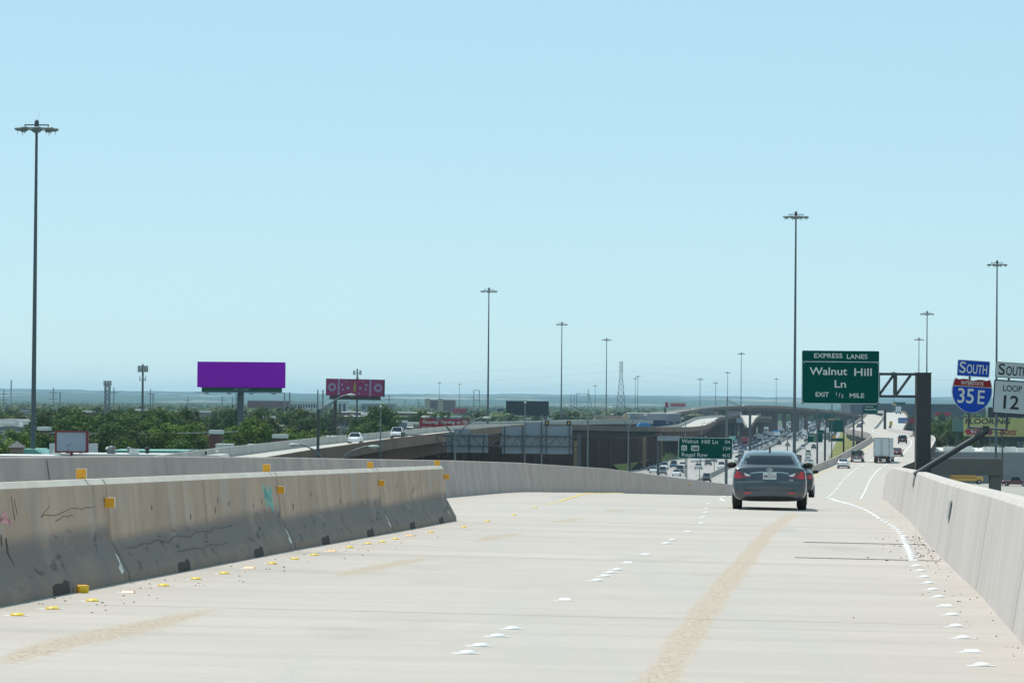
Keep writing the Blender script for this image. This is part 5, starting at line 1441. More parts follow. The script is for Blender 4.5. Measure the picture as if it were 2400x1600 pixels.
# ------------------------------------------------------------------ high masts
M_mast = mat('mast_steel', (0.085, 0.10, 0.12), 0.6, var=0.1, scale=0.3, streak=(1, 1, 0.1))
M_lampm = mat('lamp_housing', (0.20, 0.23, 0.24), 0.5, var=0.1, scale=2)
def lamp_mesh():
    mb = MB(); mb.lathe([(0.10, 0.16), (0.30, 0.13), (0.36, 0.0), (0.33, -0.10), (0.16, -0.20)], n=10)
    mb.v = [(x * 1.35, y, z) for x, y, z in mb.v]
    mb.box((0.12, 0, -0.36), (0.05, 0.05, 0.34)); mb.box((-0.25, 0.05, -0.28), (0.04, 0.04, 0.22)); return mb.mesh('floodlight', M_lampm)
ME_lamp = lamp_mesh()
def high_mast(px_top, py_top, d, label, base_z=0.0, lean=0.0, full=True, headw=4.5):
    tp = at(px_top, py_top, d)
    k = headw / 4.5
    t = thing('light_mast', (tp.x, d, base_z), 0, label, 'light mast', 'tall lighting masts')
    h = tp.z - base_z
    r0, r1 = 0.31, 0.13
    mb = MB(); n = 8
    for j in range(n): mb.tube((0, 0, h * j / n), (0, 0, h * (j + 1) / n), r0 + (r1 - r0) * j / n, r0 + (r1 - r0) * (j + 1) / n, 12, caps=False)
    mb.build('pole', M_mast, t)
    mb = MB(); mb.lathe([(0.22, -0.3), (0.24, 0.2), (0.16, 0.42), (0.05, 0.5)], (0, 0, h), 10); mb.tube((0.2, 0, h + 0.3), (0.22, 0, h + 1.5), 0.007, n=4); mb.build('mast_head', M_steel, t)
    mb = MB(); mb.box((0, 0, h - 0.05), (2.5 * k, 0.1, 0.12)); mb.box((0, 0, h - 0.05), (0.1, 2.5 * k, 0.12))
    for s in (-1, 1): mb.box((s * 1.2 * k, 0, h - 0.15), (0.1, 0.1, 0.25))
    mb.build('cross_arm', M_steel, t)
    mb = MB(); R = 1.55 * k; N = 24
    for a0 in range(N):
        a, b = 2 * math.pi * a0 / N, 2 * math.pi * (a0 + 1) / N
        mb.tube((R * math.cos(a), R * math.sin(a), h - 0.45), (R * math.cos(b), R * math.sin(b), h - 0.45), 0.06, n=5)
    for a in (0, math.pi / 2, math.pi, 3 * math.pi / 2): mb.tube((0.25 * math.cos(a), 0.25 * math.sin(a), h - 0.45), (R * math.cos(a), R * math.sin(a), h - 0.45), 0.05, n=5)
    mb.lathe([(0.28, -0.35), (0.62, -0.12), (0.62, 0.12), (0.3, 0.2)], (0, 0, h - 0.5), 12)
    mb.build('lamp_ring', M_lampm, t)
    for q in range(8):
        a = 2 * math.pi * (q + 0.25) / 8
        o = bpy.data.objects.new('floodlight', ME_lamp); COL.objects.link(o); o.parent = t
        o.location = (1.8 * k * math.cos(a), 1.8 * k * math.sin(a), h - 0.5); o.rotation_euler = (0, 0, a); o.scale = (k, k, k)
    return t
MASTS = [(86, 292, 353, 'tallest looking light mast at the far left, in front of everything on the plain'), (1865.5, 502, 575, 'light mast rising behind the slate saloon left of the green EXPRESS LANES sign'),
         (2337, 615, 715, 'light mast behind the white SOUTH sign at the right'), (1146, 678, 872, 'light mast left of the black billboard back'), (1317, 757, 1215, 'light mast just right of the black billboard back'),
         (1422, 794, 1525, 'light mast left of the lattice tower, smaller than the one by the black billboard'), (2173, 732, 1035, 'taller of the two light masts above the dark gantry post'), (2154, 793, 1440, 'shorter of the two light masts above the dark gantry post'),
         (1737.5, 827, 1890, 'thin light mast midway between the lattice tower and the tall mast'), (1641, 887, 2200, 'small light mast left of the curved connector bridge'), (1705.5, 872, 2400, 'small light mast with its head just above the hills by the curved connector'),
         (1677.5, 896, 2500, 'tiny light mast, one of a close pair behind the curved connector'), (1819.5, 887, 2900, 'tiny light mast between the tall mast and the curved connector')]
for a in MASTS: high_mast(*a)
for px, py, d, lab in ((1030, 896, 3000, 'tiny distant light mast above the brick building, left one'), (1077, 899.5, 3000, 'tiny distant light mast right of the brick building'), (1395, 903, 3100, 'tiny distant light mast left of the lattice tower'), (1489, 886, 2600, 'thin distant light mast, left of two just right of the lattice tower'), (1495, 881, 2500, 'thin distant light mast, right of two just right of the lattice tower'), (2095, 871, 2300, 'small light mast seen through the dark gantry truss')):
    high_mast(px, py, d, lab, headw=3.9)
# ------------------------------------------------------------------ street lamps with bent arms
M_cobra = mat('street_lamp_head', (0.50, 0.52, 0.52), 0.4, var=0.06)
def arm_pts(a, b, n=7, lift=0.0):
    """from the pole at a out to the head at b, steep first and level at the end"""
    out = []
    for k in range(n + 1):
        t = k / n
        out.append(Vector((a.x + (b.x - a.x) * t, a.y + (b.y - a.y) * t, a.z + (b.z - a.z) * (1 - (1 - t) ** 1.7))))
    return out
def lamp_head(t, p, q, L=0.8, m=None):
    v = (q - p); v.z = 0; v.normalize()
    mb = MB(); mb.lathe([(0.03, -L * 0.5), (0.10, -L * 0.38), (0.15, 0), (0.14, L * 0.3), (0.04, L * 0.5)], n=10, axis='X')
    mb.v = [(x, y, z * 0.75) for x, y, z in mb.v]
    o = mb.build('lamp_head', m or M_cobra, t, q); o.rotation_euler = (0, 0, math.atan2(v.y, v.x))
    mb = MB(); mb.lathe([(0.10, 0.0), (0.085, -0.06), (0.03, -0.09)], (0.06, 0, -0.07), 10); g = mb.build('lens', M_clear, o)
def street_lamp(jpx, jpy, heads, d, label, base_z=0.0, twin=0.45, r=0.055, L=0.8, pole_top=None):
    j = at(jpx, jpy, d)
    t = thing('street_lamp', (j.x, d, base_z), 0, label, 'street lamp', 'street lamps')
    J = Vector((0, 0, j.z - base_z))
    mb = MB(); mb.tube((0, 0, 0), J + Vector((0, 0, 0.25)), 0.13, 0.085, 10); mb.build('pole', M_galv, t)
    for hx, hy in heads:
        h = at(hx, hy, d); q = Vector((h.x - j.x, 0, h.z - base_z))
        sg = 1 if q.x > 0 else -1
        e = q - Vector((sg * L * 0.45, 0, -0.02))
        mb = MB(); mb.path(arm_pts(J, e), r, 6); mb.path(arm_pts(J - Vector((0, 0, twin)), J.lerp(e, 0.72) + Vector((0, 0, (e.z - J.z) * 0.17)), 4), r * 0.8, 6); mb.build('arm', M_galv, t)
        lamp_head(t, J, q, L)
street_lamp(1067, 1022, [(997, 977), (1141, 979)], 300, 'double arm street lamp in front of the red flooring billboard', L=0.78, twin=0.5)
street_lamp(1378, 985, [(1331, 951), (1431, 954)], 480, 'double arm street lamp between the amber beacons and the lattice tower', L=0.72, twin=0.5)
street_lamp(1473, 1000, [(1435, 970), (1513, 972)], 600, 'double arm street lamp in front of the blue awning and brown viaduct', L=0.75)
street_lamp(778, 1100, [(690, 1042), (876, 1046)], 232, 'double arm street lamp whose two heads rise over the parapet under the pink billboard', L=0.8, twin=0.15, r=0.05)
street_lamp(1643, 1014, [(1651, 990), (1674, 987)], 900, 'small street lamp in front of the pale viaduct roadway', L=0.9)
street_lamp(1607, 978, [(1625, 958)], 760, 'single arm street lamp left of the pale viaduct roadway', L=0.9)
street_lamp(1704, 934, [(1742, 950)], 640, 'street lamp with one drooping arm beside the pole of the distance sign', L=0.7)
t = None
# mast arm pole in front of the pink billboard
D = 300.0; b = at(746, 958, D); t = thing('signal_pole', (b.x, D, 0), 0, 'grey pole with a long rising double arm crossing the pink billboard', 'pole')
mb = MB(); mb.tube((0, 0, 0), (0, 0, b.z), 0.16, 0.12, 12); mb.build('pole', M_steel, t)
e1, e2 = at(797, 930, D), at(815, 925, D)
mb = MB(); mb.path([Vector((0.1, 0, b.z - 0.1)), Vector((e1.x - b.x, 0, e1.z)), Vector((e2.x - b.x, 0, e2.z))], 0.055, 8); mb.path([Vector((0.1, 0, b.z - 0.35)), Vector((e1.x - b.x - 0.45, 0, e1.z - 0.42)), Vector((e1.x - b.x, 0, e1.z))], 0.045, 8); mb.build('arm', M_galv, t)
lamp_head(t, Vector((0, 0, 0)), Vector((e2.x - b.x + 0.3, 0, e2.z)), 0.8)
# plain posts
for px, py0, d, r, lab, ball in ((892.5, 953, 420, 0.075, 'thin grey post with a small white ball on top beside the left viaduct', 1), (1231, 944, 520, 0.09, 'thin pale pole with a small white fitting in front of the black billboard back', 1), (1270, 972, 540, 0.09, 'thin grey pole right of the pale one below the black billboard', 0),
                              (1758, 962, 520, 0.20, 'thick grey post topped flat left of the tall light mast', 0), (1846, 1001, 700, 0.1, 'thin pole above the saloon roof left of the tall light mast', 0), (1916, 960, 560, 0.14, 'thin pole under the left part of the EXPRESS LANES sign', 0), (1950, 945, 800, 0.12, 'thin pole below the middle of the EXPRESS LANES sign', 0),
                              (2001, 945, 700, 0.20, 'thicker pole below the right part of the EXPRESS LANES sign', 0), (1610, 1060, 640, 0.09, 'thin pole standing among the oncoming cars under the distance sign', 0), (1640, 1098, 690, 0.07, 'low thin post on the freeway by the silver car', 0), (1674, 1078, 800, 0.08, 'thin post under the right part of the distance sign', 0)):
    q = at(px, py0, d); t = thing('pole', (q.x, d, 0), 0, lab, 'pole')
    mb = MB(); mb.tube((0, 0, 0), (0, 0, q.z), r * 1.25, r, 8); mb.build('shaft', M_mast if r > 0.1 else M_galv, t)
    mb = MB(); mb.lathe([(r * 0.5, -0.1), (r * (2.2 if ball else 1.2), 0), (r * (1.8 if ball else 1.1), 0.14), (r * 0.4, 0.22)], (0, 0, q.z), 8); mb.build('cap', M_cobra if ball else M_mast, t)
# ------------------------------------------------------------------ billboards
M_purple = mat('purple_billboard', (0.34, 0.0, 0.57), 0.7, var=0.02, spec=0.0)
M_bgreen = mat('billboard_green_skirt', (0.02, 0.085, 0.055), 0.7, var=0.08)
M_pinkb = mat('magenta_billboard', (0.30, 0.02, 0.10), 0.6, var=0.05, scale=1.5, spec=0.2)
layer(M_pinkb, (0.24, 0.10, 0.22), 5.0, 0.57, 0.66, 0.9, detail=3)
M_pbl = mat('pale_blue_ornament', (0.36, 0.42, 0.62), 0.6, var=0.1, scale=4)
M_gold = mat('golden_ornament', (0.34, 0.24, 0.03), 0.6, var=0.3, scale=2)
M_darkb = mat('billboard_back', (0.018, 0.022, 0.028), 0.8, var=0.2, scale=0.8)
M_brownb = mat('billboard_gantry_brown', (0.07, 0.05, 0.04), 0.8, var=0.2, scale=1)
M_redb = mat('dark_red_billboard', (0.36, 0.016, 0.035), 0.6, var=0.05, scale=0.6, spec=0.2)
M_ylw = mat('olive_yellow_billboard', (0.46, 0.43, 0.16), 0.6, var=0.05, scale=0.6, spec=0.2)
def billboard(px0, py0, px1, py1, d, label, face, back=None, pole_px=None, pole_w=0.9, th=0.5, yaw=0.0, name='billboard', group=None, pole=True, base=0.0):
    a, b = at(px0, py0, d), at(px1, py1, d); s = d / FPX
    cx_, cz_ = (a.x + b.x) / 2, (a.z + b.z) / 2; w_, h_ = b.x - a.x, a.z - b.z
    t = thing(name, (cx_, d, cz_), yaw, label, 'billboard', group)
    mb = MB(); mb.box((0, 0, 0), (w_, th, h_)); mb.build('panel', face, t)
    if pole:
        pp = at(pole_px if pole_px else (px0 + px1) / 2, py1, d).x - cx_
        mb = MB(); mb.tube((pp, 0.5, base - cz_), (pp, 0.5, -h_ * 0.3), pole_w / 2, n=14); mb.build('pole', back or M_mast, t)
    return t, w_, h_, s
t, w_, h_, s = billboard(463, 847, 668, 908.5, 575, 'large plain purple billboard on a dark pole above the trees', M_purple, M_mast, 564, 1.05)
mb = MB(); mb.box((0.1, 0.35, -h_ / 2 - 0.35), (188 * s, 0.5, 0.9)); mb.build('skirt', M_bgreen, t)
mb = MB(); mb.box((3 * s, 0.55, -0.15), (200 * s, 0.35, h_ - 0.2)); mb.build('back_frame', M_darkb, t)
mb = MB(); mb.box((-0.2, -0.6, -h_ / 2 - 0.88), (206 * s, 1.0, 0.08)); mb.build('catwalk', M_darkb, t)
for k in range(4):
    mb = MB(); mb.tube(((-78 + k * 52) * s, -0.2, -h_ / 2 - 0.9), ((-78 + k * 52) * s, -1.7, -h_ / 2 - 1.1), 0.05, n=5); mb.box(((-78 + k * 52) * s, -1.8, -h_ / 2 - 1.05), (0.7, 0.3, 0.2)); mb.build('floodlight', M_lampm, t)
mb = MB(); put_text(mb, 'OUTFRONT', 1 * s, 0, 4.5 * s, 0, fit=36 * s, bold=0.02); mb.build('lettering', M_pbl, t, (0, 0.09, -h_ / 2 - 0.33))
mb = MB(); mb.tube((-9 * s, 0.3, -h_ / 2 - 1), (-9 * s, 0.3, -9.5), 0.05, n=5); mb.tube((-12 * s, 0.3, -h_ / 2 - 1), (-12 * s, 0.3, -9.5), 0.05, n=5); mb.build('ladder', M_darkb, t)
t, w_, h_, s = billboard(764, 887.5, 899, 928, 835, 'magenta billboard with pale blue flower rosettes and a golden bottle shape', M_pinkb, M_brownb, 786, 0.85, yaw=0.0)
t.rotation_euler = (0, 0.012, 0.0)
mb = MB(); mb.box((1 * s, 0.5, -h_ / 2 - 0.45), (120 * s, 0.8, 0.9)); mb.build('skirt', M_brownb, t)
mb = MB(); mb.box((w_ / 2 + 0.12, 0.1, -0.1), (0.3, 1.0, h_ + 0.2)); mb.build('side_frame', M_darkb, t)
mb = MB(); mb.box((0.4, -0.7, -h_ / 2 - 0.95), (138 * s, 1.1, 0.08)); mb.build('catwalk', M_galv, t)
for cx_ in (-53, 55):
    mb = MB()
    for k in range(16):
        a = 2 * math.pi * k / 16
        p0 = Vector((cx_ * s + 5.5 * s * math.cos(a), -0.27, 5.5 * s * math.sin(a))); p1 = Vector((cx_ * s + 10 * s * math.cos(a), -0.27, 10 * s * math.sin(a))); n_ = Vector((-math.sin(a), 0, math.cos(a))) * 0.13
        mb.add([p0 - n_, p1 - n_ * 0.4, p1 + n_ * 0.4, p0 + n_], [(0, 1, 2, 3)])
    mb.build('rosette', M_pbl, t)
for cx_ in (-37.5, 36.5):
    mb = MB()
    for k in range(10): mb.add([((cx_ + (0.8 if k % 2 else -0.8) + dx) * s, -0.27, (-19.5 + 3.95 * k + dz) * s) for dx, dz in ((-1.3, 0), (1.3, 0.4), (1.3, 4.2), (-1.3, 3.8))], [(0, 1, 2, 3)])
    mb.build('divider', M_pbl, t)
mb = MB(); mb.add([(x * s, -0.28, z * s) for x, z in ((-0.5, 14), (1, 14), (3, 5), (3, -6), (2, -10), (-2, -10), (-3.2, -6), (-3.2, 4))], [tuple(range(8))]); mb.build('bottle_shape', M_gold, t)
mb = MB()
for cx_, cz_, r_ in ((-16, -1, 4), (13, -1, 3.5), (-30, 6, 3), (27, 6, 3), (-27, -5, 3), (25, -4, 3), (-20, 14, 2), (20, 14, 2), (-8, -14, 2), (10, -14, 2)):
    for k in range(4):
        a = math.pi * k / 4
        mb.add([((cx_ + r_ * math.cos(a + e)) * s * (1), -0.27, (cz_ + r_ * math.sin(a + e)) * s) for e in (-0.12, 0.12, math.pi - 0.12, math.pi + 0.12)], [(0, 1, 2, 3)])
mb.build('ornament', M_pbl, t)
t, w_, h_, s = billboard(1186, 939, 1286, 968, 1130, 'black back of a large billboard with its dark pole near the right end', M_darkb, M_mast, 1279, 1.1)
mb = MB(); mb.box((1.2, 0.1, -h_ / 2 - 0.35), (w_ * 0.86, 0.7, 0.75)); mb.build('skirt', M_darkb, t)
t, w_, h_, s = billboard(983, 981, 1099, 1009, 860, 'dark red billboard reading Flooring Starting at 39 cents behind the left viaduct', M_redb, None, 1040, 0.9)
mb = MB()
put_text(mb, 'Flooring', -32 * s, 6 * s, 7.6 * s, -0.28, fit=38 * s, bold=0.02, shear=0.22); put_text(mb, 'Starting', 9 * s, 6.3 * s, 7.6 * s, -0.28, fit=34 * s, bold=0.02, shear=0.22)
put_text(mb, 'at', 34 * s, 6 * s, 7.6 * s, -0.28, fit=9 * s, bold=0.02, shear=0.22); put_text(mb, '39¢', 48 * s, 6.5 * s, 8.2 * s, -0.28, fit=14 * s, bold=0.02, shear=0.22)
put_text(mb, '972-247-', -40 * s, -7.5 * s, 6 * s, -0.28, fit=24 * s, bold=0.01)
mb.build('lettering', M_slet, t)
t, w_, h_, s = billboard(2259, 979, 2420, 1023, 790, 'yellow green FLOORING billboard behind the route signs at the right edge', M_ylw, M_mast, 2395, 0.9)
mb = MB(); put_text(mb, 'FLOORING', -25 * s, 13 * s, 12 * s, -0.28, fit=106 * s, bold=0.03, shear=0.12); mb.build('lettering', M_darkb, t)
mb = MB(); mb.add([(x * s, -0.27, z * s) for x, z in ((-79, -10), (-70, -2), (-70, -5), (-14, -5), (-14, -17), (-70, -17), (-70, -20))], [(0, 1, 6), (2, 3, 4, 5)]); mb.build('arrow', M_redb, t)
mb = MB(); put_text(mb, '972-23', -45 * s, -11 * s, 7 * s, -0.29, fit=40 * s, bold=0.02); mb.build('phone_number', M_slet, t)
mb = MB(); put_text(mb, 'BOSS', 23 * s, -13 * s, 11 * s, -0.28, fit=40 * s, bold=0.03, shear=0.2); mb.build('brand_lettering', M_redb, t)
mb = MB(); mb.box((0, 0.1, -h_ / 2 - 0.5), (w_ * 0.9, 0.7, 0.9)); mb.build('skirt', M_darkb, t)
billboard(2316, 954, 2420, 978, 900, 'dark billboard back above the yellow green FLOORING billboard', M_darkb, M_mast, 2390, 0.9)
billboard(2233, 982, 2257.5, 1011, 820, 'pale green side board left of the FLOORING billboard', mat('pale_green_board', (0.12, 0.20, 0.18), 0.7, var=0.1), M_mast, 2245, 0.6)
billboard(2192, 965, 2228, 974, 1700, 'small maroon billboard in front of the long dark building on the right', M_redb, M_mast, None, 0.8)
t, w_, h_, s = billboard(2105, 978.5, 2130, 993.5, 1250, 'blue sign left of a maroon one behind the dark gantry post', mat('titan_blue', (0.05, 0.13, 0.32), 0.6, var=0.08), M_mast, None, 0.8)
mb = MB(); put_text(mb, 'TITAN', 0, -1.5 * s, 5 * s, -0.3, fit=19 * s, bold=0.02); mb.build('lettering', M_pbl, t)
billboard(2131, 980, 2146, 992, 1260, 'maroon sign half hidden behind the dark gantry post', M_redb, M_mast, None, 0.8)
t, w_, h_, s = billboard(1558, 941, 1610, 956, 1550, 'white billboard with dark red lettering left of the curved connector', M_swhite, M_mast, 1559, 1.1)
mb = MB(); random.seed(4)
for k in range(12): mb.add([((-12 + k * 2.9 + dx) * s, -0.28, dz * s) for dx, dz in ((0, -4), (2.2, -4.5), (2.2, 4), (0, 3.5))], [(0, 1, 2, 3)])
mb.add([(x * s, -0.28, z * s) for x, z in ((-25, -6), (-17, -6), (-20, 6), (-25, 6))], [(0, 1, 2, 3)])
mb.build('dark_red_artwork', M_redb, t)
t, w_, h_, s = billboard(1531, 984, 1562, 1001, 1080, 'dark blue hexagonal sign board beside the blue awning', mat('navy_sign', (0.012, 0.025, 0.09), 0.6, var=0.08), M_mast, None, 0.6)
t2, w_, h_, s = billboard(1062, 957, 1094, 968, 2200, 'small dark maroon billboard left of the mast by the black billboard', M_redb, M_mast, None, 0.9)
billboard(1165, 957, 1183, 967, 2000, 'small navy billboard just left of the black billboard back', mat('navy_small', (0.02, 0.04, 0.12), 0.6, var=0.1), M_mast, None, 0.9)
billboard(1039, 963, 1050, 970, 1900, 'tiny white billboard above the red flooring billboard', M_swhite, M_mast, None, 0.8)
for px0, px1, py0, py1, lab, m_ in ((1647, 1684, 963, 979, 'distant blue billboard with gold lettering left of the distance sign pole', mat('blue_gold_board', (0.03, 0.05, 0.16), 0.6, var=0.3, scale=0.6, col2=(0.25, 0.17, 0.04))), (1707, 1739, 963, 975, 'distant dark maroon billboard under the curved connector', mat('maroon_mix_board', (0.10, 0.03, 0.06), 0.6, var=0.3, scale=0.6, col2=(0.22, 0.22, 0.26)))):
    billboard(px0, py0, px1, py1, 1700, lab, m_, M_mast, None, 0.9)
# small faded sign with a red frame
D = 330.0; a, b = at(130, 1009, D), at(206, 1060.5, D); s = D / FPX
M_faded = mat('faded_sign_face', (0.38, 0.40, 0.48), 0.7, var=0.03, scale=2)
layer(M_faded, (0.25, 0.26, 0.36), 0.9, 0.60, 0.62, 0.9, detail=5)
t = thing('red_framed_sign', ((a.x + b.x) / 2, D, (a.z + b.z) / 2), 0, 'faded blank sign in a dark red frame on a red post at the left', 'sign')
w_, h_ = b.x - a.x, a.z - b.z
mb = MB(); mb.box((0, 0, 0), (w_ - 0.2, 0.25, h_ - 0.2)); mb.build('panel', M_faded, t)
M_dred = mat('dark_red_frame', (0.20, 0.015, 0.022), 0.5, var=0.08)
mb = MB()
for sx in (-1, 1): mb.box((sx * (w_ / 2 - 0.06), 0, 0), (0.16 if sx < 0 else 0.24, 0.4, h_))
for sz in (-1, 1): mb.box((0, 0, sz * (h_ / 2 - 0.06)), (w_ - 0.3, 0.4, 0.14))
mb.build('frame', M_dred, t)
mb = MB(); mb.box((0, 0, -h_ / 2 - (at(168, 1061, D).z) / 2), (0.22, 0.22, at(168, 1061, D).z)); mb.build('post', M_dred, t)
# ------------------------------------------------------------------ towers and wires
M_lat = mat('lattice_steel', (0.16, 0.18, 0.20), 0.6, var=0.1, scale=0.3)
def lattice(px, py_top, d, w0, w1, label, bays, name='pylon', base=0.0, r=0.09, cat='tower', arms=False, cage=None):
    tp = at(px, py_top, d); h = tp.z - base
    t = thing(name, (tp.x, d, base), 0, label, cat)
    def cor(z):
        k = z / h; w_ = (w0 + (w1 - w0) * min(1, k * 1.25)) / 2
        return [Vector((sx * w_, sy * w_, z)) for sx, sy in ((-1, -1), (1, -1), (1, 1), (-1, 1))]
    zs = [0]; 
    for k in range(bays): zs.append(zs[-1] + (1.35 - 0.7 * k / bays))
    zs = [z / zs[-1] * h for z in zs]
    mb = MB(); m2 = MB()
    for z0, z1 in zip(zs, zs[1:]):
        A, B = cor(z0), cor(z1)
        for k in range(4):
            mb.tube(A[k], B[k], r * 1.3, n=4)
            m2.tube(A[k], B[(k + 1) % 4], r * 0.75, n=4); m2.tube(A[(k + 1) % 4], B[k], r * 0.75, n=4); m2.tube(B[k], B[(k + 1) % 4], r * 0.7, n=4)
    for q_ in mb.f: pass
    mb.build('lattice_frame', M_lat, t); m2.build('bracing', M_lat, t)
    return t, h
t, h = lattice(1456, 847, 2100, 7.6, 1.6, 'tall lattice transmission tower above the viaduct near the middle', 11, r=0.12)
mb = MB()
for k in (0.97, 0.86, 0.75): mb.box((0, 0, h * k), (0.3, 8, 0.3))
mb.build('cross_arm', M_lat, t)
M_ant = mat('antenna_panel', (0.40, 0.41, 0.42), 0.5, var=0.1)
def antennas(t, h, R=1.5, n=9, size=(0.35, 0.2, 2.2)):
    for k in range(n):
        a = 2 * math.pi * k / n
        mb = MB(); mb.box((R * math.cos(a), R * math.sin(a), h), size, 0, Matrix.Rotation(a + 1.57, 3, 'Z')); mb.build('antenna', M_ant, t)
    mb = MB()
    for k in range(3):
        a = 2 * math.pi * k / 3; mb.tube((0, 0, h), (R * math.cos(a), R * math.sin(a), h), 0.06, n=5)
    for k in range(12):
        a, b = 2 * math.pi * k / 12, 2 * math.pi * (k + 1) / 12
        mb.tube((R * 0.94 * math.cos(a), R * 0.94 * math.sin(a), h - 0.3), (R * 0.94 * math.cos(b), R * 0.94 * math.sin(b), h - 0.3), 0.06, n=4)
    mb.build('platform', M_lat, t)
D = 640.0; q = at(335, 853, D); t = thing('cell_tower', (q.x, D, 0), 0, 'monopole cell tower crowned with antenna panels above the left trees', 'cell tower')
mb = MB(); mb.tube((0, 0, 0), (0, 0, q.z), 0.30, 0.17, 12); mb.build('pole', M_mast, t); antennas(t, q.z - 0.9, 0.9, 10, (0.25, 0.16, 1.2)); antennas(t, q.z - 2.7, 0.55, 4, (0.16, 0.12, 1.0))
t, h = lattice(252, 893, 1000, 1.9, 1.4, 'slim lattice cell tower with antennas left of the monopole', 14, 'cell_tower', r=0.11, cat='cell tower'); antennas(t, h - 0.6, 1.1, 8, (0.28, 0.16, 1.5))
D = 900.0; q = at(837.5, 864, D); t = thing('cell_tower', (q.x, D, 0), 0, 'slim cell tower with white antennas rising behind the magenta billboard', 'cell tower')
mb = MB(); mb.tube((0, 0, 0), (0, 0, q.z), 0.35, 0.2, 10); mb.build('pole', M_mast, t); antennas(t, q.z - 1.0, 1.05, 8, (0.25, 0.15, 1.2)); antennas(t, q.z - 2.7, 0.35, 3, (0.15, 0.12, 1.0))
# H frame pylon and power poles on the plain
def hframe(px, py, d, label, w=10.0):
    q = at(px, py, d); t = thing('power_pylon', (q.x, d, 0), 0, label, 'pylon')
    for sx in (-1, 1):
        mb = MB(); mb.tube((sx * w / 2, 0, 0), (sx * w / 2, 0, q.z), 0.35, 0.28, 6); mb.build('leg', M_lat, t)
    for f in (0.995, 0.72):
        mb = MB(); mb.box((0, 0, q.z * f), (w * 1.1, 0.4, 0.45)); mb.build('cross_arm', M_lat, t)
hframe(1117, 914, 2600, 'H shaped power pylon left of the black billboard', 4.2 * 1.0 * 1.0)
hframe(1365, 922, 3000, 'H shaped power pylon left of the tall lattice tower')
random.seed(31)
WP = []
for px, py, d, kind in ((9, 913, 1900, 2), (125, 908, 1700, 2), (141, 918, 1500, 0), (267, 908, 1700, 1), (353, 911, 1700, 1), (359, 922, 1500, 0), (440, 928, 2000, 1), (521, 928, 2000, 1), (545, 930, 2200, 0), (667, 920, 1250, 0), (679, 919, 1200, 0), (745, 913, 1150, 0), (757, 913, 1150, 0), (912, 925, 1900, 1), (950, 935, 2300, 0), (981, 935, 2200, 1), (1338, 925, 3000, 0), (1346, 925, 3000, 0)):
    q = at(px, py, d); t = thing('power_pole', (q.x, d, 0), 0, 'thin grey power pole standing in the distant trees of the left plain', 'power pole', 'distant power poles')
    mb = MB(); mb.tube((0, 0, 0), (0, 0, q.z), 0.34, 0.24, 7); mb.build('pole', M_lat, t)
    for k in range(kind):
        mb = MB(); mb.box((0, 0, q.z - 2.5 - 3.2 * k), (4.5, 0.25, 0.3)); mb.build('cross_arm', M_lat, t)
M_wire = mat('power_cable', (0.30, 0.34, 0.36), 0.6)
def cable(pts, r, label, sag=0.0):
    mb = MB(); P_ = []
    for (a, b) in zip(pts, pts[1:]):
        A, B = at(*a), at(*b)
        for k in range(17):
            t_ = k / 16; p = A.lerp(B, t_); p.z -= sag * 4 * t_ * (1 - t_); P_.append(p)
    mb.path([P_[0]] + [p for p, q_ in zip(P_[1:], P_) if (p - q_).length > 0.01], r, 5)
    return tag(mb.build('power_cable', M_wire), label, 'cable', 'cables across the sky')
cable([(-60, 914, 3000), (1456, 849, 2100), (2500, 905, 3000)], 0.025, 'topmost faint power cable crossing the sky through the lattice tower', 4)
cable([(-60, 935, 3000), (1456, 869, 2100), (2500, 918, 3000)], 0.032, 'middle faint power cable crossing the sky through the lattice tower', 5)
cable([(600, 935, 3000), (1456, 889, 2100), (2500, 936, 3000)], 0.032, 'lowest faint power cable crossing the sky through the lattice tower', 4)
cable([(2180, 887, 900), (2330, 870, 700), (2500, 850, 600)], 0.025, 'faint cable rising to the right behind the blue SOUTH plaque', 1.0)
cable([(-40, 1008, 480), (560, 1011, 480)], 0.05, 'thin cable strung in front of the left grove', 0.4)
# chimney far left
q = at(26.5, 890, 6500); mb = MB(); mb.tube((0, 0, 0), (0, 0, q.z), 1.9, 1.3, 10)
t = thing('chimney', (q.x, 6500, 0), 0, 'tall thin chimney on the hazy skyline at the far left', 'chimney'); mb.build('stack', M_lat, t)
q = at(1378, 912, 4500); t = thing('crane', (q.x, 4500, 0), 0, 'far crane with a leaning jib left of the lattice tower', 'crane')
mb = MB(); mb.tube((8, 0, 0), (0, 0, q.z), 0.7, 0.4, 4); mb.build('jib', M_lat, t)
mb = MB(); mb.box((9, 0, 2), (6, 4, 4)); mb.build('cab', M_lat, t)
# ------------------------------------------------------------------ trees
def leaf_mat(name, c0, c1):
    m = mat(name, c0, 0.65, var=0.2, scale=0.8, spec=0.15, col2=c1, detail=3)
    n = m.node_tree.nodes; L = m.node_tree.links
    b = n['Principled BSDF']; out = n['Material Output']
    tr = n.new('ShaderNodeBsdfTranslucent'); mx = n.new('ShaderNodeMixShader'); mx.inputs[0].default_value = 0.25
    L.new(b.inputs['Base Color'].links[0].from_socket, tr.inputs['Color'])
    L.new(b.outputs[0], mx.inputs[1]); L.new(tr.outputs[0], mx.inputs[2]); L.new(mx.outputs[0], out.inputs['Surface'])
    return m
LEAF = [leaf_mat('dark_oak_leaves', (0.026, 0.052, 0.014), (0.085, 0.128, 0.03)), leaf_mat('mid_green_leaves', (0.042, 0.082, 0.018), (0.13, 0.19, 0.04)), leaf_mat('fresh_green_leaves', (0.075, 0.128, 0.02), (0.195, 0.27, 0.045)), leaf_mat('olive_leaves', (0.058, 0.076, 0.03), (0.14, 0.158, 0.06))]
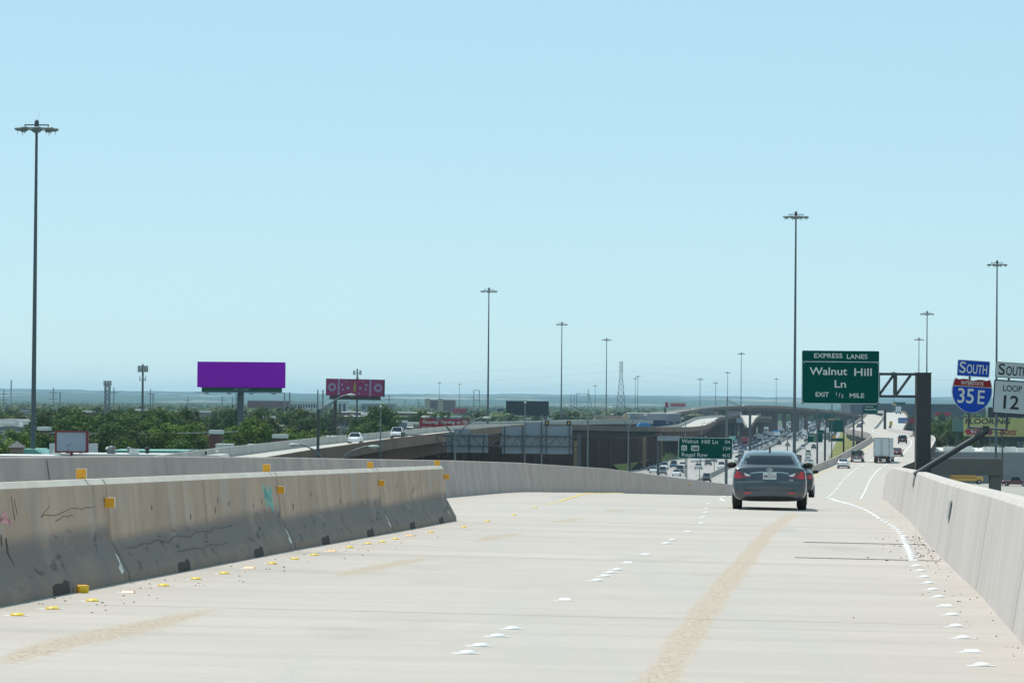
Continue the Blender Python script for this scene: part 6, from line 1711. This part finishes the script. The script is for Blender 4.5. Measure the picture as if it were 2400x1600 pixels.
M_bark = mat('bark', (0.07, 0.055, 0.045), 0.95, var=0.3, scale=2, streak=(3, 3, 0.6))
def crown_mesh(seed, nclump, nleaf, leaf, m, flat=0.8):
    """many leaf-sized faces gathered in clumps through the crown; unit radius about 1"""
    rnd = random.Random(seed); mb = MB(); clumps = []
    for k in range(nclump):
        while True:
            p = Vector((rnd.uniform(-1, 1), rnd.uniform(-1, 1), rnd.uniform(-1, 1)))
            if 0.25 < p.length < 0.95: break
        p.z = p.z * flat + 0.05
        if p.z < -0.55: p.z = -0.55 + rnd.uniform(0, 0.3)
        clumps.append((p, rnd.uniform(0.20, 0.40)))
    for p, r in clumps:
        for q in range(nleaf // nclump):
            v = Vector((rnd.gauss(0, 1), rnd.gauss(0, 1), rnd.gauss(0, 1))).normalized()
            c = p + v * r * (rnd.random() ** 0.35); c.z -= 0.08 * r
            nrm = (v + Vector((rnd.gauss(0, 0.6), rnd.gauss(0, 0.6), rnd.gauss(0.5, 0.5)))).normalized()
            a = nrm.orthogonal().normalized(); a = Matrix.Rotation(rnd.uniform(0, 6.28), 3, nrm) @ a; b = nrm.cross(a)
            s = leaf * rnd.uniform(0.6, 1.4)
            mb.add([c + a * s, c + b * s * 0.8 + nrm * s * 0.15, c - a * s * 0.9, c - b * s * 0.8 + nrm * s * 0.1], [(0, 1, 2, 3)])
    return mb.mesh('crown', m)
def trunk_mesh(seed):
    rnd = random.Random(seed); mb = MB()
    mb.tube((0, 0, -1.6), (0.03, 0, -0.6), 0.075, 0.055, 8); top = Vector((0.03, 0, -0.6))
    for k in range(6):
        a = k * 1.05 + rnd.uniform(-0.3, 0.3); e = Vector((0.55 * math.cos(a), 0.55 * math.sin(a), rnd.uniform(-0.1, 0.4)))
        mid = top.lerp(e, 0.5) + Vector((0, 0, 0.08)); mb.tube(top, mid, 0.04, 0.026, 6); mb.tube(mid, e, 0.026, 0.01, 5)
    return mb.mesh('trunk', M_bark)
CROWN = {}
for mi in range(4):
    for v in range(3): CROWN[(mi, v)] = crown_mesh(100 + mi * 10 + v, 30 + 8 * v, 2600, 0.062, LEAF[mi], 0.72 + 0.1 * v)
CROWN_S = {(mi, v): crown_mesh(300 + mi * 10 + v, 16, 700, 0.11, LEAF[mi], 0.7) for mi in range(4) for v in range(2)}
TRUNK = [trunk_mesh(5), trunk_mesh(6)]
rt = random.Random(12)
def tree(x, d, r, hz, mi, label, group, small=False, wide=1.0):
    """r crown radius, hz crown centre height"""
    t = thing('tree', (x, d, 0), rt.uniform(0, 6.28), label, 'tree', group)
    me = CROWN_S[(mi, rt.randrange(2))] if small else CROWN[(mi, rt.randrange(3))]
    c = bpy.data.objects.new('crown', me); COL.objects.link(c); c.parent = t
    c.location = (0, 0, hz); c.scale = (r * wide, r * rt.uniform(0.9, 1.1) * wide, r * rt.uniform(0.85, 1.05))
    k = bpy.data.objects.new('trunk', TRUNK[rt.randrange(2)]); COL.objects.link(k); k.parent = t
    k.location = (0, 0, hz * 0.72); k.scale = (r, r, hz * 0.72 / 1.55)
    return t
def tree_px(px, py_top, d, wpx, mi, label, group, small=False):
    """tree whose top is at (px, py_top), crown wpx photo pixels wide"""
    tp = at(px, py_top, d); r = wpx / 2 * d / FPX
    hz = max(r * 0.62, tp.z - r * 0.78)
    return tree(tp.x, d, r, hz, mi, label, group, small)
G1 = 'trees of the near left grove'
for px, py, d, w_, mi, lab in ((30, 1010, 440, 120, 2, 'bright green tree at the left edge beside the brick cupola'), (75, 1012, 450, 90, 1, 'green tree behind the left light mast'), (108, 1020, 450, 80, 1, 'dark tree between the left mast and the red framed sign'),
                               (290, 1032, 430, 75, 1, 'low round tree over the teal roof right of the red framed sign'), (395, 994, 480, 100, 2, 'bright green rounded tree left of the purple billboard pole, left one'), (450, 987, 485, 105, 2, 'bright green tall rounded tree left of the purple billboard pole, right one'),
                               (545, 1000, 500, 60, 2, 'green tree directly left of the purple billboard pole'), (592, 985, 500, 90, 2, 'bright green tree directly right of the purple billboard pole'), (640, 972, 540, 120, 3, 'broad olive tree right of the purple billboard pole'),
                               (690, 1012, 520, 110, 2, 'bright green bush above the left viaduct parapet'), (735, 1010, 540, 70, 2, 'green tree left of the magenta billboard pole'), (870, 990, 620, 90, 1, 'green tree right of the magenta billboard pole above the viaduct'), (920, 996, 640, 70, 1, 'green tree behind the thin ball topped post'), (825, 998, 600, 60, 1, 'low green tree right of the magenta billboard pole'),
                               (980, 996, 700, 60, 3, 'grey green tree left of the red flooring billboard'), (540, 1035, 440, 60, 2, 'low bush near the purple billboard foot'), (420, 1040, 440, 80, 1, 'low bush in front of the bright rounded trees')):
    tree_px(px, py, d, w_, mi, lab, G1)
for k in range(22):
    px = 120 + k * 14 + rt.uniform(-6, 6)
    tree_px(px, 972 + rt.uniform(-6, 8) + max(0, (px - 330) * 0.1), 560 + rt.uniform(-40, 60), rt.uniform(80, 115), rt.choice([0, 0, 1]), 'dark green tree in the dense grove behind the red framed sign', 'dark grove')
for k in range(14):
    px = 125 + k * 18 + rt.uniform(-6, 6)
    tree_px(px, 1003 + rt.uniform(-10, 14), 480 + rt.uniform(-20, 30), rt.uniform(70, 100), rt.choice([0, 0, 1, 1]), 'dark leafy tree at the front of the grove above the teal roofs', 'front of the dark grove')
for k in range(34):
    px = rt.uniform(-30, 960)
    tree_px(px, 966 + rt.uniform(-8, 16), rt.uniform(640, 860), rt.uniform(55, 95), rt.choice([0, 0, 1, 3]), 'dark tree among the rooftops of the middle left plain', 'trees of the middle plain')
for k in range(60):
    px = rt.uniform(-30, 1010); d = rt.uniform(950, 1700)
    tree_px(px, 956 + rt.uniform(-7, 8) + px * 0.006, d, rt.uniform(30, 62), rt.choice([0, 1, 3, 1]), 'small hazy tree in the far left plain', 'trees of the far left plain', True)
for k in range(46):
    px = rt.uniform(980, 1560); d = rt.uniform(1250, 2300)
    tree_px(px, 964 + rt.uniform(-4, 12), d, rt.uniform(20, 40), rt.choice([0, 1, 3, 1]), 'small hazy tree behind the viaducts in the middle of the plain', 'trees behind the viaducts', True)
for k in range(40):
    px = rt.uniform(2150, 2430); d = rt.uniform(780, 1500)
    tree_px(px, rt.uniform(984, 1012), d, rt.uniform(36, 70), rt.choice([0, 1, 1, 3]), 'green tree below the route signs on the right side', 'trees on the right', d > 1000)
for k in range(26):
    px = rt.uniform(2110, 2430); d = rt.uniform(1500, 2600)
    tree_px(px, rt.uniform(966, 980), d, rt.uniform(18, 40), rt.choice([0, 1, 3]), 'small hazy tree in front of the long dark building on the right', 'far trees on the right', True)
for k in range(22):
    px = rt.uniform(1790, 2010); d = rt.uniform(2150, 3000)
    tree_px(px, rt.uniform(960, 972), d, rt.uniform(16, 30), rt.choice([0, 1]), 'tiny hazy tree beyond the curved connector bridge', 'trees beyond the connector', True)
# the far wooded plain reads as one mass
mb = MB(); rf = random.Random(8)
for k in range(6500):
    d = 1700 + 6900 * rf.random() ** 1.15
    x = rf.uniform(-0.19, 0.17) * d
    if abs(x - MX(d)) < 40 and d < 3200: continue
    if abs(mnoise.noise((x / 260, d / 400, 2))) < 0.06: continue
    r = rf.uniform(3.5, 7.5); h = rf.uniform(6, 11.5)
    c = Vector((x, d, h * 0.5)); vs = []
    n1 = 7
    for j, (rr_, zz_) in enumerate(((0.75, -0.5), (1.0, 0.05), (0.72, 0.38), (0.25, 0.52))):
        for q in range(n1):
            a = 2 * math.pi * (q + 0.5 * j) / n1; e = rf.uniform(0.75, 1.25)
            vs.append(c + Vector((rr_ * r * e * math.cos(a), rr_ * r * e * math.sin(a), zz_ * h * rf.uniform(0.85, 1.15))))
    fs = [(j * n1 + q, j * n1 + (q + 1) % n1, (j + 1) * n1 + (q + 1) % n1, (j + 1) * n1 + q) for j in range(3) for q in range(n1)] + [tuple(range(3 * n1, 4 * n1))]
    mb.add(vs, fs, rf.choice([0, 0, 1, 2]))
tag(mb.build('distant_woods', [LEAF[0], LEAF[1], LEAF[3]]), kind='stuff')
# ------------------------------------------------------------------ buildings
M_bwhite = mat('white_roof', (0.66, 0.66, 0.64), 0.8, var=0.08, scale=0.3)
M_roofw = mat('pale_flat_roof', (0.52, 0.52, 0.50), 0.85, var=0.12, scale=0.2)
M_teal = mat('teal_metal_roof', (0.16, 0.36, 0.32), 0.6, var=0.1, scale=0.8, streak=(4, 4, 1))
M_brick = mat('dark_brick', (0.155, 0.068, 0.06), 0.9, var=0.15, scale=0.4)
M_tan = mat('tan_stucco', (0.33, 0.26, 0.18), 0.9, var=0.08, scale=0.3)
M_greyw = mat('blue_grey_wall', (0.20, 0.215, 0.245), 0.85, var=0.06, scale=0.3)
M_offw = mat('pale_office_wall', (0.48, 0.49, 0.50), 0.8, var=0.05, scale=0.3)
M_wind = mat('dark_window', (0.04, 0.055, 0.075), 0.2, var=0.2, scale=0.4)
M_shing = mat('grey_shingles', (0.14, 0.14, 0.145), 0.9, var=0.2, scale=4)
M_bluea = mat('blue_awning', (0.03, 0.20, 0.50), 0.6, var=0.1)
def building(px0, px1, py_top, d, depth, wall, roof, label, base_z=0.0, rows=0, cols=0, units=0, wname='building', pitched=False, grp=None, yaw=0.0, wh=0.5, overhang=0.3):
    a, b = at(px0, py_top, d), at(px1, py_top, d)
    w_, h = b.x - a.x, (a.z + b.z) / 2 - base_z
    t = thing(wname, ((a.x + b.x) / 2, d, base_z), yaw, label, 'building', grp)
    mb = MB(); mb.box((0, depth / 2, h / 2 - 0.15), (w_, depth, h - 0.3)); mb.build('wall', wall, t)
    mb = MB()
    if pitched: mb.prism([(-w_ / 2 - overhang, 0), (w_ / 2 + overhang, 0), (w_ / 2 * 0.6, h * 0.3), (-w_ / 2 * 0.6, h * 0.3)], depth + 2 * overhang, Matrix.Translation((0, depth / 2, h - 0.3)))
    else: mb.box((0, depth / 2, h - 0.13), (w_ + overhang, depth + overhang, 0.3))
    mb.build('roof', roof, t)
    if rows:
        for r in range(rows):
            for c in range(cols):
                mb = MB(); cw = w_ / cols
                mb.box((-w_ / 2 + cw * (c + 0.5), -0.03, h * (r + 0.55) / rows - 0.2), (cw * 0.62, 0.12, h / rows * wh)); mb.build('window', M_wind, t)
    rb = random.Random(int(px0 * 7 + d))
    for k in range(units):
        mb = MB(); s = rb.uniform(0.6, 1.4); mb.box((rb.uniform(-w_ * 0.45, w_ * 0.45), rb.uniform(0.1, 0.8) * depth, h + 0.02 + s * 0.45), (s * 1.8, s * 1.4, s * 0.9)); mb.build('rooftop_unit', rb.choice([M_bwhite, M_galv, M_roofw]), t)
    return t
building(580, 676, 939, 2300, 60, M_brick, M_brick, 'large dark brick building with a stepped top right of the purple billboard pole', rows=0)
t = building(678, 746, 941, 2100, 40, M_offw, M_roofw, 'pale office block with three rows of windows left of the magenta billboard', rows=3, cols=11, wh=0.42)
t = building(792, 812, 940, 1900, 30, M_offw, M_roofw, 'narrow white building with dark openings below the magenta billboard', rows=2, cols=2, wh=0.6)
t = building(846, 924, 945, 2400, 50, M_greyw, M_roofw, 'long grey office with bands of dark glass right of the magenta billboard', rows=2, cols=6, wh=0.5)
t = building(790, 1010, 966, 1650, 60, M_brick, M_roofw, 'long low brick building with pale roof behind the thin ball topped post', units=8)
building(800, 880, 975, 1250, 40, M_greyw, M_roofw, 'grey low building behind the magenta billboard pole', units=6)
building(846, 922, 984, 980, 40, M_bwhite, M_bwhite, 'bright white low building above the viaduct trees', rows=1, cols=4, wh=0.3)
t = building(998, 1066, 937, 2900, 50, M_brick, M_tan, 'brick building with tan towers left of the light mast', rows=0)
for px in (1002, 1032): 
    a_ = at(px, 934, 2895); mb = MB(); mb.box((a_.x - t.location.x, -1, a_.z / 2), (4.5, 6, a_.z)); mb.build('tower', M_tan, t)
building(-40, 70, 998, 640, 25, M_greyw, M_roofw, 'blue grey low building with white roof units at the left edge', units=9, rows=1, cols=6, wh=0.35)
# roofs right below the parapet on the left
def roof_px(px0, px1, py0, d, depth, h, label, roof, wall, pitched=True):
    a, b = at(px0, py0, d), at(px1, py0, d); z = (a.z + b.z) / 2; w_ = b.x - a.x
    t = thing('low_building', ((a.x + b.x) / 2, d, 0), 0, label, 'building', 'low buildings at the left')
    mb = MB(); mb.box((0, depth / 2, (z - h) / 2), (w_ - 0.6, depth - 0.6, z - h)); mb.build('wall', wall, t)
    mb = MB(); mb.prism([(-w_ / 2, 0), (w_ / 2, 0), (w_ / 2 - (1.6 if pitched else 0.2), h), (-w_ / 2 + (1.6 if pitched else 0.2), h)], depth, Matrix.Translation((0, depth / 2, z - h))); mb.build('roof', roof, t)
    return t, z
t, z = roof_px(14, 118, 1052, 350, 9, 1.0, 'teal metal roof beside the brick cupola at the left edge', M_teal, M_tan)
t2, z2 = roof_px(222, 560, 1056, 372, 12, 0.8, 'long teal roof under the dark grove behind the pale flat roof', M_teal, M_tan)
t3, z3 = roof_px(110, 520, 1064.5, 330, 10, 0.4, 'long pale flat roof with vents just above the parapet at the left', M_roofw, M_greyw, False)
random.seed(15)
for k in range(14):
    x = random.uniform(-8, 8); s = random.uniform(0.25, 0.55); mb = MB()
    if k % 2: mb.box((x, random.uniform(1, 8), z3 + s * 0.5), (s * 1.6, s * 1.6, s))
    else: mb.lathe([(s * 0.4, 0), (s * 0.4, s * 0.8), (s * 0.75, s), (s * 0.6, s * 1.35), (0.03, s * 1.5)], (x, random.uniform(1, 8), z3), 10)
    mb.build('roof_vent', random.choice([M_bwhite, M_galv, M_darkb]), t3)
roof_px(-30, 120, 1067, 318, 8, 0.5, 'white flat roof edge in front of the teal roof at the left edge', M_bwhite, M_offw, False)
D = 345.0; a, b = at(22, 1048, D), at(57, 1068, D); zt = at(40, 1032, D).z
t = thing('cupola', ((a.x + b.x) / 2, D, 0), 0, 'small brick cupola with a grey pyramid roof at the left edge', 'roof tower')
w_ = (at(54, 1050, D).x - at(25.5, 1050, D).x)
mb = MB(); mb.box((0, 0, a.z / 2), (w_, w_, a.z)); mb.build('brick_shaft', mat('tan_brick', (0.25, 0.18, 0.14), 0.9, var=0.2, scale=5), t)
mb = MB(); e = w_ * 0.66; mb.add([(-e, -e, a.z), (e, -e, a.z), (e, e, a.z), (-e, e, a.z), (0, 0, zt)], [(3, 2, 1, 0), (0, 1, 4), (1, 2, 4), (2, 3, 4), (3, 0, 4)]); mb.build('pyramid_roof', M_shing, t)
for px0, px1, lab in ((117, 130, 'left white roof unit behind the red framed sign'), (207, 228, 'right white roof unit behind the red framed sign')):
    D = 345.0; a, b = at(px0, 1039, D), at(px1, 1062, D)
    t = thing('air_conditioner', ((a.x + b.x) / 2, D, b.z), 0, lab, 'roof unit', 'white roof units')
    mb = MB(); mb.box((0, 0, (a.z - b.z) / 2), (b.x - a.x, 0.9, a.z - b.z)); mb.build('casing', M_bwhite, t)
    mb = MB(); mb.box((0, 0, -0.06), (b.x - a.x - 0.1, 1.0, 0.12)); mb.build('curb', M_darkb, t)
    mb = MB(); mb.box((0, 0, -b.z / 2 - 0.1), (0.6, 0.6, b.z - 0.14)); mb.build('support', M_galv, t)
# scattered low roofs among the trees
rb = random.Random(19)
for k in range(70):
    d = rb.uniform(680, 2100); px = rb.uniform(-20, 980)
    zt = rb.uniform(6.0, 10.0); w_ = rb.uniform(14, 40)
    x = at(px, 970, d).x
    t = thing('low_building', (x, d, 0), rb.uniform(-0.2, 0.2), 'low white roofed building among the trees of the left plain', 'building', 'low roofs in the left plain')
    mb = MB(); mb.box((0, 0, zt / 2 - 0.1), (w_, 14, zt - 0.2)); mb.build('wall', rb.choice([M_brick, M_greyw, M_tan, M_offw]), t)
    mb = MB(); mb.box((0, 0, zt), (w_ + 0.5, 14.5, 0.35)); mb.build('roof', rb.choice([M_bwhite, M_roofw, M_roofw, M_brick, M_shing]), t)
for k in range(26):
    d = rb.uniform(1150, 2300); px = rb.uniform(1000, 1620)
    zt = rb.uniform(5, 9); w_ = rb.uniform(20, 60); x = at(px, 970, d).x
    if x > MX(d) - 30: continue
    t = thing('low_building', (x, d, 0), 0.1, 'low pale roofed building in the hazy middle of the plain', 'building', 'low roofs in the middle plain')
    mb = MB(); mb.box((0, 0, zt / 2 - 0.1), (w_, 20, zt - 0.2)); mb.build('wall', rb.choice([M_brick, M_greyw, M_tan, M_offw]), t)
    mb = MB(); mb.box((0, 0, zt), (w_ + 0.5, 20.5, 0.4)); mb.build('roof', rb.choice([M_bwhite, M_roofw, M_roofw, M_shing]), t)
for px, py, wpx, d, ww in ((368, 982, 20, 545, 0), (409, 983, 24, 550, 0), (72, 986, 34, 590, 1), (100, 1000, 22, 470, 0), (22, 990, 30, 600, 1), (505, 1008, 26, 470, 0), (596, 1041, 30, 430, 0), (525, 1040, 34, 425, 1), (655, 1018, 30, 480, 0), (716, 985, 20, 700, 0), (480, 962, 22, 900, 1), (330, 958, 24, 950, 0), (205, 962, 26, 880, 0), (940, 985, 26, 760, 1), (630, 975, 24, 600, 0), (560, 958, 20, 1000, 1)):
    q = at(px, py, d); w_ = wpx * d / FPX
    t = thing('low_building', (q.x, d, 0), 0.0, 'white topped building poking out between the near left trees', 'building', 'white tops between the trees')
    mb = MB(); mb.box((0, 1.5, q.z / 2 - 0.3), (w_, 3, q.z - 0.6)); mb.build('wall', [M_brick, M_greyw][ww], t)
    mb = MB(); mb.box((0, 1.5, q.z - 0.25), (w_ + 0.3, 3.4, 0.5)); mb.build('roof', M_bwhite, t)
# shops with grey roof and blue awning behind the viaduct
t = building(1395, 1472, 975, 1230, 30, M_tan, M_shing, 'long shop building with a grey roof and tan gable behind the viaduct', rows=1, cols=6, wh=0.4)
mb = MB(); q = at(1470, 966, 1225); mb.prism([(-2.2, 0), (2.2, 0), (0, 2.6)], 6, Matrix.Translation((q.x - t.location.x - 0.5, 2, q.z - 3.0))); mb.build('gable', M_tan, t)
t = building(1476, 1596, 968, 1400, 40, M_greyw, M_roofw, 'grey long roofed store behind the blue awning', rows=1, cols=8, wh=0.4)
mb = MB(); 
a, b = at(1489, 990, 1100), at(1530, 1002, 1100)
t = thing('awning', ((a.x + b.x) / 2, 1100, 0), 0, 'bright blue awning roof beside the navy hexagonal sign board', 'awning')
w_ = b.x - a.x
mb = MB(); mb.prism([(-w_ / 2, b.z), (w_ / 2, b.z), (w_ / 2 - 1.5, a.z), (-w_ / 2 + 1.5, a.z)], 8); mb.build('canopy', M_bluea, t)
for sx in (-0.45, 0, 0.45):
    mb = MB(); mb.box((sx * w_, 0, b.z / 2 - 0.02), (0.4, 0.4, b.z - 0.04)); mb.build('post', M_galv, t)
# far bank of things to the right
building(1993, 2310, 946, 2450, 70, mat('dark_slate_block', (0.035, 0.045, 0.062), 0.9, var=0.1, scale=0.05), M_shing, 'very long dark flat topped building across the right background')
M_wh = mat('warehouse_wall', (0.215, 0.225, 0.25), 0.85, var=0.05, scale=0.4, streak=(1, 1, 0.3))
t = building(2183, 2440, 1057, 720, 60, M_wh, M_bwhite, 'grey warehouse with a white roof edge behind the dark bridge bent at the right', units=0, overhang=0.0)
rb = random.Random(3)
for k in range(12):
    mb = MB(); x = rb.uniform(-8, 11); s = rb.uniform(0.5, 1.0); h_ = at(2300, 1057, 720).z
    mb.box((x, rb.uniform(1, 6), h_ + s * 0.5), (s * 2.2, s * 1.5, s)); mb.build('rooftop_unit', M_bwhite, t)
flat_strip('parking_lot', lambda d: at(2160, 1000, d).x, lambda d: at(2440, 1000, d).x, 560, 719, 0.025, mat('pale_parking_lot', (0.36, 0.34, 0.31), 0.9, var=0.1, scale=0.1), 12)
flat_strip('side_street', lambda d: at(2150, 1000, d).x, lambda d: at(2235, 1000, d).x, 790, 1010, 0.025, M_fw, 12)
flat_strip('grass_strip', lambda d: at(2150, 1000, d).x, lambda d: at(2460, 1000, d).x, 470, 556, 0.025, M_grass, 8)
# school bus and maroon pickup parked in front of the warehouse
g = ground_at(2266, 1134); t = thing('bus', (g.x, g.y, 0.03), -math.pi / 2 + 0.0, 'yellow bus parked in front of the grey warehouse behind the bent', 'bus')
mb = MB(); mb.box((0, -0.8, 1.75), (2.4, 5.2, 2.2)); mb.build('body', P['yellow'], t)
mb = MB(); mb.box((0, 2.5, 1.15), (2.0, 1.7, 0.95), taper=(0.9, 0.85)); mb.build('bonnet', P['yellow'], t)
for k in range(5):
    for s in (-1, 1):
        mb = MB(); mb.box((s * 1.205, -2.8 + k * 1.0, 2.2), (0.04, 0.75, 0.65)); mb.build('window', M_glass, t)
for s in (-1, 1):
    mb = MB(); mb.box((s * 1.21, -0.8, 1.35), (0.03, 5.1, 0.12)); mb.build('black_stripe', M_plast, t)
for x in (-1.0, 1.0):
    for y in (-2.2, 2.4): wheel(t, x, y, 0.48, 0.3)
g = ground_at(2380, 1139); vehicle('pickup', 'maroon', (g.x, g.y, 0.03), -math.pi / 2 - 0.3, 'maroon pickup parked by the warehouse at the right edge')
g = ground_at(2377, 1131); vehicle('suv', 'white', (g.x, g.y + 8, 0.03), -math.pi / 2, 'white car parked behind the maroon pickup')
for k in range(5):
    q = ground_at(2243 + k * 16, 1120); t = thing('utility_pole', (q.x, 700 + 30 * k, 0), 0, 'dark utility pole behind the bridge bent on the right', 'utility pole', 'utility poles on the right')
    mb = MB(); mb.tube((0, 0, 0), (0, 0, 11.5), 0.16, 0.12, 7); mb.build('pole', M_steelb, t)
    mb = MB(); mb.box((0, 0, 10.8), (2.4, 0.14, 0.16)); mb.build('cross_arm', M_steelb, t)
# big bent cap standing by itself at the right
M_bentc = mat('bent_concrete', (0.15, 0.128, 0.115), 0.9, var=0.08, scale=0.3)
D = 400.0; a, b = at(2150, 1073, D), at(2348, 1113, D)
t = thing('bridge_bent', (b.x, D, 0), 0, 'massive brown bridge bent with a deep cap and one column right of the gantry', 'bridge bent')
w_ = b.x - a.x; zt, zb = at(2300, 1074, D).z, at(2300, 1113, D).z
mb = MB(); mb.prism([(0, zt), (0, zb), (-w_, zb), (-w_, zt)], 1.9); mb.build('cap', M_bentc, t)
for x in (-0.8, -w_ + 0.9):
    mb = MB(); mb.box((x, 0.0, zb / 2 - 0.01), (1.25, 1.5, zb - 0.03)); mb.build('column', M_bentc, t)
# ------------------------------------------------------------------ the hazy air
mh = bpy.data.materials.new('haze'); mh.use_nodes = True
n = mh.node_tree.nodes; n.clear()
pv = n.new('ShaderNodeVolumePrincipled'); ou = n.new('ShaderNodeOutputMaterial')
pv.inputs['Color'].default_value = (0.50, 0.77, 1.0, 1)
pv.inputs['Density'].default_value = 0.000055
pv.inputs['Anisotropy'].default_value = 0.3
mh.node_tree.links.new(pv.outputs[0], ou.inputs['Volume'])
mb = MB(); mb.box((0, 9850, 47.5), (29000, 21400, 99))
tag(mb.build('haze', mh), kind='stuff')
